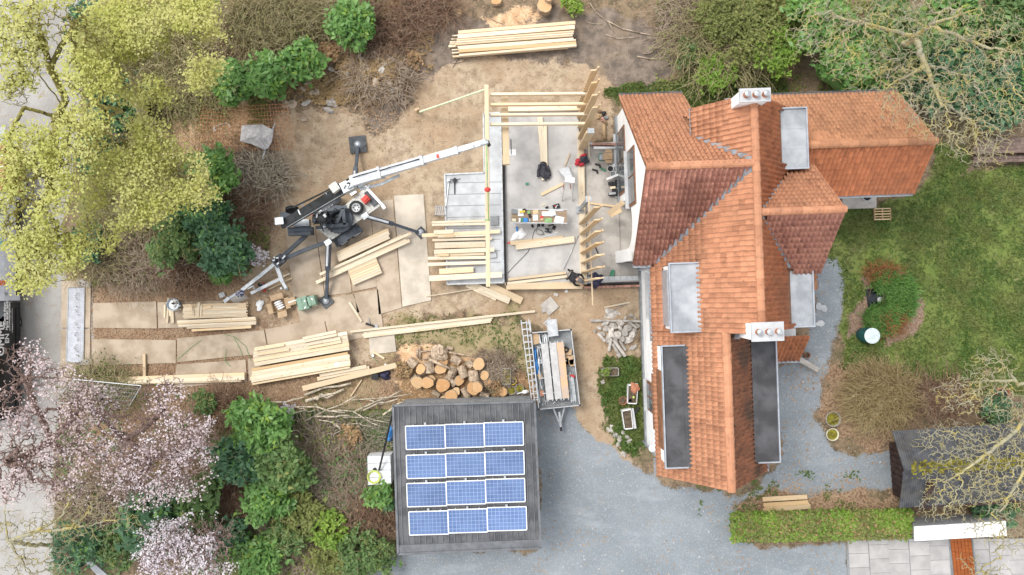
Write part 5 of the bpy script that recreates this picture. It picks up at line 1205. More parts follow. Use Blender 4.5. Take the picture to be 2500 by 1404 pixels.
build('leg', MB().tube(P(1110, 440, .5), P(1110, 474, .5), .03, .02, 8), 'black', tp); build('head', MB().box(P(1110, 440, .52), (.18, .16, .1), .7), 'black', tp); build('leg', MB().tube(P(1110, 440, .5), P(1125, 436, .5), .015, .012, 6), 'black', tp); build('leg', MB().tube(P(1110, 440, .5), P(1101, 438, .5), .015, .012, 6), 'black', tp)
build('measuring_staff', MB().tube(P(1096, 444, .5), P(1088, 508, .5), .022, .018, 8), 'white_paint', label='white measuring staff along the terrace slab edge', cat='staff'); build('laser_level', MB().box(P(1095, 440, .55), (.14, .12, .16), .3), 'galv', label='small grey laser level on the terrace slab corner', cat='level')
ladder('short_ladder', P(1062, 514, .02), P(1087, 514, .6), .38, 5, 'alu', 'short aluminium ladder up to the terrace slab', up=(-.3, 0, 1))
# terrace tools
cw = Zm(1430, 340, .228)
def onW(name, x, y, a, b, h, mat, label, cat, rz=0, z=.16): return build(name, MB().box(P(*cw(x, y), z+h/2), (a, b, h), rz), mat, label=label, cat=cat)
cbx = onW('cardboard_box', 245, 185, .32, .30, .22, 'cardboard', 'open cardboard box on the terrace by the low brick wall', 'box')
for dx, dy, a, b in ((-34, 0, .16, .3), (0, -55, .3, .13), (0, 50, .3, .13)): build('flap', MB().box(P(*cw(245+dx*1.25, 185+dy*1.1), .38), (a, b, .012), 0), 'cardboard', cbx)
cr_ = onW('blue_crate', 167, 190, .22, .30, .16, 'green_plastic', 'dark green crate of screws on the terrace', 'crate'); build('screws', MB().box(P(*cw(167, 190), .325), (.17, .25, .01)), 'steel_grey', cr_)
for k, (x, y) in enumerate(((125, 272), (95, 330))):
    t = onW('cordless_drill', x, y, .24, .07, .08, 'black', ['black cordless drill beside the screw crate', 'black cordless drill nearest the floor slab edge'][k], 'drill', -.25); build('grip', MB().box(P(*cw(x+26, y+18), .2), (.07, .16, .07), .2), 'black', t)
for k, (x, y) in enumerate(((172, 318), (203, 333))): onW('battery', x, y, .10, .10, .07, 'green_plastic', ['small green battery beside the drills', 'small green battery beside the bucket'][k], 'battery', .5)
def bucket(px, py, z, r, h, mat, label, fill=None, cat='bucket', name='bucket'):
    o = build(name, MB().lathe(P(px, py, z), [(r*.8, 0), (r, h), (r*1.06, h), (r*1.06, h-.02), (r*.94, h-.015), (r*.76, .02), (.01, .02)], 22), mat, label=label, cat=cat, smooth=False)
    if fill: build('fill', MB().lathe(P(px, py, z), [(r*.88, h*.72), (.01, h*.78)], 18, closed=False), fill, o)
    return o
bucket(*cw(258, 325), .16, .14, .26, 'white_paint', 'white bucket with black mortar on the terrace', 'black'); bucket(*cw(286, 380), .16, .13, .25, 'white_paint', 'white bucket under the white board on the terrace', 'plinth')
onW('white_box', 300, 283, .10, .14, .12, 'white_paint', 'small white box beside the terrace bucket', 'box', .5); onW('white_board', 290, 402, .62, .10, .04, 'white_paint', 'white board leaning over the terrace bucket', 'board', .37, .45)
sw = thing('mitre_saw', P(*cw(290, 530), .16), 'black mitre saw on the terrace by the house wall', 'saw')
for x, y, a, b in ((265, 475, .2, .12), (268, 590, .2, .12), (300, 530, .14, .62), (325, 470, .1, .3), (325, 570, .1, .3)): build('frame', MB().box(P(*cw(x, y), .3), (a, b, .16)), 'black', sw)
build('saw_table', MB().box(P(*cw(285, 580), .42), (.3, .1, .04), .1), 'galv', sw); plank(P(*cw(262, 520), .44), P(*cw(318, 515), .44), .1, .05, label='small offcut clamped in the mitre saw', cat='offcut')
onW('hammer', 118, 1190, .05, .32, .04, 'black', 'black hammer lying on the terrace beside the studs', 'hammer', .4)
nl = onW('nail_gun', 0, 0, .16, .30, .14, 'green_plastic', 'green nail gun on the terrace near the house corner', 'nail gun', -.3); nl.location = tuple(P(1494, 667, .16)); build('magazine', MB().box(P(1490, 674, .24), (.08, .3, .08), -.5), 'black', nl)
build('paper_scrap', MB().box(P(1383, 711, .02), (.13, .12, .01), .5), 'white_paint', label='tiny white scrap on the dirt by the sill plate', cat='paper')
build('metal_tube', MB().tube(P(1430, 345, .5), P(1446, 352, .5), .05, .05, 10), 'steel_grey', label='short grey tube end by the low brick wall', cat='tube')
pmat('jacket_dark', (.045, .045, .055), .4, 9, .9, bump=.5, bscale=14); pmat('navy', (.035, .035, .07), .5, 12, .7, bump=.6, bscale=14); pmat('jacket_red', (.40, .035, .045), .3, 9, .85, bump=.4, bscale=14)
jk = cloth('dark_jacket', 1327, 418, .43, (.24, .42), 'jacket_dark', 5, 'charcoal work jacket draped over the floor planks', 'jacket', .12, .25)
def sleeve(pts, r, mat, parent): build('sleeve', MB().path([P(*p_) for p_ in pts], r, 8), mat, parent, smooth=True)
sleeve([(1318,402,.46),(1315,418,.46),(1314,432,.44)], .07, 'jacket_dark', jk); sleeve([(1336,405,.46),(1341,420,.46),(1342,430,.44)], .07, 'jacket_dark', jk); build('collar', MB().ellip(P(1326, 399, .5), (.14, .09, .07), 12, 6), 'jacket_dark', jk, smooth=True)
jr = cloth('red_jacket', 1424, 390, .37, (.26, .22), 'jacket_dark', 15, 'black and red work jacket thrown over the sill plate', 'jacket', .2, .3)
for x, y, a, b in ((1411, 392, .13, .10), (1409, 400, .12, .10), (1420, 402, .14, .09), (1425, 379, .18, .07)): build('red_panel', MB().ellip(P(x, y, .42), (a, b, .09), 12, 6, .3), 'jacket_red', jr, smooth=True)
cloth('navy_bag', 1456, 684, .18, (.32, .36), 'navy', 25, 'crumpled dark navy builders bag on the terrace beside the footing', 'bag', .38, .1)

# ---- kneeling worker
def skinned(chains, radii, sub=1):
    """verts from named joints, edges from chains; returns evaluated mesh arrays"""
    names = list(radii); idx_ = {n_: i for i, n_ in enumerate(names)}
    vs = [radii[n_][0] for n_ in names]; es = [(idx_[a], idx_[b]) for ch in chains for a, b in zip(ch[:-1], ch[1:])]
    me = bpy.data.meshes.new('tmp'); me.from_pydata([tuple(v_) for v_ in vs], es, [])
    o = bpy.data.objects.new('tmp', me); COL.objects.link(o); md = o.modifiers.new('s', 'SKIN'); md.use_smooth_shade = True
    for i, n_ in enumerate(names):
        sv = me.skin_vertices[0].data[i]; r_ = radii[n_][1]; sv.radius = (r_, r_) if not isinstance(r_, tuple) else r_; sv.use_root = (i == 0)
    sm = o.modifiers.new('d', 'SUBSURF'); sm.levels = sub; sm.render_levels = sub
    dg = bpy.context.evaluated_depsgraph_get(); ev = o.evaluated_get(dg); m2 = ev.to_mesh()
    v = np.array([tuple(p_.co) for p_ in m2.vertices]); f = [tuple(p_.vertices) for p_ in m2.polygons]
    ev.to_mesh_clear(); bpy.data.objects.remove(o); bpy.data.meshes.remove(me); return v, f
pmat('skin', (.50, .30, .22), .1, 8, .6); pmat('work_clothes', (.022, .022, .026), .5, 9, .85, bump=.4, bscale=18); pmat('cap_grey', (.11, .105, .11), .2, 12, .9, bump=.3, bscale=50)
B = P(1396, 676, FZ); fd = np.array((.85, -.53, 0)); sd2 = np.array((.53, .85, 0))      # facing the stud
def J(f_, s_, z): return B+fd*f_+sd2*s_+EZ*z
rad = {'pelvis': (J(-.12, 0, .42), .17), 'waist': (J(-.02, 0, .58), .15), 'chest': (J(.10, 0, .76), .17), 'neck': (J(.20, 0, .92), .065), 'headlo': (J(.27, 0, .98), .085), 'headtop': (J(.33, 0, 1.10), .095)}
ch = [['pelvis', 'waist', 'chest', 'neck', 'headlo', 'headtop']]
for s, nm in ((1, 'l'), (-1, 'r')):
    rad['sh'+nm] = (J(.12, .19*s, .80), .075); rad['el'+nm] = (J(.28, .27*s, .62), .055); rad['wr'+nm] = (J(.50, .16*s, .56), .036); rad['pa'+nm] = (J(.58, .12*s, .55), (.045, .028))
    rad['hip'+nm] = (J(-.10, .12*s, .38), .105); rad['kn'+nm] = (J(.22 if s > 0 else .12, .17*s, .09 if s > 0 else .38), .075); rad['an'+nm] = (J(-.20 if s > 0 else .10, .18*s, .07), .05); rad['to'+nm] = (J(-.36 if s > 0 else .27, .20*s, .045), .045)
    ch += [['chest', 'sh'+nm, 'el'+nm, 'wr'+nm, 'pa'+nm], ['pelvis', 'hip'+nm, 'kn'+nm, 'an'+nm, 'to'+nm]]
bv, bf = skinned(ch, rad); allv = [bv]; allf = [bf]; nb = len(bv); off = nb
for s, nm in ((1, 'l'), (-1, 'r')):
    c0 = rad['pa'+nm][0]
    for k in range(5):
        lat = (k-2)*.019 if k else -.045*s*-1; L_ = (.05, .075, .082, .076, .06)[k]
        st_ = c0+sd2*(lat if k else s*-.04)+fd*.01; r_ = {'a': (st_, .010), 'b': (st_+fd*L_*.55+EZ*.008, .0095), 'c': (st_+fd*L_*.85-EZ*.03, .008)}
        v_, f_ = skinned([['a', 'b', 'c']], r_, 1); allv.append(v_); allf.append([tuple(i+off for i in q_) for q_ in f_]); off += len(v_)
v = np.concatenate(allv); f = [q_ for l in allf for q_ in l]
wk = thing('person', B, 'person in black work clothes and grey cap kneeling on the slab, holding a stud', 'person')
mb = MB(); head = rad['headlo'][0]; pl, pr_ = rad['pal'][0], rad['par'][0]
cen = np.array([v[list(q_)].mean(0) for q_ in f]); skin = (np.linalg.norm(cen-rad['headtop'][0], axis=1) < .16) | (np.linalg.norm(cen-rad['headlo'][0], axis=1) < .12) | (np.linalg.norm(cen-pl, axis=1) < .13) | (np.linalg.norm(cen-pr_, axis=1) < .13)
mb.v = [tuple(p_) for p_ in v]; mb.f = f; mb.mi = [1 if s_ else 0 for s_ in skin]
build('body', mb, ['work_clothes', 'skin'], wk, smooth=True)
build('cap', MB().ellip(rad['headtop'][0]+EZ*.035, (.125, .115, .085), 16, 8, math.atan2(fd[1], fd[0])), 'cap_grey', wk, smooth=True)
build('cap_peak', MB().ellip(rad['headtop'][0]+fd*.13+EZ*.005, (.09, .09, .018), 12, 6, math.atan2(fd[1], fd[0])), 'cap_grey', wk, smooth=True)
hd = rad['headtop'][0]
build('face', MB().ellip(hd+fd*.10-EZ*.06, (.03, .022, .035), 8, 6, math.atan2(fd[1], fd[0])), 'skin', wk, smooth=True)
for s in (-1, 1):
    build('ear', MB().ellip(hd+sd2*.098*s-EZ*.05, (.025, .012, .035), 8, 6), 'skin', wk, smooth=True); build('eye', MB().ellip(hd+fd*.095+sd2*.035*s-EZ*.02, (.012, .012, .01), 6, 5), 'black', wk, smooth=True)
build('tool_belt', MB().lathe(J(-.07, 0, .46), [(.2, -.04), (.215, 0), (.2, .04)], 18, ax=(fd[0]*.5, fd[1]*.5, .9), closed=False), 'old_wood', wk)
for s in (-1, 1): build('belt_pouch', MB().box(J(-.16, .2*s, .44), (.12, .1, .16), 1), 'black', wk)
build('collar', MB().ellip(J(.19, 0, .88), (.09, .1, .03), 12, 5, 0), 'white_paint', wk, smooth=True)
# ------------------------------------------------------------------ things round the site
def gp(px, py, dz=0.0):
    p_ = P(px, py, 0); p_[2] = float(gz(p_[0], p_[1]))+dz; return p_
# packages by the drawbar
cp = Zm(540, 640, .104)
bx0 = thing('open_carton', P(*cp(1340, 1000), .04), 'big open cardboard box of white gloves with all flaps out', 'box')
c0 = P(*cp(1400, 1010), .04); rz = .26
def rot2(a, b, r): return np.array((a*math.cos(r)-b*math.sin(r), a*math.sin(r)+b*math.cos(r), 0))
mbx = MB()
build('carton_base', MB().box(c0+EZ*.02, (.62, .52, .03), rz), 'cardboard', bx0)
for a, b, w_, h_ in ((.31, 0, .015, .52), (-.31, 0, .015, .52), (0, .26, .62, .015), (0, -.26, .62, .015)): build('carton_wall', MB().box(c0+rot2(a, b, rz)+EZ*.16, (w_, h_, .28), rz), 'cardboard', bx0)
for a, b, w_, h_, rx_, ry_ in ((.40, 0, .2, .5, 0, .15), (-.43, -.05, .22, .46, 0, -.2), (0, .40, .58, .24, .2, 0), (.05, -.42, .42, .3, -.25, 0)): build('flap', MB().box(c0+rot2(a, b, rz)+EZ*.28, (w_, h_, .012), rz, ry_, rx_), 'cardboard', bx0)
for k in range(4): build('glove', MB().ellip(c0+rot2(-.02+.03*k, .16-.1*k, rz)+EZ*.26, (.2, .045, .04), 10, 5, rz+.15, .15, k), 'white_paint', label='white sleeve folded inside the big open cardboard box', cat='sleeve', group='white sleeves in the carton', smooth=True)
bb_ = build('closed_carton', MB().box(P(*cp(1665, 920), .2), (.40, .34, .3), .3), 'cardboard', label='closed cardboard box between the open box and green crates', cat='box'); build('tape', MB().box(P(*cp(1665, 920), .352), (.40, .05, .006), .3), 'white_paint', bb_)
pmat('crate_green', (.20, .30, .22), .15, 5, .6)
for k, (x, y, a, b) in enumerate(((1945, 965, .50, .60), (2140, 905, .40, .44))):
    t = build('green_crate', MB().box(P(*cp(x, y), .27), (a, b, .46), .26, taper=.96), 'crate_green', label=['large green plastic crate next to the closed cardboard box', 'smaller green plastic crate beside the outrigger'][k], cat='crate')
    for s in (-1, 1): build('lid_rib', MB().box(P(*cp(x, y), .51)+rot2(.1*s, 0, .26), (.03, b*.9, .02), .26), 'crate_green', t)
    build('sticker', MB().box(P(*cp(x+(-10 if k else 20), y-(40 if k else 60)), .507), (.11, .05, .006), .8 if not k else -.8), 'white_paint', t)
    if not k: build('sticker', MB().box(P(*cp(x+20, y+100), .507), (.11, .05, .006), .8), 'white_paint', t)
build('flat_board', MB().box(P(*cp(2190, 1020), .05), (.3, .10, .06), .2), 'timber', label='small board under the smaller green crate', cat='board')
cloth('plastic_bag', *cp(905, 1010), .05, (.16, .26), 'white_paint', 41, 'crumpled white plastic bag on the track board', 'bag', .12, -.25)
bk = bucket(429.5, 743, .05, .27, .3, 'concrete_light', 'grey rubber bucket full of straps beside the offcut heap', 'white_paint'); 
for k in range(4): build('strap', MB().ellip(P(425+k*3.2, 741+(k % 2)*4, .3), (.14, .05, .05), 8, 5, k*.9), ['black', 'alu', 'plinth', 'white_paint'][k], bk, smooth=True)
MAT['plastic_blue'] = pmat('bucket_blue', (.30, .38, .44), .15, 5, .5)
bk.data.materials[0] = MAT['bucket_blue']
build('stone_slab', MB().box(P(542, 720, .03), (.25, .22, .07), .4), 'concrete_light', label='small grey stone slab at the drawbar tip', cat='stone')
build('manhole_cover', MB().prism(PP([(556,727),(590,712),(606,728),(575,742)], .02)[::-1], -.05, .02), 'concrete_dirty', label='grey concrete pad under the drawbar coupling', cat='pad')
for k, (x, y) in enumerate(((641, 693), (646, 709))): build('red_clamp', MB().ellip(P(x, y, .05), (.09, .06, .05), 8, 5, .6, .2, k), 'red', label=['small red clamp beside the jib extension', 'small red clamp below the jib extension'][k], cat='clamp')
grd = build('angle_grinder', MB().tube(P(893, 790, .1), P(915, 797, .1), .05, .04, 10), 'black', label='black angle grinder on the track board', cat='grinder'); build('disc', MB().lathe(P(918, 797, .1), [(.09, 0), (.09, .015)], 16), 'steel_grey', grd); build('side_handle', MB().tube(P(903, 793, .1), P(899, 776, .12), .018, .018, 8), 'galv', grd)
bp_ = cloth('backpack', 940, 916, .03, (.26, .22), 'navy', 55, 'black backpack in the grass beside the wide beam', 'backpack', .24, .1); build('pocket', MB().ellip(P(936, 917, .24), (.14, .1, .06), 10, 6), 'navy', bp_, smooth=True)
lb_ = build('lunch_box', MB().box(P(915, 920, .14), (.28, .26, .2), -.2, taper=.93), 'plinth', label='dark blue-grey cool box beside the backpack', cat='box'); build('lid', MB().box(P(915, 920, .26), (.29, .27, .04), -.2), 'black', lb_)
build('paper_cup', MB().lathe(P(942, 890, .03), [(.04, 0), (.055, .12)], 12), 'white_paint', label='white scrap of packaging by the wide beam', cat='packaging')
build('paper_cup', MB().lathe(P(911, 868, .03), [(.05, 0), (.06, .08)], 12), 'white_paint', label='white crumpled cup on the pale grey board', cat='packaging')
for k, pts in enumerate(([(545,815),(570,822),(585,850),(592,868)], [(572,822),(600,846),(612,880)], [(430,880),(470,845),(492,830)], [(553,850),(548,880),(562,895)], [(870,975),(895,1005)], [(905,868),(925,888)])):
    build('packing_strap', MB().path([P(x, y, .075) for x, y in pts], .012, 4), 'sling_green', label=['thin green packing strap curling off the plank stack', 'second green packing strap crossing the track boards', 'green packing strap on the lower track seam', 'short green packing strap with a white scrap', 'green packing strap on the leaf litter', 'green packing strap beside the pale grey board'][k], cat='strap')
# surveying cord with pegs
st_ = thing('profile_string', gp(1022, 275), 'pale green tape from a wooden peg to the hoisted beam end', 'tape')
build('tape', MB().beam(P(1024, 273, .45), P(1186, 218, 2.95), .07, .012), 'strap_cream', st_); build('tape', MB().beam(P(1024, 275, .46), P(1186, 219, 2.96), .02, .02), 'sling_green', st_); build('peg', MB().box(gp(1019, 274, .2), (.1, .1, .6), .3), 'timber_warm', st_); build('peg', MB().box(gp(1024, 272, .2), (.08, .08, .6), .3), 'timber_warm', st_)
build('paving_slab', MB().box(gp(1342, 747, .03), (.62, .62, .05), .7), 'concrete_dirty', label='square grey-brown paving slab lying on the dirt', cat='slab'); build('paving_slab', MB().box(gp(1328, 757, .05), (.22, .2, .05), .3), 'concrete_dirty', label='broken slab corner beside the square paving slab', cat='slab')
build('roof_tile_piece', MB().box(gp(1357, 719, .03), (.2, .14, .05), -.4), 'concrete_dirty', label='small grey block on the dirt by the sill plate', cat='block')
build('clay_pipe', MB().tube(P(1474, 304, .1), P(1476, 340, .1), .08, .08, 14), 'stained_wood', label='brown clay pipe lying on the sand by the gable', cat='pipe', smooth=True)
for k, (x, y) in enumerate(((1464,272),(1474,278),(1470,292),(1480,288),(1462,285),(1478,300))): build('debris_block', MB().ellip(gp(x, y, .06), (.12, .09, .08), 7, 5, k, .3, k+60), ['old_wood', 'black', 'brick', 'plinth', 'stained_wood', 'old_wood'][k], label=['brown debris lump by the gable wall', 'black debris lump by the gable wall', 'red brick lump by the gable wall', 'grey debris lump by the gable wall', 'tan debris lump by the gable wall', 'dark brown debris lump above the clay pipe'][k], cat='rubble')

# ------------------------------------------------------------------ rubble heap
pmat('rubble', (.40, .37, .335), .22, 4, .95, orand=.2, bump=.3, bscale=20); g = RNG(91)
RB = [(1478,802,16,11),(1495,795,20,14),(1512,788,20,12),(1530,800,24,14),(1521,812,18,12),(1505,815,20,16),(1540,818,20,14),(1470,815,16,8),(1483,825,22,9),(1500,828,18,8),(1532,830,18,14),(1548,806,14,9),(1462,800,14,8),(1490,810,24,10),(1516,826,14,10),(1544,848,17,9),(1511,800,14,8),(1475,790,18,9),(1555,795,16,10),(1452,808,8,6),(1487,845,8,5),(1526,775,10,6),(1540,770,10,8),(1550,778,8,6),(1455,785,6,5),(1551,845,8,6)]
SH = ['flat', 'rounded', 'angular', 'long', 'broken', 'blocky']
for k, (x, y, a, b) in enumerate(RB):
    c_ = gp(x, y, .06+.12*math.exp(-((x-1505)**2+(y-812)**2)/900)); build('rubble_stone', MB().ellip(c_, (a*.011, b*.012, .05+b*.006), 8, 5, g.random()*3, .28, k+200), 'rubble', label='grey %s lump of concrete rubble in the heap by the house' % SH[k % 6], cat='rubble', group='rubble heap lumps, %s' % SH[k % 6])
for k, (x0, y0, x1, y1, w) in enumerate(((1440,782,1563,784,7),(1484,855,1490,825,8),(1495,828,1524,868,9),(1493,838,1509,864,8),(1510,830,1525,853,7),(1458,812,1475,832,8),(1480,798,1497,822,7),(1532,785,1552,800,7),(1506,862,1512,869,11))):
    a, b = gp(x0, y0, .22), gp(x1, y1, .20); mb = MB(); mb.tube(a, b, w*.0085, w*.0085, 9); build('concrete_post', mb, 'rubble', label=['long concrete post lying across the rubble heap', 'short concrete post at the sand edge of the rubble', 'longest slanting concrete post on the rubble', 'concrete post beside the longest slanting one', 'concrete post between slanting posts and stones', 'concrete post at the trailer side of the rubble', 'thin concrete post under the grey stones', 'concrete post beside the brick lumps', 'round concrete post end on the rubble'][k], cat='post')
cloth('mortar_pile', 1495, 770, .05, (.42, .3), 'rubble', 71, 'heap of pale grey mortar dust beside the rubble', 'mortar', .10)
build('steel_rod', MB().tube(gp(1475, 768, .2), gp(1530, 740, .08), .015, .015, 6), 'steel_grey', label='thin dark rod slanting over the rubble', cat='rod')

# ------------------------------------------------------------------ sawn logs
pmat('bark_pale', (.44, .38, .29), .3, 9, .9, bump=.3, bscale=16, orand=.15); pmat('bark', (.37, .285, .205), .35, 9, .95, bump=.7, bscale=16, orand=.15); pmat('bark_dark', (.12, .075, .055), .35, 9, .95, bump=.6, bscale=16)
m, nt, N, L = nodes('log_end')
o_ = opos(nt); wv = N.new('ShaderNodeTexWave'); wv.wave_type = 'RINGS'; wv.rings_direction = 'Z'; wv.inputs['Scale'].default_value = 6; wv.inputs['Distortion'].default_value = 2.5; wv.inputs['Detail'].default_value = 2; L.new(o_, wv.inputs['Vector'])
oi = N.new('ShaderNodeObjectInfo'); cc = mixc(nt, (.62, .43, .24), (.52, .28, .12), oi.outputs['Random']); cc = mixc(nt, cc, mixc(nt, cc, (.2, .1, .04), .35), ramp(nt, wv.outputs['Fac'], 0, .8, .4, .9)); cc = mixc(nt, cc, (.66, .47, .26), ramp(nt, noise(nt, o_, 5, 3), 0, .5, .45, .7)); finish(nt, cc, .85)
cl = Zm(960, 840, .136)
def log(p0, p1, r, label, seed, squash=1.0, mat='bark'):
    """lumpy round log from p0 to p1, sawn faces at both ends"""
    g = RNG(seed); p0 = np.array(p0); p1 = np.array(p1); d = p1-p0; Ln = np.linalg.norm(d); n = 18; ph = g.random(3)*6
    prof = [r*(1+.07*math.sin(2*2*math.pi*i/n+ph[0])+.05*math.sin(3*2*math.pi*i/n+ph[1])+.03*g.normal()) for i in range(n)]
    vs = []
    for k, z in enumerate((0, .06, .5, .94, 1.0)):
        s_ = (.95, 1.0, 1.0+.05*g.normal(), 1.0, .95)[k]
        for i in range(n): vs.append((math.cos(2*math.pi*i/n)*prof[i]*s_, math.sin(2*math.pi*i/n)*prof[i]*s_*squash, z*Ln-Ln/2))
    mb = MB(); mb.add(vs, [(k*n+i, k*n+(i+1) % n, (k+1)*n+(i+1) % n, (k+1)*n+i) for k in range(4) for i in range(n)]); mb.cur = 0
    o = bpy.data.objects.new('log', rawmesh('log', mb.v, mb.f, mat)); place(o, None, (p0+p1)/2); q_ = Vector((0, 0, 1)).rotation_difference(Vector(d)); o.rotation_euler = q_.to_euler()
    for e, fl in ((0, True), (4, False)):
        me = rawmesh('sawn_face', [(x, y, z+(.003 if e else -.003)) for x, y, z in vs[e*n:(e+1)*n]], [tuple(range(n-1, -1, -1)) if fl else tuple(range(n))], 'log_end')
        c_ = bpy.data.objects.new('sawn_face', me); COL.objects.link(c_); c_.parent = o; WLOC[c_.name] = WLOC[o.name]
    return tag(o, label, 'log')
def uplog(x, y, r, h, label, seed, z=0, tilt=(0, 0)):
    b = P(*cl(x, y), z+h); b0 = b-np.array((tilt[0], tilt[1], h)); log(b0, b, 1.12*r*.136*M2(h), label, seed)
uplog(430, 692, 100, .42, 'dark orange sawn round beside the pale round log', 1, tilt=(.06, -.05)); uplog(613, 698, 96, .45, 'pale upright sawn log beside the dark orange round', 2)
uplog(888, 742, 112, .45, 'largest pale oval sawn log in the pile', 3); uplog(1537, 362, 100, .50, 'round pale log standing apart by the grey ash patch', 4); uplog(1440, 792, 112, .28, 'flat wide log carrying a smaller round', 5); uplog(1508, 780, 84, .62, 'smaller pale round standing on the flat wide log', 6, .29)
uplog(1045, 945, 108, .38, 'brown heart-shaped sawn log by the garage wall', 7); uplog(1962, 858, 78, .35, 'small orange sawn log near the plant pots', 8); uplog(490, 450, 82, .42, 'tilted orange sawn log between bark logs', 9, tilt=(-.08, .1)); uplog(1190, 655, 80, .30, 'rusty orange round under the bark logs', 10, tilt=(.1, .05)); uplog(850, 440, 95, .25, 'orange round half hidden by the grey pole', 11); uplog(880, 330, 85, .3, 'pale orange split round behind the grey pole', 12, tilt=(.03, -.1)); uplog(900, 1030, 90, .12, 'brown thin slice against the garage edge', 13)
def lylog(x0, y0, x1, y1, r, label, seed, z=0): log(P(*cl(x0, y0), r*.136*M2(0)+z), P(*cl(x1, y1), r*.136*M2(0)+z), r*.136*M2(0), label, seed)
lylog(265, 290, 400, 400, 88, 'short thick grey bark log lying by the beam tip', 21); lylog(640, 300, 660, 520, 80, 'pale bark log half lying behind the pile', 22); lylog(1100, 410, 1030, 580, 75, 'reddish bark log in the middle of the pile', 23, .1); lylog(1205, 390, 1290, 600, 72, 'mossy green-grey bark log across the pile', 24, .1); lylog(1430, 470, 1450, 660, 86, 'stout pale grey bark log beside the standing round', 25); lylog(1250, 790, 1350, 960, 62, 'short bark log lying toward the garage', 26); lylog(960, 560, 1110, 740, 60, 'split log showing a pale wedge face', 27, .06); lylog(1050, 240, 1200, 340, 72, 'mossy stump lying behind the pile', 28); lylog(960, 65, 1070, 85, 32, 'small firewood log behind the pile', 29)
uplog(1700, 700, 70, .25, 'pale small round on the chips beside the twig heap', 14); uplog(1130, 850, 64, .3, 'small orange round between the bigger logs', 15); uplog(690, 620, 60, .2, 'small dark round behind the pale upright log', 16, tilt=(.05, .1)); uplog(1640, 560, 76, .35, 'pale round log between the stout log and the twig heap', 17); lylog(1560, 880, 1720, 930, 50, 'thin bark log lying in the chips by the garage edge', 30); lylog(700, 850, 830, 930, 48, 'short bark log lying below the oval log', 31); lylog(1330, 300, 1420, 400, 60, 'bark log leaning between the mossy logs', 32); lylog(420, 560, 330, 640, 46, 'small bark log by the dried twig ends', 33)
build('root_stump', MB().ellip(P(*cl(830, 170), .25), (.42, .40, .28), 12, 7, .5, .22, 88), 'bark', label='pale lumpy root stump behind the log pile', cat='stump')
for k, (x0, y0, x1, y1, r) in enumerate(((640,270,1020,440,4.6),(900,130,1540,245,3),(480,40,485,290,3),(440,80,452,260,2.2),(425,90,428,240,2),(500,140,720,115,2.5),(540,275,700,235,2.5),(615,210,710,165,3.2))):
    build('pole', MB().tube(P(*cl(x0, y0), .5 if k == 0 else .12), P(*cl(x1, y1), .55 if k == 0 else .10), r*.016, r*.013, 9), 'bark', label=['thick grey pole lying on top of the logs', 'long pale branch reaching to the standing round log', 'short grey branch upright in the grass behind the logs', 'thin grey branch beside the short one', 'thinnest branch beside the logs', 'thin crooked branch behind the logs', 'thin branch touching the root stump', 'short thick branch piece behind the logs'][k], cat='branch', smooth=True)
pl_ = thing('wood_pallet', P(995, 985, 0), 'orange-brown wooden pallet against the garage edge', 'pallet')
for k in range(4): build('slat', MB().beam(P(974+k*13.5, 974, .14), P(974+k*13.5, 992, .14), .13, .025), 'stained_wood', pl_)
for y in (976, 983, 990): build('bearer', MB().beam(P(972, y, .08), P(1016, y-1, .08), .08, .08), 'stained_wood', pl_)
# cut tree stumps at the top edge
for k, (x, y, r, h) in enumerate(((1328, 22, .34, .5), (1338, 8, .2, .75), (1383, 20, .22, .4), (1212, 6, .22, .3), (1122, 32, .12, .2), (478, 536, .22, .6), (820, 140, .25, .3))):
    log(gp(x, y, -.1), gp(x, y, h), r, ['wide sawn tree stump beside the plank stack on bare soil', 'narrow stump joined to the wide sawn stump', 'small stump beside the bright green sprout', 'stump at the sandy edge beyond the plank stack', 'tiny stump in the bare soil', 'reddish stump between green shrubs', 'brown stump among the roots'][k], 300+k, mat='bark' if k != 5 else 'bark_dark')

# ------------------------------------------------------------------ branch pile between shrub and garage
g = RNG(17)
def polybranch(pts, r, label, grp=None, mat='bark_pale', n=7, name='cut_branch'):
    mb = MB(); k = len(pts)
    for i in range(k-1): mb.tube(pts[i], pts[i+1], r*(1-.35*i/k), r*(1-.35*(i+1)/k), n)
    return build(name, mb, mat, label=label, cat='branch', group=grp, smooth=True)
cbp = Zm(520, 900, .359)
BR = [(385,230,615,195,9),(625,180,940,100,13),(630,220,890,140,14),(705,215,820,180,11),(590,375,985,180,7),(965,290,1280,150,8),(1020,285,1260,205,8),(985,280,1230,185,8),(910,215,1350,170,6),(550,260,900,300,7),(780,290,950,290,9),(950,290,1135,390,6),(690,325,930,320,9),(560,300,700,280,7),(700,240,720,370,5),(720,350,870,380,6),(625,520,715,360,7),(810,360,860,410,12),(1155,315,1290,225,10),(880,330,1200,370,5),(540,245,640,290,6),(1040,205,1160,240,6),(680,500,870,420,5),(900,380,1090,395,5)]
for k, (x0, y0, x1, y1, w) in enumerate(BR):
    a, b = P(*cbp(x0, y0), .2+.3*g.random()), P(*cbp(x1, y1), .2+.3*g.random()); mid = (a+b)/2+g.normal(size=3)*np.array((.08, .08, .02)); mid2 = a*.3+b*.7+g.normal(size=3)*np.array((.05, .05, .02))
    polybranch([a, a*.6+mid*.4, mid, mid2, b], w*.0052, 'grey cut branch in the brush heap between green shrub and garage', 'branches in the brush heap')
g = RNG(18); n = 900
c_ = np.stack((760+g.random(n)*200, 1010+g.random(n)*140), 1); p0 = np.array([P(x, y, .05+.3*g.random()) for x, y in c_]); an = g.normal(size=n)*.7; Ls = .3+.8*g.random(n)
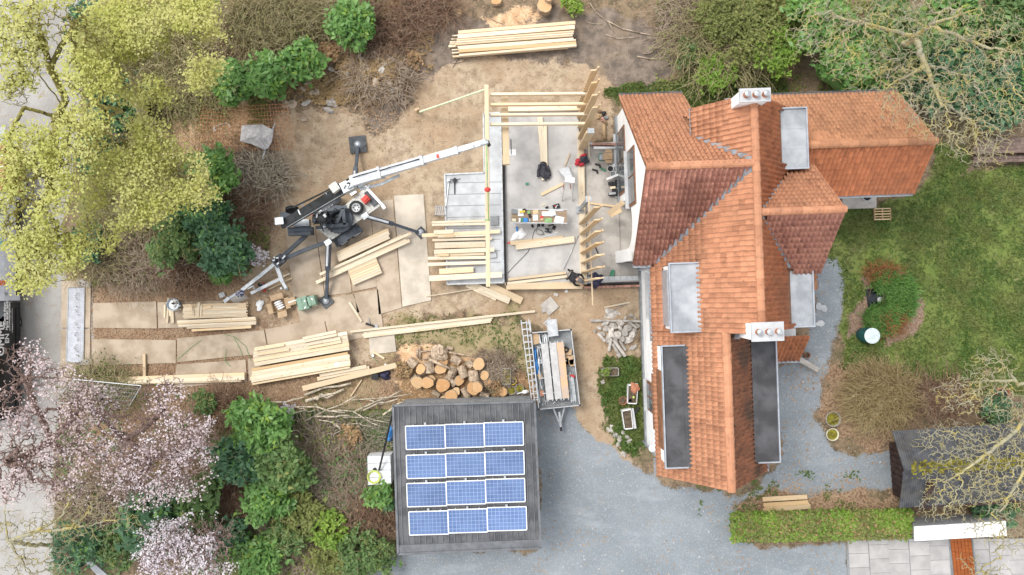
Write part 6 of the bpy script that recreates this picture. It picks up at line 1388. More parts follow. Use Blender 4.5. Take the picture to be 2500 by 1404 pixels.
p1 = p0+np.stack((np.cos(an)*Ls, np.sin(an)*Ls, g.normal(size=n)*.1), 1); p1[:, 2] = np.clip(p1[:, 2], .02, .6)
v, f = tubes(*wiggle(p0, p1, np.full(n, .012), np.full(n, .004), g, 3, .08)); fastobj('brushwood', v, f, 'bark_pale', label='tangle of thin twigs around the brush heap', cat='brushwood', kind='stuff')
# water tank beside the garage
ib = thing('water_tank', P(930, 1148, 0), 'white cubic water tank with a coiled hose beside the garage', 'water tank')
q2 = PP([(897,1114),(953,1112),(955,1181),(899,1184)], 1.0); build('tank', MB().prism(q2[::-1], .12, 1.0), 'white_paint', ib)
for k in range(3): build('tank_rib', MB().beam(q2[0]+(q2[3]-q2[0])*(k+1)/4+EZ*.01, q2[1]+(q2[2]-q2[1])*(k+1)/4+EZ*.01, .05, .03), 'concrete_light', ib)
for z in (.25, .5, .75, 1.0):
    for i in range(4): build('cage_bar', MB().tube(q2[i]*np.array((1, 1, 0))+EZ*z, q2[(i+1) % 4]*np.array((1, 1, 0))+EZ*z, .015, .015, 6), 'galv', ib)
build('tank_cap', MB().lathe(P(915, 1146, 1.0), [(.09, 0), (.09, .05), (.02, .06)], 14), 'black', ib); build('base_pallet', MB().prism(q2[::-1], 0, .11), 'old_wood', ib)
build('filler_pipe', MB().path([P(962, 990, 2.55), P(958, 1010, 2.4), P(926, 1146, 1.15), P(925, 1147, 1.0)], .045, 8), 'crane_black', label='dark downpipe from the garage roof corner into the water tank', cat='pipe')
pmat('hose_green', (.50, .56, .14), .15, 5, .6)
build('garden_hose', MB().path([P(913+math.cos(t)*(12+.25*t), 1165+math.sin(t)*(12+.25*t), 1.03+.004*t) for t in np.linspace(0, 19, 100)], .018, 5), 'hose_green', label='pale green garden hose coiled on the water tank', cat='hose')
build('garden_hose', MB().path([gp(x, y, .05) for x, y in ((953,1034),(935,1028),(925,1010),(918,985))]+[], .014, 5), 'hose_green', label='thin green hose running from the branches to the garage', cat='hose')
build('garden_hose', MB().path([gp(x, y, .05) for x, y in ((912,1055),(917,1070),(911,1085),(918,1093),(932,1092),(945,1080))], .014, 5), 'hose_green', label='short curl of pale hose in the grass by the garage', cat='hose')
build('blue_bag', MB().ellip(P(953, 1058, .25), (.14, .42, .22), 12, 7, -.1, .15, 4), 'blue', label='blue plastic sack squeezed beside the garage wall', cat='sack', smooth=True)

# ------------------------------------------------------------------ pots and planters
pmat('pot_grey', (.33, .32, .29), .2, 6, .85); pmat('potsoil', (.10, .075, .05), .4, 10, .95)
def trough(pts, h, mat, label, fill, name='planter', z=0.0, flare=1.06):
    q_ = PP(pts, z+h); c_ = sum(q_)/4; t = thing(name, c_*np.array((1, 1, 0))+EZ*z, label, 'planter')
    for i in range(4):
        a, b = q_[i], q_[(i+1) % 4]; build('side', MB().extr([a, b, b*np.array((1, 1, 0))+EZ*z, a*np.array((1, 1, 0))+EZ*z], (c_-(a+b)/2)*.10), mat, t)
    build('soil', MB().prism([(c_+(p_-c_)*.9) for p_ in q_][::-1], z+h-.12, z+h-.05), fill, t); return t
trough([(1226,899),(1247,899),(1247,939),(1225,939)], .3, 'pot_grey', 'grey rectangular planter beside the yellow bucket', 'moss_yellow')
trough([(1470,899),(1511,898),(1511,918),(1470,919)], .3, 'pot_grey', 'grey stone trough with yellow-green plant on the grass', 'potsoil')
trough([(1533,940),(1558,937),(1555,987),(1532,986)], .35, 'white_paint', 'white rectangular planter with brown cloth and lime ball', 'potsoil')
trough([(1518,1003),(1541,998),(1546,1047),(1525,1049)], .42, 'white_paint', 'white tapered planter with brown soil near the gravel', 'potsoil')
build('leaning_slab', MB().extr(PP([(1541,998),(1547,997),(1554,1046),(1546,1047)], .3), (0, 0, -.1)), 'concrete_light', label='pale grey side slab against the white tapered planter', cat='slab')
cloth('brown_cloth', 1550, 947, .36, (.2, .24), 'terracotta', 61, 'brown cloth spread over the white planter', 'cloth', .05, .3)
build('lime_ball', MB().ellip(P(1547, 970, .42), (.06, .06, .06), 12, 8), 'hose_green', label='small lime green ball in the white planter', cat='ball', smooth=True); bucket(1538, 977, .28, .07, .12, 'black', 'small black pot in the white planter', None, 'pot', 'plant_pot')
def pot(px, py, r, h, mat, label, fill='potsoil', z=0): return bucket(px, py, z, r, h, mat, label, fill, 'pot', 'plant_pot')
pot(1519, 977, .18, .2, 'terracotta', 'terracotta bowl on the grass beside the white planter'); pot(1252, 929, .16, .22, 'yellow', 'bright yellow bucket beside the grey planter')
pot(1249, 952, .19, .18, 'pot_grey', 'grey plant pot left of the white watering can', 'moss_yellow'); pot(1268, 947, .19, .18, 'pot_grey', 'grey plant pot above the white watering can', 'moss_yellow'); pot(1266, 966, .18, .16, 'pot_grey', 'grey plant pot below the watering can', 'potsoil')
wc = build('watering_can', MB().ellip(P(1282, 957, .18), (.15, .10, .13), 14, 8, .2), 'white_paint', label='white watering can among the pots by the trailer', cat='watering can', smooth=True); build('spout', MB().tube(P(1276, 958, .15), P(1262, 962, .25), .025, .02, 8), 'white_paint', wc); build('handle', MB().path([P(1284, 954, .3), P(1290, 955, .35), P(1290, 960, .15)], .018, 6), 'white_paint', wc)
pot(2029, 1021, .33, .25, 'pot_grey', 'large pale ring pot at the gravel edge, nearer the lawn', 'moss_yellow'); pot(2028, 1059, .27, .22, 'strap_cream', 'smaller cream ring pot at the gravel edge by the shed', 'moss_yellow')
pot(1966, 866, .13, .25, 'terracotta', 'small terracotta pot beside the lean-to roof'); pot(2110, 482, .19, .3, 'concrete_light', 'round grey pot on the annexe step', 'black', .12); pot(2435, 958, .28, .45, 'terracotta', 'big terracotta urn under the lichen tree', 'black'); pot(2068, 917, .12, .15, 'terracotta', 'small brick-red pot by the twiggy bush')
for k in range(9):
    x, y = [(1493,1040),(1502,1062),(1512,1072),(1520,1055),(1530,1066),(1536,1075),(1509,1085),(1523,1108),(1490,1050)][k]; build('edging_stone', MB().ellip(gp(x, y, .05), (.13+.03*(k % 3), .10+.02*(k % 2), .09), 7, 5, k*.7, .3, 400+k), 'rubble', label='pale rough edging stone in the grass strip below the white planters', cat='stone', group='edging stones below the planters')
build('edging_stone', MB().ellip(gp(1472, 932, .05), (.1, .16, .08), 7, 5, .3, .3, 412), 'rubble', label='single pale stone beside the grey stone trough', cat='stone')

# ------------------------------------------------------------------ lawn things
wb = thing('water_butt', P(2112, 819, 0), 'dark green water butt with a pale grey lid on the lawn', 'water butt')
pmat('butt_green', (.015, .085, .085), .2, 4, .5); pmat('lid_grey', (.50, .57, .58), .12, 6, .5)
bc = P(2131, 820, .9); b0_ = np.array((bc[0]-.02, bc[1], 0))
build('barrel', MB().lathe(b0_, [(.30, 0), (.35, .4), (.33, .86), (.3, .86)], 26), 'butt_green', wb, smooth=False); build('lid', MB().lathe(b0_+EZ*.86, [(.34, 0), (.35, .03), (.30, .05), (.29, .035), (.2, .05), (.19, .04), (.1, .055), (.03, .07)], 28), 'lid_grey', wb)
pd = thing('garden_pond', P(2135, 720, 0), 'small dark garden pond with a grey stone among rushes', 'pond')
m, nt, N, L = nodes('pond_water'); finish(nt, (.012, .014, .018), .08, spec=.6)
build('water', MB().prism(PP([(2118,712),(2140,706),(2152,716),(2148,742),(2122,748)], .03)[::-1], -.02, .03), 'pond_water', pd); build('liner', MB().prism(PP([(2114,708),(2142,702),(2156,714),(2152,746),(2120,752)], .02)[::-1], -.04, .02), 'black', pd)
build('pond_stone', MB().lathe(P(2147, 731, .03), [(.11, 0), (.12, .05), (.10, .08)], 14), 'concrete_light', label='round grey stone at the edge of the dark pond', cat='stone')
ps = thing('small_pallet', P(2153, 523, 0), 'small slatted wooden crate base on the lawn by the annexe', 'pallet')
for k in range(3): build('bearer', MB().beam(P(2134+k*19.3, 508, .1), P(2135+k*19.3, 538, .1), .05, .1), 'stained_wood', ps)
for k in range(5): build('slat', MB().beam(P(2135, 510+k*6.5, .16), P(2173, 509+k*6.5, .16), .05, .02), 'timber_warm', ps)
bn = thing('picnic_bench', P(2440, 365, 0), 'long brown wooden picnic bench under the lichen tree', 'bench')
pmat('bench_wood', (.16, .115, .095), .25, 6, .8)
for k in range(4): build('table_plank', MB().beam(P(2378, 343+k*9.5, .75), P(2560, 338+k*9.5, .75), .16, .04), 'bench_wood', bn)
for k in range(2): build('seat_plank', MB().beam(P(2376, 386+k*8, .45), P(2560, 382+k*8, .45), .13, .04), 'bench_wood', bn)
for x in (2384, 2500): build('leg', MB().beam(P(x, 340, .05), P(x, 392, .05), .1, .12), 'bench_wood', bn); build('leg', MB().box(P(x, 360, .38), (.1, .6, .7)), 'bench_wood', bn)
# low wall and stones by the lean-to
build('low_wall', MB().beam(P(1945, 874, .3), P(1992, 902, .2), .22, .5), 'concrete_dirty', label='low mossy concrete wall leaving the lean-to corner', cat='wall'); build('blue_board', MB().box(P(1893, 897, .7), (.32, .62, .06), .02), 'plinth', label='dark blue-grey board under the dormer eave', cat='board')
for k, (x, y) in enumerate(((1999, 748), (2011, 752), (2003, 790))): build('flagstone', MB().ellip(P(x, y, .01), (.14, .2, .03), 9, 4, k, .2, 500+k), 'concrete_light', label=['oval pale flagstone under the east dormer', 'angular pale flagstone in the gravel path', 'small pale flagstone further along the gravel path'][k], cat='flagstone')

# ------------------------------------------------------------------ paved entrance lower right
pav = build('paved_entrance', MB().prism([P(2068, 1322), P(2068, 1700), P(2700, 1700), P(2700, 1310)], -.1, .012), 'plinth', kind='structure')
pmat('flag', (.37, .355, .345), .10, 1.6, .85, orand=.10, bump=.08)
for ci in range(9):
    x0 = 2070+ci*49; off_ = [(0), (-20), (-7), (-24), (-12), (4), (0), (-18), (-6)][ci]
    if 5.0 <= ci < 6: continue
    for ri in range(7):
        y0 = 1318+off_+ri*34.5-(ci*1.6); y1 = y0+33.5
        if y1 < 1322: continue
        y0 = max(y0, 1316)
        build('paving_flag', MB().prism(PP([(x0+ri*2.2, y0), (x0+48+ri*2.2, y0-1.6), (x0+48+(ri+1)*2.2, y1-1.6), (x0+(ri+1)*2.2, y1)], .02)[::-1], 0, .03), 'flag', pav)
m, nt, N, L = nodes('orange_gate'); p = wpos(nt)
finish(nt, mixc(nt, (.34, .095, .018), (.22, .055, .012), ramp(nt, noise(nt, mapping(nt, p, (1.2, 9, 1)), 1.5, 4), 0, 1)), .6)
gt = thing('timber_gate', P(2345, 1370, 0), 'orange-brown timber gate leaf crossing the paved entrance', 'gate')
for k in range(6): build('gate_board', MB().prism(PP([(2320+k*8.6, 1314), (2327.6+k*8.6, 1313.6), (2344+k*8.6, 1460), (2336.4+k*8.6, 1460)], .06)[::-1], .032, .06), 'orange_gate', gt)
build('gate_rail', MB().beam(P(2373, 1312, .08), P(2392, 1460, .08), .05, .1), 'plinth', gt)
wl_ = thing('garden_wall', P(2340, 1300, 0), 'white rendered garden wall at the end of the hedge', 'wall')
wq = PP([(2232,1286),(2456,1272),(2459,1308),(2233,1321)], 1.9); wb_ = PP([(2222,1262),(2420,1252),(2424,1284),(2223,1292)], 0)
build('wall_body', MB().add([*wb_, *[p_-EZ*.06 for p_ in wq]], [(0, 1, 5, 4), (1, 2, 6, 5), (2, 3, 7, 6), (3, 0, 4, 7)]), 'concrete_light', wl_)
for k in range(3): build('coping', MB().prism([wq[0]+(wq[1]-wq[0])*(k/3+.003), wq[0]+(wq[1]-wq[0])*((k+1)/3-.003), wq[3]+(wq[2]-wq[3])*((k+1)/3-.003), wq[3]+(wq[2]-wq[3])*(k/3+.003)][::-1], 1.84, 1.9), 'white_render', wl_)

# ------------------------------------------------------------------ street side
pmat('fence_banner', (.76, .78, .84), .08, 5, .7); pmat('galv_thin', (.50, .52, .53), .1, 5, .5, .4)
fp = thing('site_fence', P(205, 793, 0), 'white mesh fence panel with faint banner standing on two concrete feet', 'fence')
fb0, fb1 = P(206, 702, .08), P(203, 885, .08); ft0, ft1 = P(167, 703, .5), P(162, 884, .5)
build('banner', MB().extr([fb0, fb1, ft1, ft0], (.012, 0, 0)), 'fence_banner', fp)
for a, b in ((fb0, fb1), (ft0, ft1), (fb0, ft0), (fb1, ft1)): build('frame_tube', MB().tube(a, b, .022, .022, 8), 'galv_thin', fp)
mb = MB()
for k in range(1, 9): mb.tube(fb0+(ft0-fb0)*k/9+np.array((.02, 0, 0)), fb1+(ft1-fb1)*k/9+np.array((.02, 0, 0)), .0015, .0015, 4)
for k in range(1, 30): mb.tube(fb0+(fb1-fb0)*k/30+np.array((.02, 0, 0)), ft0+(ft1-ft0)*k/30+np.array((.02, 0, 0)), .0015, .0015, 4)
build('mesh_wires', mb, 'galv_thin', fp, kind='stuff')
mb = MB(); g = RNG(6)
for k in range(5):
    for j in range(7):
        if g.random() < .62: mb.box(fb0+(fb1-fb0)*(.08+.17*k+.022*j)+(ft0-fb0)*(.5+.10*math.sin(j))+np.array((.03, 0, 0)), (.004, .05, .16))
build('faint_print', mb, 'white_paint', fp, kind='stuff')
for k, (x, y) in enumerate(((207, 692), (208, 884))):
    t = build('ballast_block', MB().box(P(x, y, .07), (.62, .24, .14), -.25 if k == 0 else .1), 'concrete_dirty', label=['concrete fence foot with holes under the top of the fence panel', 'concrete fence foot with holes under the lower end of the fence panel'][k], cat='fence foot')
    for j in range(4): build('hole', MB().lathe(P(x-10+j*7, y-1+(j % 2)*3, .14), [(.035, 0), (.035, .004)], 10), 'black', t)
f3 = thing('leaning_fence', P(260, 950, 0), 'thin galvanised mesh fence panel leaning in the undergrowth', 'fence'); fr = [P(180, 926, .9), P(345, 942, .9), P(312, 998, .25), P(132, 982, .25)]
for i in range(4): build('frame_tube', MB().tube(fr[i], fr[(i+1) % 4], .022, .022, 8), 'galv_thin', f3)
mb = MB()
for k in range(1, 24): mb.tube(fr[0]+(fr[1]-fr[0])*k/24, fr[3]+(fr[2]-fr[3])*k/24, .005, .005, 4)
for k in range(1, 6): mb.tube(fr[0]+(fr[3]-fr[0])*k/6, fr[1]+(fr[2]-fr[1])*k/6, .005, .005, 4)
build('mesh_wires', mb, 'galv_thin', f3, kind='stuff')
cloth('black_sack', 262, 968, .1, (.36, .3), 'black', 81, 'black plastic sack behind the leaning mesh fence', 'sack', .4)
# black van with lettering
pmat('van_black', (.010, .010, .012), .3, 2, .25, spec=.6); pmat('van_white', (.60, .62, .68), .05, 2, .3); pmat('van_red', (.28, .07, .055), .2, 3, .5); pmat('letter_white', (.80, .80, .80), .02, 2, .6); pmat('letter_orange', (.72, .18, .05), .05, 2, .6); pmat('letter_blue', (.25, .55, .68), .05, 2, .6)
vx = P(62, 0, 0)[0]
def van(y0, y1, mat, label, name):
    """van parked along the street; y0, y1 photo rows of its ends; flank at x = vx"""
    a, b = P(0, y0)[1], P(0, y1)[1]; t = thing(name, (vx-.95, (a+b)/2, 0), label, 'van'); L_ = a-b
    sec = [(0, .35), (0, 1.35), (.12, 1.75), (.3, 2.3), (1.55, 2.3), (1.75, 1.75), (1.9, 1.35), (1.9, .35)]
    mb = MB(); mb.extr([np.array((vx-s_, b, z)) for s_, z in sec][::-1], (0, L_*.78, 0)); build('body', mb, mat, t)
    nose = [(0, .35), (0, 1.1), (1.9, 1.1), (1.9, .35)]; mb = MB().extr([np.array((vx-s_, b+L_*.78, z)) for s_, z in nose][::-1], (0, L_*.22, 0)); build('bonnet', mb, mat, t)
    build('windscreen', MB().add([(vx-.15, b+L_*.78, 2.2), (vx-1.75, b+L_*.78, 2.2), (vx-1.8, b+L_*.9, 1.12), (vx-.1, b+L_*.9, 1.12)], [(0, 1, 2, 3)]), 'glass_dark', t)
    for f_ in (.16, .82):
        for s_ in (.2, 1.7): wheel((vx-s_-.02, b+L_*f_, .33), .33, .2, (1 if s_ < 1 else -1, 0, 0), t)
    build('sill_trim', MB().box((vx+.015, (a+b)/2, .5), (.03, L_*.9, .26)), 'van_black', t)
    for s_ in (.2, 1.7): build('headlight', MB().box((vx-s_, a+.01, .85), (.26, .04, .16)), 'hub_white', t)
    return t
vb = van(737, 1012, 'van_black', 'black van with white lettering parked at the street edge', 'parked_van')
vw = van(478, 733, 'van_white', 'pale van with orange and blue lettering under the yellow-green tree', 'parked_van')
def flank_text(s_, size, px_, py_, mat, parent, bold=0.0):
    """text on the +x flank, reading towards +y; foot of the letters at the height seen at photo x px_"""
    cu = bpy.data.curves.new('lettering', 'FONT'); cu.body = s_; cu.size = size; cu.extrude = .003; cu.offset = bold
    o = bpy.data.objects.new('lettering', cu); COL.objects.link(o); dg = bpy.context.evaluated_depsgraph_get(); me = bpy.data.meshes.new_from_object(o.evaluated_get(dg)); bpy.data.objects.remove(o)
    me.name = 'lettering'; me.materials.clear(); me.materials.append(MAT[mat]); z = CAMH-abs(vx)*FPX/abs(px_-1250); y = -(py_-702)*(CAMH-z)/FPX
    o = bpy.data.objects.new('lettering', me); place(o, parent, (vx+.012, y, z)); o.rotation_euler = (R(90), 0, R(90)); return o
flank_text('Hellende daken', .175, 13, 800, 'letter_white', vb, .004); flank_text('Platte daken (epdm)', .175, 18.5, 806, 'letter_white', vb, .004); flank_text('Totaalprojecten', .175, 24, 800, 'letter_white', vb, .004); flank_text('www.', .14, 31, 806, 'letter_white', vb)
build('rule', MB().box((vx+.012, P(0, 785)[1], 1.02), (.006, .75, .02)), 'letter_white', vb); build('rule', MB().box((vx+.012, P(0, 780)[1], .88), (.006, 1.1, .015)), 'letter_white', vb)
flank_text('OMME', .52, 9, 868, 'letter_white', vb, .012); flank_text('EN', .34, 21, 838, 'letter_white', vb, .006)
flank_text('S', .5, 12, 697, 'letter_orange', vw, .02); flank_text('d', .3, 18, 722, 'plinth', vw); build('logo_stripe', MB().box((vx+.012, P(0, 596)[1], 1.6), (.006, .3, .3)), 'letter_blue', vw)
sk = thing('red_container', (vx-.9, P(0, 420)[1], 0), 'red-brown covered cart with white roof rails under the yellow-green tree', 'container')
y0, y1 = P(0, 368)[1], P(0, 476)[1]
build('body', MB().prism([(vx+.1, y0, 0), (vx-1.9, y0, 0), (vx-1.9, y1, 0), (vx+.1, y1, 0)], .3, 1.5), 'van_red', sk)
for k in (0, .5, 1): build('roof_rail', MB().beam((vx+.12, y0+(y1-y0)*(.25+.5*k), 1.55), (vx-1.9, y0+(y1-y0)*(.25+.5*k), 1.55), .07, .06), 'white_paint', sk)
build('roof_rail', MB().beam((vx-.25, y0, 1.6), (vx-.25, y1, 1.6), .07, .06), 'white_paint', sk); build('tarpaulin', MB().extr([(vx+.1, y0, 1.5), (vx+.5, y0+.75, 1.9), (vx-1.5, y0, 1.5)], (0, 0, .04)), 'concrete_light', sk)
for f_ in (.2, .8): wheel((vx+.02, y0+(y1-y0)*f_, .3), .3, .2, (1, 0, 0), sk)
# road joints, kerb
for k, y in enumerate(range(-200, 1600, 95)):
    if k % 2 == 0 and not 640 < y < 960: build('road_joint', MB().beam(P(-250, y, .004), P(128, y-3, .004), .03, .006), 'plinth', [o for o in COL.objects if o.name == 'road'][0])
build('kerb', MB().prism(PP([(205,1370),(225,1372),(262,1404),(300,1440),(275,1440),(240,1408)], .1)[::-1], -.1, .1), 'concrete_light', kind='structure')
# reinforcement mesh with plastic sheet
pmat('rust', (.52, .25, .12), .3, 6, .9); rm = thing('reinforcement_mesh', gp(600, 310), 'rusty steel reinforcement mesh lying over the sawdust heap', 'steel mesh'); mb = MB()
def mz(x, y): return gp(x, y)[2]+.30
for k in range(30):
    x = 505+k*7.1; sk_ = (k-15)*.25; pts = [np.array((*gp(x+sk_*t, 262+t*22)[:2], mz(x, 262+t*22))) for t in range(6)]; mb.path(pts, .009, 4)
for k in range(13):
    y = 264+k*8.6; mb.path([np.array((*gp(x, y+1.5*math.sin(x/40))[:2], mz(x, y))) for x in range(505, 716, 30)], .009, 4)
build('mesh_bars', mb, 'rust', rm, kind='stuff')
pmat('plastic_sheet', (.40, .38, .38), .2, 5, .4)
pr = thing('wrapped_parasol', gp(640, 400), 'folded parasol wrapped in grey plastic lying on the steel mesh', 'parasol')
pts = [(590,306),(640,303),(668,318),(664,345),(655,362),(645,366),(615,352),(586,345)]; z_ = mz(625, 330)+.06; c_ = P(628, 332, z_+.16); v = [P(x, y, z_+.03*((i*7) % 3)) for i, (x, y) in enumerate(pts)]; v2 = [p_*.5+c_*.5+EZ*(.05 if i % 2 else -.03) for i, p_ in enumerate(v)]
n = len(v); build('cover', MB().add(v+v2+[c_], [(i, (i+1) % n, n+(i+1) % n, n+i) for i in range(n)]+[(n+i, n+(i+1) % n, 2*n) for i in range(n)]), 'plastic_sheet', pr)
build('pole', MB().tube(P(648, 362, z_), gp(632, 438, .12), .05, .035, 10), 'steel_grey', pr, smooth=True); build('pole', MB().tube(P(664, 322, z_), P(672, 300, z_), .035, .03, 8), 'steel_grey', pr)
build('rope', MB().path([gp(x, y, .06) for x, y in ((528,322),(532,326),(536,322),(530,318),(545,310),(560,304),(566,308),(568,316))], .02, 5), 'white_paint', label='white rope lying on the sawdust heap', cat='rope')
# ------------------------------------------------------------------ vegetation
leafmat('leaf_yellow', (.62, .62, .20), (.49, .51, .13), (.68, .66, .30), .5)
leafmat('leaf_laurel', (.13, .27, .065), (.21, .36, .105), (.10, .22, .055), .3, .4)
leafmat('leaf_dark', (.06, .145, .07), (.11, .215, .105), (.05, .12, .055), .25, .45)
leafmat('leaf_mid', (.11, .195, .06), (.18, .27, .09), (.09, .16, .05), .3, .5)
leafmat('leaf_olive', (.20, .225, .065), (.28, .295, .09), (.16, .19, .055), .3, .6)
leafmat('leaf_lime', (.18, .30, .04), (.26, .36, .06), (.14, .25, .035), .25, .55)
leafmat('leaf_tan', (.42, .28, .15), (.34, .22, .11), (.30, .17, .09), .2, .8)
leafmat('leaf_straw', (.34, .24, .12), (.26, .17, .08), None, .1, .9)
leafmat('blossom_pink', (.70, .62, .65), (.78, .71, .73), (.55, .43, .43), .3, .6)
leafmat('blossom_red', (.66, .55, .55), (.73, .64, .65), (.50, .36, .34), .3, .6)
leafmat('blossom_white', (.80, .77, .80), (.70, .66, .70), (.60, .50, .54), .3, .6)
leafmat('grass_blade', (.045, .10, .015), (.11, .17, .035), (.16, .17, .05), .2, .6)
leafmat('chip', (.74, .54, .36), (.60, .40, .24), None, 0, .9); leafmat('stone_grey', (.30, .31, .31), (.48, .48, .47), None, 0, .9); leafmat('litter_leaf', (.37, .235, .14), (.24, .15, .095), (.44, .32, .21), .1, .9)
def barkmat(name, c, c2, sc=2.5, lo=.45, hi=.6):
    m, nt, N, L = nodes(name); p = wpos(nt); f = ramp(nt, noise(nt, p, sc, 5, .65), 0, 1, lo, hi); n2 = noise(nt, p, 14, 4)
    col = mixc(nt, c, c2, f); col = mixc(nt, col, scl(c, .6), ramp(nt, n2, .5, 0, .3, .5)); finish(nt, col, .9, 0, n2, .4, .02, .15)
barkmat('bark_lichen', (.34, .32, .23), (.47, .39, .13), 1.6, .42, .66); barkmat('bark_mossy', (.15, .13, .05), (.25, .225, .065), 2.0, .35, .6)
barkmat('bark_brown', (.24, .15, .10), (.34, .24, .165), 3.0); barkmat('bark_olive', (.33, .285, .15), (.42, .36, .21), 2.0); barkmat('bark_greybrown', (.44, .355, .27), (.32, .24, .175), 2.0); barkmat('bark_cherry', (.20, .135, .115), (.30, .215, .185), 3.0); barkmat('twig_gold', (.34, .26, .13), (.42, .33, .18), 2.0); barkmat('reed_orange', (.34, .17, .07), (.26, .12, .05), 4.0)
def Lb(px, py, z, rx, ry=None, rz=None):
    """ellipsoid lobe given by photo pixels at height z; radii in photo pixels, rz in metres"""
    k = M2(z); ry = rx if ry is None else ry; return (P(px, py, z), rx*k, ry*k, rz if rz else min(rx, ry)*k*.6)
def gaps(pts, s, thr):
    n_ = fbm(pts[:, 0]*s+50, pts[:, 1]*s+80, 3); return pts[n_ > thr]
def tree(name, label, base, limbs, lobes, ntwig, nleaf, bark, leaf, lsize, seed, rtip=.012, maxr=.25, group=None, perclump=4, spread=.22, thr=.42, gs=.55, leafup=.5, amt=.12, minr=.008, aspect=1.5, expo=2.3, alpha=.35):
    g = RNG(seed); t = thing(name, base, label, 'tree' if 'shrub' not in name else 'shrub', group)
    tg = lobes_points(lobes, ntwig, g, shell=.15)
    p0, p1, r0, r1, A, rr, e, pr = grow_tree(limbs, tg, g, rtip, alpha, maxr, expo)
    big = (r0 > .05); parts = []
    v, f = tubes(*wiggle(p0[big], p1[big], r0[big], r1[big], g, 3, .04), n=7); fastobj('trunk', v, f, bark, t, smooth=True)
    sm = ~big
    if sm.any():
        v, f = tubes(*wiggle(p0[sm], p1[sm], np.maximum(r0[sm], minr), np.maximum(r1[sm]*.8, minr*.7), g, 3, amt), n=3); fastobj('twigs', v, f, bark, t, kind='stuff')
    if nleaf:
        c = lobes_points(lobes, int(nleaf/perclump*1.8), g, shell=.2); c = gaps(c, gs, thr)[:nleaf//perclump]
        c = np.repeat(c, perclump, 0)+g.normal(size=(len(c)*perclump, 3))*spread*np.array((1, 1, .7))
        v, f = leafquads(c, lsize, g, leafup, aspect); fastobj('crown', v, f, leaf, t)
    return t
def shrub(label, px, py, r, h, n, leaf, lsize, seed, name='shrub', aspect=2.2, lob=14, up=.6, group=None, cat='shrub', ry=None, stems=6, core=True, bark='bark_brown'):
    """evergreen shrub: leaves on the skin of many small lobes over a dome; r, ry in photo pixels"""
    g = RNG(seed); ry = r if ry is None else ry; b = gp(px, py); k = M2(h*.6); c0 = P(px, py, h*.55); R_ = np.array((r*k, ry*k, h*.5))
    t = thing(name, np.array((c0[0], c0[1], b[2])), label, cat, group)
    lob = lob*3; th = g.random(lob)*6.283; rr = np.sqrt(g.random(lob))*(.62+.5*vnoise(np.cos(th)*1.5+seed*3.1, np.sin(th)*1.5+seed)); hz = np.sqrt(np.clip(1-rr**2*.85, .05, 1))
    lc = c0+np.stack((np.cos(th)*rr, np.sin(th)*rr, hz*(.5+.55*g.random(lob))-.15), 1)*R_; lr = (.13+.17*g.random(lob))[:, None]*np.array((R_[0], R_[1], max(R_[2], .3)))
    m5 = n//5; kk = g.integers(0, lob, m5); dd = g.normal(size=(m5, 3)); dd[:, 2] = dd[:, 2]*.8+.3
    c = lc[kk]+dd*lr[kk]*.62; c = np.repeat(c, 5, 0)+g.normal(size=(m5*5, 3))*lsize*.55; c[:, 2] = np.maximum(c[:, 2], .05)
    tips = (c[:, 2] > np.quantile(c[:, 2], .45)) & (g.random(len(c)) < .28) & (vnoise(c[:, 0]*1.3+seed, c[:, 1]*1.3) > .45)
    v, f = leafquads(c[~tips], lsize, g, up, aspect, .55); fastobj('foliage', v, f, leaf, t)
    if tips.sum() > 20 and leaf in ('leaf_laurel', 'leaf_dark', 'leaf_mid'): v, f = leafquads(c[tips], lsize*.85, g, up, aspect, .5); fastobj('young_leaves', v, f, {'leaf_laurel': 'leaf_lime', 'leaf_dark': 'leaf_laurel', 'leaf_mid': 'leaf_olive'}[leaf], t)
    p0 = np.tile(np.array((c0[0], c0[1], b[2]-.1)), (stems+lob, 1))+g.normal(size=(stems+lob, 3))*np.array((.12, .12, 0)); p1 = np.concatenate((lc[g.integers(0, lob, stems)], lc))
    v, f = tubes(*wiggle(p0, p1, np.full(len(p0), .035), np.full(len(p0), .012), g, 3, .06), n=5); fastobj('stems', v, f, bark, t)
    q0 = lc[g.integers(0, lob, 26)]; q1 = q0+g.normal(size=(26, 3))*np.array((.35, .35, .12))*min(1, r/50)+EZ*.25*min(1, h); v, f = tubes(*wiggle(q0, q1, np.full(26, .013), np.full(26, .006), g, 3, .08), n=3); fastobj('bare_shoots', v, f, 'bark_olive', t, kind='stuff')
    if core:
        mb = MB(); mb.ellip(c0-EZ*.2*h, R_*np.array((.6, .6, .6)), 12, 7, 0, .25, seed); build('inner_foliage', mb, leaf, t)
    return t
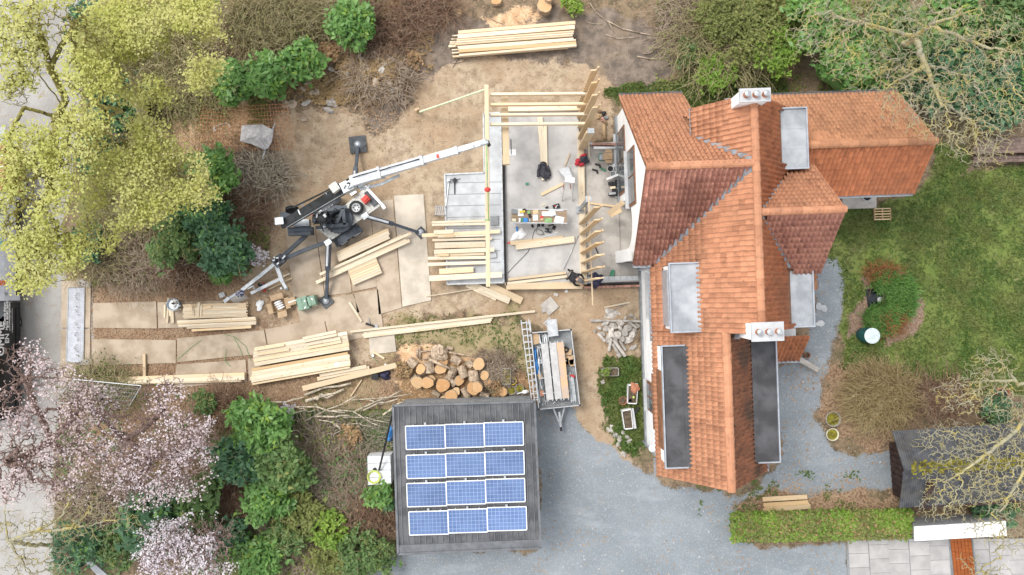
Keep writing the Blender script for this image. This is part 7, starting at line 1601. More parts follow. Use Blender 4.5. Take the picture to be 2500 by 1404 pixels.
def bramble(label, px, py, rx, ry, h, n, bark, seed, name='bramble_thicket', leaf=None, nleaf=0, lsize=.06, cat='shrub', r=.016, L=(.5, 1.5), mode='arch', group=None):
    """thicket of thin arching canes"""
    g = RNG(seed); t = thing(name, gp(px, py), label, cat, group); k = M2(.4)
    th = g.random(n)*2*math.pi; rr = np.sqrt(g.random(n)); bx_ = px+rx*rr*np.cos(th)*.85; by_ = py+ry*rr*np.sin(th)*.85
    b = np.stack(((bx_-1250)*k, -(by_-702)*k, np.full(n, .02)), 1); an = g.random(n)*2*math.pi if mode != 'radial' else th*0+np.arctan2(b[:, 1]-P(px, py)[1], b[:, 0]-P(px, py)[0])+g.normal(size=n)*.5
    Ln = L[0]+(L[1]-L[0])*g.random(n)
    if mode == 'radial': Ln = Ln*(.65+.7*vnoise(np.cos(th)*1.6+seed, np.sin(th)*1.6))
    if mode == 'radial': b[:, :2] = P(px, py)[:2]+(b[:, :2]-P(px, py)[:2])*.35
    hh = h*(.4+.6*g.random(n)); pts = []
    cur = an.copy()
    for j in range(6):
        s_ = j/5; 
        if j: cur = cur+g.normal(size=n)*.22
        q_ = (b[:, :2] if j == 0 else pts[-1][:, :2]+np.stack((np.cos(cur), np.sin(cur)), 1)*(Ln/5)[:, None])
        z = b[:, 2]+hh*(np.sin(s_*math.pi*.8)*1.0) if mode != 'up' else b[:, 2]+hh*s_
        pts.append(np.concatenate((q_, z[:, None]), 1))
    P0 = np.concatenate(pts[:-1]); P1 = np.concatenate(pts[1:]); ra = np.concatenate([np.full(n, r*(1-.12*j)) for j in range(5)]); rb_ = np.concatenate([np.full(n, r*(1-.12*(j+1))) for j in range(5)])
    m_ = n; src = P1[g.integers(0, len(P1), m_*2)]; tw = src+g.normal(size=src.shape)*np.array((.16, .16, .08))+EZ*.03
    v1, f1 = tubes(P0, P1, ra, rb_); v2, f2 = tubes(src, tw, np.full(len(src), r*.6), np.full(len(src), r*.35))
    v, f = joinvf([(v1, f1), (v2, f2)]); v[:, 2] = np.maximum(v[:, 2], -.02); fastobj('canes', v, f, bark, t, kind='stuff')
    if nleaf:
        c = P1[g.integers(0, len(P1), nleaf)]+g.normal(size=(nleaf, 3))*np.array((.14, .14, .06)); c[:, 2] = np.maximum(c[:, 2], .05); v, f = leafquads(c, lsize, g, .6, 1.6); fastobj('foliage', v, f, leaf, t)
    return t

# ---- tall yellow-green street trees, upper left
hub = P(142, 288, 5.5); base = np.array((hub[0]+.3, hub[1]-.2, 0))
limbs = [[base, P(150, 292, 3), hub], [hub, P(60, 262, 6.2), P(10, 250, 7)], [hub, P(160, 240, 6.2), P(122, 165, 7), P(95, 60, 8.2), P(100, -20, 9)], [P(122, 165, 7), P(150, 110, 7.6), P(185, 60, 8.5)], [P(125, 160, 7), P(165, 118, 7.4), P(230, 80, 8)], [P(150, 255, 6), P(70, 150, 7), P(75, 20, 8)],
         [hub, P(128, 370, 6.5), P(120, 470, 7.5)], [hub, P(230, 255, 6.5), P(300, 270, 7.5)], [P(60, 262, 6.2), P(20, 330, 7), P(40, 420, 8)]]
lob1 = [Lb(40,90,8.5,85,100), Lb(140,40,9,90,60), Lb(40,215,8,60,50), Lb(215,190,8.5,80,70), Lb(200,90,8.8,70,60), Lb(60,360,8.2,80,70), Lb(110,450,8,100,90), Lb(200,330,8,90,80), Lb(60,560,7.5,80,90), Lb(130,620,7,90,80), Lb(70,680,6.6,60,40), Lb(20,470,8,40,80)]
tree('street_tree', 'tall yellow-green leafing tree with mossy forked limbs over the street', base, limbs, lob1, 2200, 17000, 'bark_mossy', 'leaf_yellow', .062, 101, .012, .30, thr=.38, spread=.13, gs=.8, perclump=3, leafup=1.3)
b2 = P(360, 300, 0)
lob2 = [Lb(280,70,7.5,90,80), Lb(380,110,7,110,90), Lb(470,90,6.5,80,80), Lb(485,150,6,70,70), Lb(320,190,7,90,70), Lb(430,190,6.5,80,60), Lb(250,140,7.5,70,80), Lb(450,20,6.5,90,50), Lb(300,10,7,80,40), Lb(360,230,6,60,40)]
tree('street_tree', 'broad yellow-green leafing tree between the street and the sawdust heap', b2, [[b2, P(345, 270, 3), P(330, 200, 5)], [P(330, 200, 5), P(400, 130, 6), P(470, 90, 6.5)], [P(330, 200, 5), P(280, 100, 6.5), P(290, 20, 7)]], lob2, 2000, 17000, 'bark_olive', 'leaf_yellow', .062, 102, .011, .2, thr=.38, spread=.13, gs=.9, perclump=3, leafup=1.3)
b3 = P(370, 440, 0)
lob3 = [Lb(300,400,6.5,90,80), Lb(380,380,6,70,60), Lb(420,450,5.5,90,70), Lb(340,490,6,90,70), Lb(270,480,6.5,70,80), Lb(450,410,5.5,60,50), Lb(490,470,5,50,40), Lb(330,320,6.5,80,40), Lb(240,560,6,60,60)]
tree('street_tree', 'yellow-green leafing tree overhanging the bramble bank', b3, [[b3, P(360, 420, 3), P(350, 410, 4.5)], [P(350, 410, 4.5), P(420, 430, 5.2), P(470, 430, 5.3)], [P(350, 410, 4.5), P(290, 450, 6), P(260, 520, 6)]], lob3, 1800, 14000, 'bark_olive', 'leaf_yellow', .062, 103, .011, .18, thr=.38, spread=.13, gs=.9, perclump=3, leafup=1.3)

# ---- blossom trees, lower left
b4 = P(290, 1060, 0)
lob4 = [Lb(340,1000,4.5,90,60), Lb(420,1060,4.5,90,70), Lb(470,1110,4.2,70,90), Lb(380,1140,4.5,100,70), Lb(300,1120,4.5,80,80), Lb(340,1200,4.2,90,50), Lb(400,950,4.3,60,40), Lb(260,1000,4.5,50,60), Lb(440,1190,4,70,40), Lb(500,1060,4,40,50)]
tree('blossom_tree', 'pale pink blossom tree in full flower behind the leaning mesh fence', b4, [[b4, P(295, 1070, 1.2), P(300, 1075, 2.2)], [P(300, 1075, 2.2), P(360, 1040, 3.3), P(400, 1000, 4)], [P(300, 1075, 2.2), P(380, 1110, 3.5), P(450, 1120, 4)], [P(300, 1075, 2.2), P(270, 1040, 3.3), P(230, 1000, 4)]], lob4, 2600, 5400, 'bark_cherry', 'blossom_pink', .052, 104, .012, .16, thr=.44, gs=.8, perclump=6, spread=.10, aspect=1.1)
b5 = P(150, 1100, 0)
lob5 = [Lb(50,880,6,70,50), Lb(110,920,5.8,80,50), Lb(40,980,6,60,60), Lb(180,1010,5.2,70,60), Lb(60,1080,5.8,80,80), Lb(190,1100,5,60,60), Lb(110,1150,5.5,90,60), Lb(20,1180,5.8,50,60), Lb(160,1200,5,60,40), Lb(210,960,5,50,40)]
tree('blossom_tree', 'darker pink blossom tree spreading over the street', b5, [[b5, P(135, 1090, 1.5), P(125, 1075, 3)], [P(125, 1075, 3), P(90, 1000, 4.5), P(60, 920, 5.5)], [P(125, 1075, 3), P(170, 1030, 4.2), P(190, 1000, 5)], [P(125, 1075, 3), P(70, 1110, 4.6), P(20, 1130, 5.5)]], lob5, 2400, 5000, 'bark_cherry', 'blossom_red', .052, 105, .012, .16, thr=.45, gs=.8, perclump=5, spread=.12, aspect=1.1)
b6 = P(450, 1340, 0)
lob6 = [Lb(400,1310,3,70,50), Lb(480,1300,3,80,50), Lb(540,1310,2.8,50,50), Lb(440,1370,3,90,50), Lb(520,1380,3,60,50), Lb(370,1370,3,50,50)]
tree('blossom_tree', 'low white blossom shrub-tree near the driveway edge', b6, [[b6, P(450, 1340, .8), P(450, 1335, 1.5)], [P(450, 1335, 1.5), P(520, 1320, 2.4)], [P(450, 1335, 1.5), P(400, 1330, 2.4)]], lob6, 1400, 4800, 'bark_cherry', 'blossom_white', .052, 106, .012, .12, thr=.44, gs=1.0, perclump=6, spread=.09, aspect=1.1)

# ---- bare lichen trees
def bare(label, base, limbs, lobes, n, seed, rtip=.011, maxr=.3, bark='bark_lichen', amt=.10, minr=.005):
    return tree('bare_tree', label, base, limbs, lobes, n, 0, bark, None, .1, seed, rtip, maxr, amt=amt, minr=minr, expo=2.8, alpha=.3)
b7 = P(2250, 90, 0)
bare('tall leafless lichen-yellow tree leaning over the annexe roof', b7, [[b7, P(2210, 110, 3), P(2235, 90, 6)], [P(2235, 90, 6), P(2270, 60, 7.5), P(2390, 20, 9)], [P(2235, 90, 6), P(2260, 160, 8), P(2300, 260, 8.5)], [P(2235, 90, 6), P(2120, 60, 8), P(1990, 30, 8.5)], [P(2260, 160, 8), P(2170, 210, 8.5)], [P(2270, 60, 7.5), P(2420, 120, 9)]],
     [Lb(2020,70,8.5,110,90), Lb(2120,150,8.5,110,80), Lb(2250,230,8.5,110,110), Lb(2340,280,8.3,110,110), Lb(2400,120,9,110,120), Lb(2280,60,9,120,80), Lb(2180,40,9,100,60), Lb(2400,360,8,80,60), Lb(2200,180,8.5,90,60), Lb(2470,240,8.8,60,100)], 7000, 107, .0072, .34)
b8 = P(2560, 900, 0)
bare('leafless lichen-yellow tree reaching over the garden shed', b8, [[b8, P(2600, 920, 4), P(2560, 960, 5.5)], [P(2560, 960, 5.5), P(2480, 930, 6.5), P(2400, 930, 6.8)], [P(2560, 960, 5.5), P(2470, 1060, 6.5), P(2380, 1130, 6.5), P(2320, 1170, 6.3)], [P(2560, 960, 5.5), P(2520, 1120, 6.5), P(2440, 1250, 6)], [P(2480, 930, 6.5), P(2440, 880, 6.8)]],
     [Lb(2420,890,6.8,70,50), Lb(2350,960,6.8,80,60), Lb(2430,970,6.8,90,60), Lb(2330,1080,6.4,110,60), Lb(2430,1090,6.5,100,70), Lb(2350,1180,6.2,110,60), Lb(2450,1200,6.2,80,80), Lb(2300,1240,5.8,70,40), Lb(2420,1290,5.6,90,40), Lb(2490,1040,6.6,50,90)], 4600, 108, .0072, .24)
b9 = P(120, 1330, 0)
bare('leafless yellowish tree with long twigs at the street corner', b9, [[b9, P(60, 1330, 2.5), P(20, 1320, 4)], [P(20, 1320, 4), P(80, 1300, 4.6), P(150, 1260, 5), P(190, 1190, 5.2)], [P(80, 1300, 4.6), P(170, 1290, 4.8), P(280, 1270, 4.8)], [P(20, 1320, 4), P(60, 1380, 5), P(100, 1420, 5.4)], [P(20, 1320, 4), P(10, 1250, 5), P(20, 1200, 5.6)]],
     [Lb(40,1300,5,80,60), Lb(130,1290,5,90,60), Lb(220,1270,4.8,80,60), Lb(190,1200,5,60,50), Lb(90,1380,5,100,50), Lb(290,1270,4.5,60,40)], 1100, 109, .010, .16, minr=.007)
b10 = P(2440, 1420, 0)
bare('small leafless twig fan over the orange gate', b10, [[b10, P(2430, 1410, 2), P(2400, 1395, 3.2)]], [Lb(2370,1370,3.4,40,26), Lb(2460,1330,3.6,60,40), Lb(2420,1400,3.4,60,30)], 260, 110, .010, .08)

# ---- evergreen shrubs
S = [('bright green laurel shrub beside the steel mesh', 665, 190, 56, 1.9, 2600, 'leaf_laurel', .16), ('bright green laurel shrub among the stones and roots', 742, 152, 52, 1.6, 2200, 'leaf_laurel', .15), ('bright green shrub in the brushwood beyond the root heap', 862, 62, 62, 1.6, 2400, 'leaf_laurel', .15),
     ('green laurel shrub beyond the sawdust heap', 578, 205, 52, 2.0, 2200, 'leaf_laurel', .16), ('green laurel shrub at the edge of the branch heap', 525, 430, 62, 1.9, 2600, 'leaf_laurel', .15), ('dark green shrub behind the round clipped shrub', 500, 530, 60, 1.7, 2300, 'leaf_dark', .15),
     ('rounded dark green shrub beside the crane drawbar', 565, 608, 62, 2.2, 4200, 'leaf_dark', .14), ('small bright green plant below the round dark shrub', 545, 665, 32, .7, 900, 'leaf_laurel', .12), ('olive green conifer-like shrub in the bramble bank', 420, 590, 60, 2.0, 2600, 'leaf_mid', .10), ('dark green shrub under the yellow-green street trees', 300, 250, 70, 2.0, 2000, 'leaf_dark', .15), ('dark ivy shrub at the street edge under the trees', 240, 60, 50, 2.2, 1500, 'leaf_dark', .14), ('dark green shrub under the overhanging tree', 250, 380, 50, 2.0, 1500, 'leaf_dark', .14), ('dark green shrub at the bank edge beneath twigs', 230, 590, 45, 1.6, 1400, 'leaf_dark', .12),
     ('tall green laurel shrub below the brush heap', 640, 1030, 72, 2.4, 4200, 'leaf_laurel', .15), ('green laurel shrub between blossom tree and brush heap', 590, 1110, 62, 2.2, 3200, 'leaf_dark', .15), ('wide green laurel shrub with yellow tips', 700, 1130, 66, 2.2, 3600, 'leaf_mid', .15), ('green shrub below the laurel with yellow tips', 660, 1215, 56, 1.9, 2600, 'leaf_laurel', .14), ('dark rhododendron under the blossom tree', 400, 1250, 92, 1.8, 2600, 'leaf_dark', .24), ('green rhododendron lobe beside the blossom tree', 490, 1215, 50, 1.8, 1400, 'leaf_mid', .22),
     ('bright green bush near the driveway corner', 630, 1370, 60, 1.6, 2400, 'leaf_laurel', .14), ('bright lime bush in the wild border', 800, 1290, 46, 1.3, 1600, 'leaf_lime', .11), ('yellow-tipped shrub in the wild border', 735, 1250, 62, 1.3, 2000, 'leaf_olive', .12), ('olive shrub at the driveway edge by the garage', 900, 1350, 72, 1.5, 3000, 'leaf_mid', .09), ('olive-green fern bush at the driveway edge', 810, 1370, 56, 1.3, 2000, 'leaf_olive', .08), ('small green laurel below the water tank', 930, 1205, 34, 1.2, 900, 'leaf_laurel', .14), ('dark green shrub beside the garage wall', 945, 1225, 24, 1.0, 500, 'leaf_dark', .12), ('dark shrub mass by the white blossom', 570, 1300, 46, 1.4, 1300, 'leaf_dark', .12), ('green bush in the middle of the wild border', 700, 1310, 44, 1.4, 1500, 'leaf_mid', .11), ('dark shrub behind the street corner kerb', 200, 1330, 70, 1.3, 1500, 'leaf_dark', .10), ('dark shrub under the rhododendron edge', 300, 1330, 60, 1.2, 1400, 'leaf_mid', .10),
     ('tall bright green laurel under the lichen tree', 1990, 70, 78, 3.0, 5200, 'leaf_laurel', .17), ('bright green laurel beside the annexe roof', 2060, 160, 76, 2.8, 5000, 'leaf_laurel', .17), ('large green laurel deep under the lichen tree', 2180, 110, 96, 3.0, 5200, 'leaf_mid', .17), ('dark green laurel behind the annexe end', 2300, 190, 84, 2.6, 3800, 'leaf_dark', .16), ('dark green laurel near the picnic bench', 2420, 230, 86, 2.6, 3800, 'leaf_dark', .16), ('green laurel at the far garden corner', 2440, 60, 96, 3.0, 4200, 'leaf_mid', .16), ('green laurel between the big limbs', 2300, 50, 80, 3.0, 3200, 'leaf_laurel', .16), ('dark green laurel at the end of the annexe', 2150, 215, 60, 1.8, 2200, 'leaf_dark', .15),
     ('yellow-green bush nearest the north chimney', 1745, 175, 52, 1.3, 3000, 'leaf_lime', .07), ('olive hedge bush beyond the house gable', 1830, 95, 84, 2.0, 5200, 'leaf_olive', .075), ('green bush between hedge bush and laurel', 1895, 125, 66, 2.0, 3800, 'leaf_lime', .075), ('olive bush at the far edge of the soil', 1770, 50, 76, 1.8, 4200, 'leaf_olive', .075), ('small bluish shrub at the soil edge', 1680, 130, 36, 1.1, 1200, 'leaf_mid', .08), ('green bush at the top of the garden beyond the hedge', 1890, 30, 66, 2.0, 3400, 'leaf_olive', .08), ('dark green ivy under the shed edge tree', 2430, 1000, 46, .9, 1100, 'leaf_dark', .11), ('dark green shrub behind the garden wall', 2420, 1235, 60, 1.2, 1400, 'leaf_dark', .11), ('small dark green shrub by the litter bank', 500, 985, 30, .9, 700, 'leaf_mid', .10), ('bright green sprout beside the small stump', 1398, 10, 26, .8, 500, 'leaf_lime', .12)]
for k, (lb, x, y, r, h, n, lf, ls) in enumerate(S): shrub(lb, x, y, r, h, n, lf, ls, 200+k, lob=16 if r > 40 else 9, up=.5)
# hedge
hg = thing('hedge', P(2005, 1285, 0), 'long clipped green hedge between the driveway and the shed', 'hedge'); g = RNG(55); n = 26000
cx_ = 1785+g.random(n)*440; top = g.random(n) < .62; yy = np.where(top, 1262+g.random(n)*48-(cx_-1785)*.018, np.where(g.random(n) < .5, 1258.0, 1316.0)+g.normal(size=n)*3-(cx_-1785)*.018)
zz = np.where(top, 1.25+.14*(fbm(cx_/22, yy/22, 3)-.5)*4*.5, .15+1.1*g.random(n))
k = (CAMH-zz)/FPX; c = np.stack(((cx_-1250)*k, -(yy-702)*k, zz), 1)+g.normal(size=(n, 3))*.05; rnd_end = cx_ < 1800; c = c[~rnd_end | (g.random(n) < .6)]
hm = fbm(c[:, 0]*.9, c[:, 1]*.9+4, 3)+.35*(g.random(len(c))-.5) > .42
for nm, lf, m_ in (('foliage', 'leaf_olive', hm), ('foliage', 'leaf_lime', None)):
    cc_ = c[m_] if m_ is not None else c[~hm]; v, f = leafquads(cc_, .075, g, .5, 1.5); fastobj(nm, v, f, lf, hg)
v, f = leafquads(c[g.random(len(c)) < .07], .07, g, .6, 1.6); fastobj('dry_leaves', v+EZ*.03, f, 'leaf_tan', hg)
build('inner_foliage', MB().prism(PP([(1800,1272),(2215,1264),(2217,1304),(1802,1312)], 1.1)[::-1], 0, 1.1), 'leaf_mid', hg)
# ---- thickets
bramble('olive-brown twig thicket beyond the sawdust heap', 660, 70, 120, 90, 1.3, 1500, 'bark_olive', 301, leaf='leaf_olive', nleaf=1800, lsize=.05)
bramble('dark brown twig thicket beyond the laurel shrubs', 600, 130, 80, 60, .9, 600, 'bark_brown', 302)
bramble('brown brushwood around the bright shrub beyond the root heap', 940, 60, 110, 70, .8, 1000, 'bark_brown', 303, L=(.5, 1.3))
bramble('tangled root and branch heap beside the bare soil', 930, 190, 85, 55, .7, 700, 'bark_greybrown', 304, r=.02, L=(.4, 1.2))
bramble('heap of brown branches beside the steel mesh', 640, 430, 62, 52, .5, 380, 'bark_pale', 305, r=.026, L=(.5, 1.4))
bramble('dark brown brush at the edge of the sand', 600, 510, 50, 50, .5, 500, 'bark_brown', 306)
bramble('brown bramble bank above the leaf litter', 330, 640, 130, 60, .8, 1200, 'bark_greybrown', 307, leaf='leaf_olive', nleaf=500, lsize=.05)
bramble('reddish bramble thicket beside the round dark shrub', 460, 650, 70, 50, .8, 900, 'bark_brown', 308, leaf='leaf_tan', nleaf=300, lsize=.05)
bramble('grey-brown twigs under the overhanging tree', 250, 620, 70, 50, 1.0, 500, 'bark_olive', 309)
bramble('dark reddish thicket between the blossom trees', 560, 1210, 40, 70, .9, 600, 'bark_brown', 310)
bramble('brown bramble thicket in the wild border', 830, 1190, 110, 80, .8, 1700, 'bark_greybrown', 311, leaf='leaf_mid', nleaf=3200, lsize=.085)
bramble('orange-brown twig bush by the garage wall', 910, 1260, 60, 62, 1.0, 1000, 'bark_brown', 312, leaf='leaf_tan', nleaf=700, lsize=.05)
bramble('mixed twig thicket at the driveway end', 760, 1330, 120, 70, .7, 1300, 'bark_greybrown', 313, leaf='leaf_olive', nleaf=3000, lsize=.08)
bramble('brown leafy scrub at the far soil edge', 1670, 60, 60, 70, .8, 800, 'bark_greybrown', 314, leaf='leaf_olive', nleaf=300, lsize=.05)
bramble('olive twig scrub beyond the house gable', 1760, 110, 120, 90, 1.4, 1000, 'bark_olive', 315, L=(.8, 2.0), leaf='leaf_olive', nleaf=2500, lsize=.055)
bramble('round golden-brown twiggy bush beside the lawn', 2135, 965, 66, 60, 1.4, 2400, 'twig_gold', 316, name='twig_bush', L=(.6, 1.5), r=.013)
bramble('brown scrub under the street corner tree', 250, 1230, 110, 80, .7, 800, 'bark_greybrown', 317, leaf='leaf_mid', nleaf=500, lsize=.06)
bramble('grassy scrub behind the leaning mesh fence', 240, 950, 90, 40, .5, 600, 'bark_olive', 318, leaf='grass_blade', nleaf=900, lsize=.07)
bramble('brown scrub below the blossom at the litter bank', 560, 1000, 60, 40, .6, 500, 'bark_brown', 319)
bramble('dry orange reeds round the small pond', 2182, 788, 34, 30, .4, 240, 'reed_orange', 320, name='reed_clump', L=(.3, .7), cat='reeds'); bramble('dry orange reeds beyond the small pond', 2162, 668, 46, 20, .35, 220, 'reed_orange', 321, name='reed_clump', L=(.25, .6), cat='reeds')
bramble('brown scrub behind the shed ridge beds', 2300, 970, 90, 40, .4, 500, 'bark_brown', 322)
bramble('pale twig tangle between the brush heap and the laurels', 770, 1120, 70, 90, .6, 900, 'bark_greybrown', 330, leaf='leaf_olive', nleaf=1800, lsize=.08, L=(.5, 1.6))
bramble('light green and straw undergrowth at the driveway end', 860, 1310, 90, 80, .6, 1100, 'bark_olive', 331, leaf='leaf_olive', nleaf=4500, lsize=.08)
bramble('dry straw stems among the wild border shrubs', 640, 1290, 90, 90, .6, 1000, 'bark_greybrown', 332, leaf='leaf_mid', nleaf=2600, lsize=.08)
bramble('pale twig undergrowth under the broad street tree', 400, 170, 150, 110, .9, 1400, 'bark_olive', 333, leaf='leaf_olive', nleaf=2500, lsize=.06)
bramble('pale twig undergrowth under the overhanging tree', 350, 470, 130, 100, .9, 1200, 'bark_olive', 334, leaf='leaf_olive', nleaf=2200, lsize=.06)
bramble('brown brushwood strip at the far edge of the plot', 1010, 20, 120, 40, .5, 700, 'bark_brown', 335)
bramble('grey heap of ash and fine twigs beside the round logs', 1212, 905, 48, 42, .3, 700, 'bark_greybrown', 336, L=(.2, .7))
bramble('straw and twig litter beside the steel mesh', 560, 360, 110, 60, .3, 250, 'bark_greybrown', 337, L=(.3, 1.0))
bramble('olive undergrowth between street tree and laurel', 480, 240, 90, 60, .7, 900, 'bark_olive', 338, leaf='leaf_olive', nleaf=1600, lsize=.07)
bramble('pale scrub at the far end beyond the bright shrub', 800, 20, 130, 50, .7, 1000, 'bark_olive', 339, leaf='leaf_olive', nleaf=900, lsize=.06)
def rushes(label, px, py, rx, ry, n, seed):
    g = RNG(seed); th = g.random(n)*6.28; rr = np.sqrt(g.random(n)); b = np.array([P(px+rx*a*math.cos(t), py+ry*a*math.sin(t), .02) for a, t in zip(rr, th)]); tip = b+g.normal(size=(n, 3))*np.array((.16, .16, .03))+EZ*(.2+.25*g.random(n))[:, None]
    s_ = np.cross(tip-b, EZ); s_ /= np.linalg.norm(s_, axis=1)[:, None]+1e-6; mid = (b+tip)/2+EZ*.08; v = np.stack((b, mid+s_*.022, tip, mid-s_*.022), 1).reshape(-1, 3)
    t = thing('rush_clump', P(px, py, 0), label, 'plant'); fastobj('blades', v, np.arange(4*n).reshape(-1, 4), 'leaf_laurel', t, kind='stuff')
rushes('green rush clump beyond the dark pond', 2155, 688, 32, 24, 1300, 1); rushes('green rush clump on the lawn side of the pond', 2203, 724, 26, 52, 2000, 2); rushes('green rush clump beside the water butt', 2145, 780, 40, 36, 2200, 3); rushes('small green rush clump in the middle of the bed', 2168, 752, 18, 34, 700, 4)
shrub('small white flowering shrub beside the crane drawbar', 632, 625, 26, .8, 700, 'blossom_white', .05, 400, aspect=1.2); shrub('grey-white dead shrub at the branch heap end', 702, 1000, 20, .7, 500, 'blossom_white', .05, 401, aspect=1.4)
shrub('heap of tan dried leaves in the branch pile', 855, 1060, 30, .5, 600, 'leaf_tan', .10, 402, aspect=1.4, core=False); shrub('tan dried leaves on the cut branch by the shrubs', 840, 1090, 26, .4, 350, 'leaf_tan', .10, 403, aspect=1.4, core=False); shrub('tan dried leaves beside the laurel and roots', 805, 130, 26, .6, 350, 'leaf_tan', .10, 404, aspect=1.4, core=False); shrub('tan dried twig ends beside the log pile', 985, 905, 24, .5, 500, 'leaf_tan', .07, 405, aspect=1.2, core=False); shrub('tan shoots on the roots by the bare soil', 1010, 145, 22, .5, 300, 'leaf_tan', .10, 406, core=False); shrub('tan dried leaves at the far scrub corner', 1705, 68, 30, .6, 400, 'leaf_tan', .09, 407, core=False); shrub('brown seed heads on the rhododendron', 345, 1292, 26, 1.4, 500, 'leaf_tan', .06, 408, core=False); shrub('small dry twig clump beside the orange log', 1215, 945, 22, .4, 350, 'leaf_tan', .06, 409, core=False); shrub('yellow-green plant in the stone trough', 1478, 908, 10, .5, 300, 'leaf_lime', .05, 410, core=False); shrub('dried branch tips at the litter bank', 525, 995, 24, .5, 350, 'leaf_tan', .07, 411, core=False)
# ash and sawdust patch beside the logs, earth clods at the roots
g = RNG(61)
for k in range(34):
    x, y = 700+g.random()*290, 130+g.random()*130; y = y+max(0, 60-(x-700)*.3); build('earth_clod', MB().ellip(gp(x, y, .06), (.10+.14*g.random(), .09+.1*g.random(), .08+.06*g.random()), 7, 5, g.random()*3, .3, 600+k), 'bark_greybrown' if k % 3 else 'rubble', label='%s earth clod in the root heap beside the bare soil' % ('brown' if k % 3 else 'grey'), cat='clod', group='clods in the root heap, %d' % (k % 3 > 0))
g = RNG(62); GB = [(1482,52,1600,88,.03),(1478,84,1560,90,.02),(1556,138,1628,142,.035),(1570,132,1610,118,.02),(1440,8,1500,80,.02),(1105,153,1150,146,.025),(1105,165,1120,150,.02),(1190,40,1240,70,.02),(1470,60,1430,50,.015),(780,215,855,175,.03),(990,95,1030,60,.04),(960,110,1000,20,.03),(1000,110,1010,25,.03),(890,245,870,270,.04),(1050,330,1056,350,.02)]
for k, (x0, y0, x1, y1, r) in enumerate(GB):
    a, b = gp(x0, y0, .05), gp(x1, y1, .05); polybranch([a, a*.65+b*.35+g.normal(size=3)*np.array((.08, .08, 0)), a*.3+b*.7+g.normal(size=3)*np.array((.08, .08, 0)), b], r, 'fallen grey-brown branch lying on the bare soil', 'fallen branches on the bare soil', 'bark_greybrown', name='fallen_branch')
n = 900; c_ = np.stack((620+g.random(n)*1000, 30+g.random(n)*330), 1); keep = [(region('soil', *[np.array([q_]) for q_ in P(x, y)[:2]])[0] > .3 or region('sand', *[np.array([q_]) for q_ in P(x, y)[:2]])[0] > .3) and not (1170 < x < 1440 and 200 < y < 720) for x, y in c_[:260]]
p0 = np.array([gp(x, y, .015) for (x, y), k_ in zip(c_[:260], keep) if k_]); an = g.random(len(p0))*6.28; p1 = p0+np.stack((np.cos(an), np.sin(an), an*0), 1)*(.1+.35*g.random(len(p0)))[:, None]
v, f = tubes(*wiggle(p0, p1, np.full(len(p0), .01), np.full(len(p0), .005), g, 3, .1)); fastobj('ground_twigs', v, f, 'bark_greybrown', label='small twigs scattered over the bare soil', cat='twigs', kind='stuff')
# grass blades and fallen leaves
def scatter(nm, n, box, weight, size, mat, seed, aspect, up, label, cat, dz=.02):
    g = RNG(seed); x0, y0, x1, y1 = box; px = x0+g.random(n)*(x1-x0); py = y0+g.random(n)*(y1-y0); a = P(0, 0); X = (px-1250)*CAMH/FPX; Y = -(py-702)*CAMH/FPX
    w = weight(X, Y); k = g.random(n) < w; X, Y = X[k], Y[k]; c = np.stack((X, Y, gz(X, Y)+dz), 1); v, f = leafquads(c, size, g, up, aspect); v[:, 2] = np.maximum(v[:, 2], np.repeat(c[:, 2], 4)-.01); fastobj(nm, v, f, mat, label=label, cat=cat, kind='stuff')
rg = lambda *ks: (lambda X, Y: np.clip(sum(region(k_, X, Y) for k_ in ks), 0, 1)*(1-np.clip(region('gravel', X, Y), 0, 1)))
scatter('lawn_grass', 90000, (1960, 330, 2520, 960), lambda X, Y: rg('lawn', 'grass')(X, Y)*np.clip(fbm(X*1.2, Y*1.2, 3)*1.6-.3, 0, 1)*(1-region('bed', X, Y)), .075, 'grass_blade', 71, 3.0, .1, 'short grass of the lawn', 'grass')
scatter('rough_grass', 30000, (1460, 170, 1920, 270), rg('grass'), .10, 'grass_blade', 72, 3.5, .05, 'rough grass along the north house wall', 'grass', .04); scatter('rough_grass', 9000, (1460, 870, 1590, 1120), rg('grass', 'moss'), .11, 'grass_blade', 73, 3.5, .05, 'rough grass round the white planters', 'grass', .05)
scatter('mossy_grass', 26000, (740, 760, 1300, 1120), lambda X, Y: rg('moss')(X, Y)*np.clip(fbm(X*1.6, Y*1.6, 3)*1.6-.65, 0, .4), .07, 'grass_blade', 74, 3.0, .15, 'thin mossy grass around the log pile', 'grass')
scatter('fallen_leaves', 60000, (210, 680, 980, 1260), lambda X, Y: region('litter', X, Y)*.8+.1, .055, 'litter_leaf', 75, 1.4, 1.2, 'brown fallen leaves under the blossom trees', 'leaves'); scatter('fallen_leaves', 26000, (1760, 150, 2260, 1300), lambda X, Y: np.clip(region('litter', X, Y)+.5*region('bed', X, Y), 0, 1), .055, 'litter_leaf', 76, 1.4, 1.2, 'brown fallen leaves in the beds by the gravel', 'leaves')
scatter('fallen_leaves', 40000, (200, 0, 1040, 700), lambda X, Y: np.clip(1-region('sand', X, Y)-region('road', X, Y)-region('sawdust', X, Y), 0, 1)*.6, .06, 'litter_leaf', 77, 1.4, 1.2, 'brown fallen leaves under the street trees', 'leaves')
scatter('wood_chips', 9000, (980, 900, 1300, 1000), lambda X, Y: np.clip(region('litter', X, Y)+region('sawdust', X, Y), 0, 1), .045, 'leaf_tan', 78, 2.0, 1.5, 'pale wood chips around the log pile', 'chips'); scatter('wood_chips', 12000, (380, 220, 660, 410), lambda X, Y: region('sawdust', X, Y), .045, 'chip', 79, 1.8, 1.5, 'pale wood chips on the sawdust heap', 'chips')
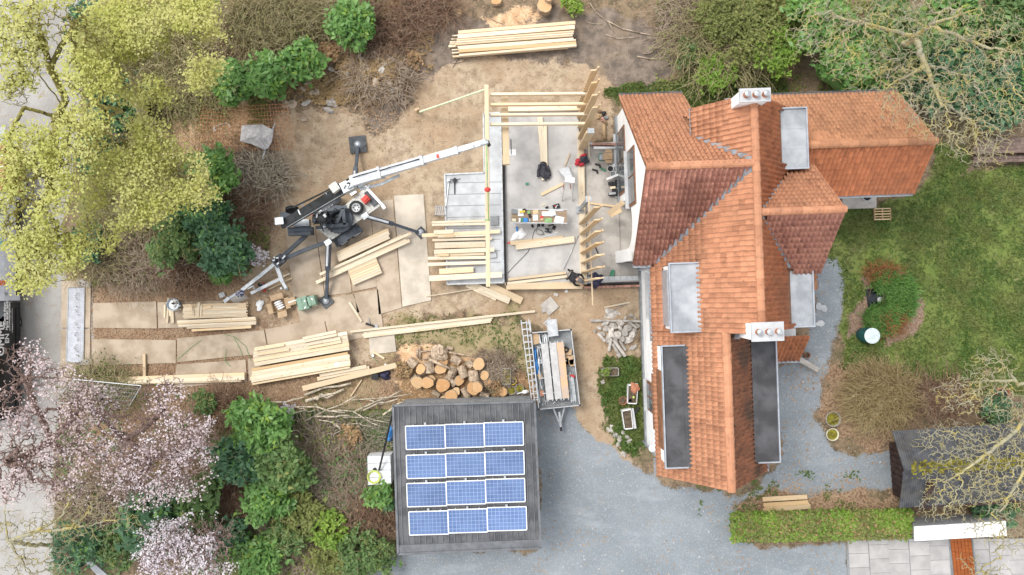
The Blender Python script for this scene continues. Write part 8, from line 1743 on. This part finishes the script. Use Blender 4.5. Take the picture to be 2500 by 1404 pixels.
scatter('weeds', 5000, (1700, 1150, 2100, 1260), lambda X, Y: (fbm(X*2, Y*2, 3) > .56)*.5, .07, 'grass_blade', 80, 1.6, .6, 'low weeds at the gravel edge by the hedge', 'weeds'); scatter('pebbles', 4000, (600, 200, 1600, 900), lambda X, Y: region('sand', X, Y)*.5*(1-((np.abs(X+.5) < 3.6) & (np.abs(Y-4.5) < 5))), .05, 'leaf_straw', 81, 1.2, 1.5, 'small pale stones on the sand', 'pebbles', .01)
scatter('gravel_stones', 9000, (960, 620, 2200, 1410), lambda X, Y: region('gravel', X, Y)*.35*np.clip(fbm(X*.8, Y*.8, 3)*2-.5, 0, 1), .045, 'stone_grey', 82, 1.2, 1.5, 'loose pale stones on the gravel driveway', 'gravel', .012)
scatter('fallen_leaves', 9000, (1300, 1000, 2100, 1410), lambda X, Y: (fbm(X*.7+9, Y*.7, 3) > .55)*.3*region('gravel', X, Y), .05, 'litter_leaf', 83, 1.4, 1.2, 'few brown leaves blown over the gravel driveway', 'leaves')
wild = lambda X, Y: np.clip(1-sum(region(k_, X, Y) for k_ in ('sand', 'road', 'gravel', 'sawdust', 'soil'))-.7*region('litter', X, Y), 0, 1)
for k, (bx_, lf, n_, lb) in enumerate((((520, 1000, 980, 1404), 'leaf_olive', 36000, 'low olive undergrowth in the wild border by the garage'), ((480, 1000, 980, 1404), 'leaf_mid', 36000, 'low green undergrowth in the wild border by the garage'), ((200, 0, 660, 700), 'leaf_olive', 40000, 'low olive undergrowth beneath the street trees'), ((130, 960, 560, 1404), 'leaf_mid', 12000, 'low green undergrowth beneath the blossom trees'), ((560, 0, 1060, 260), 'leaf_straw', 30000, 'dry straw-coloured undergrowth around the root heap'), ((1600, 0, 2200, 240), 'leaf_olive', 14000, 'low olive undergrowth beyond the house'))):
    scatter('undergrowth', n_, bx_, lambda X, Y: wild(X, Y)*np.clip(fbm(X*1.1+k*7, Y*1.1, 4)*3-1.15, 0, 1), .085, lf, 90+k, 1.8, .7, lb, 'undergrowth', .10)
bpy.context.view_layer.update()
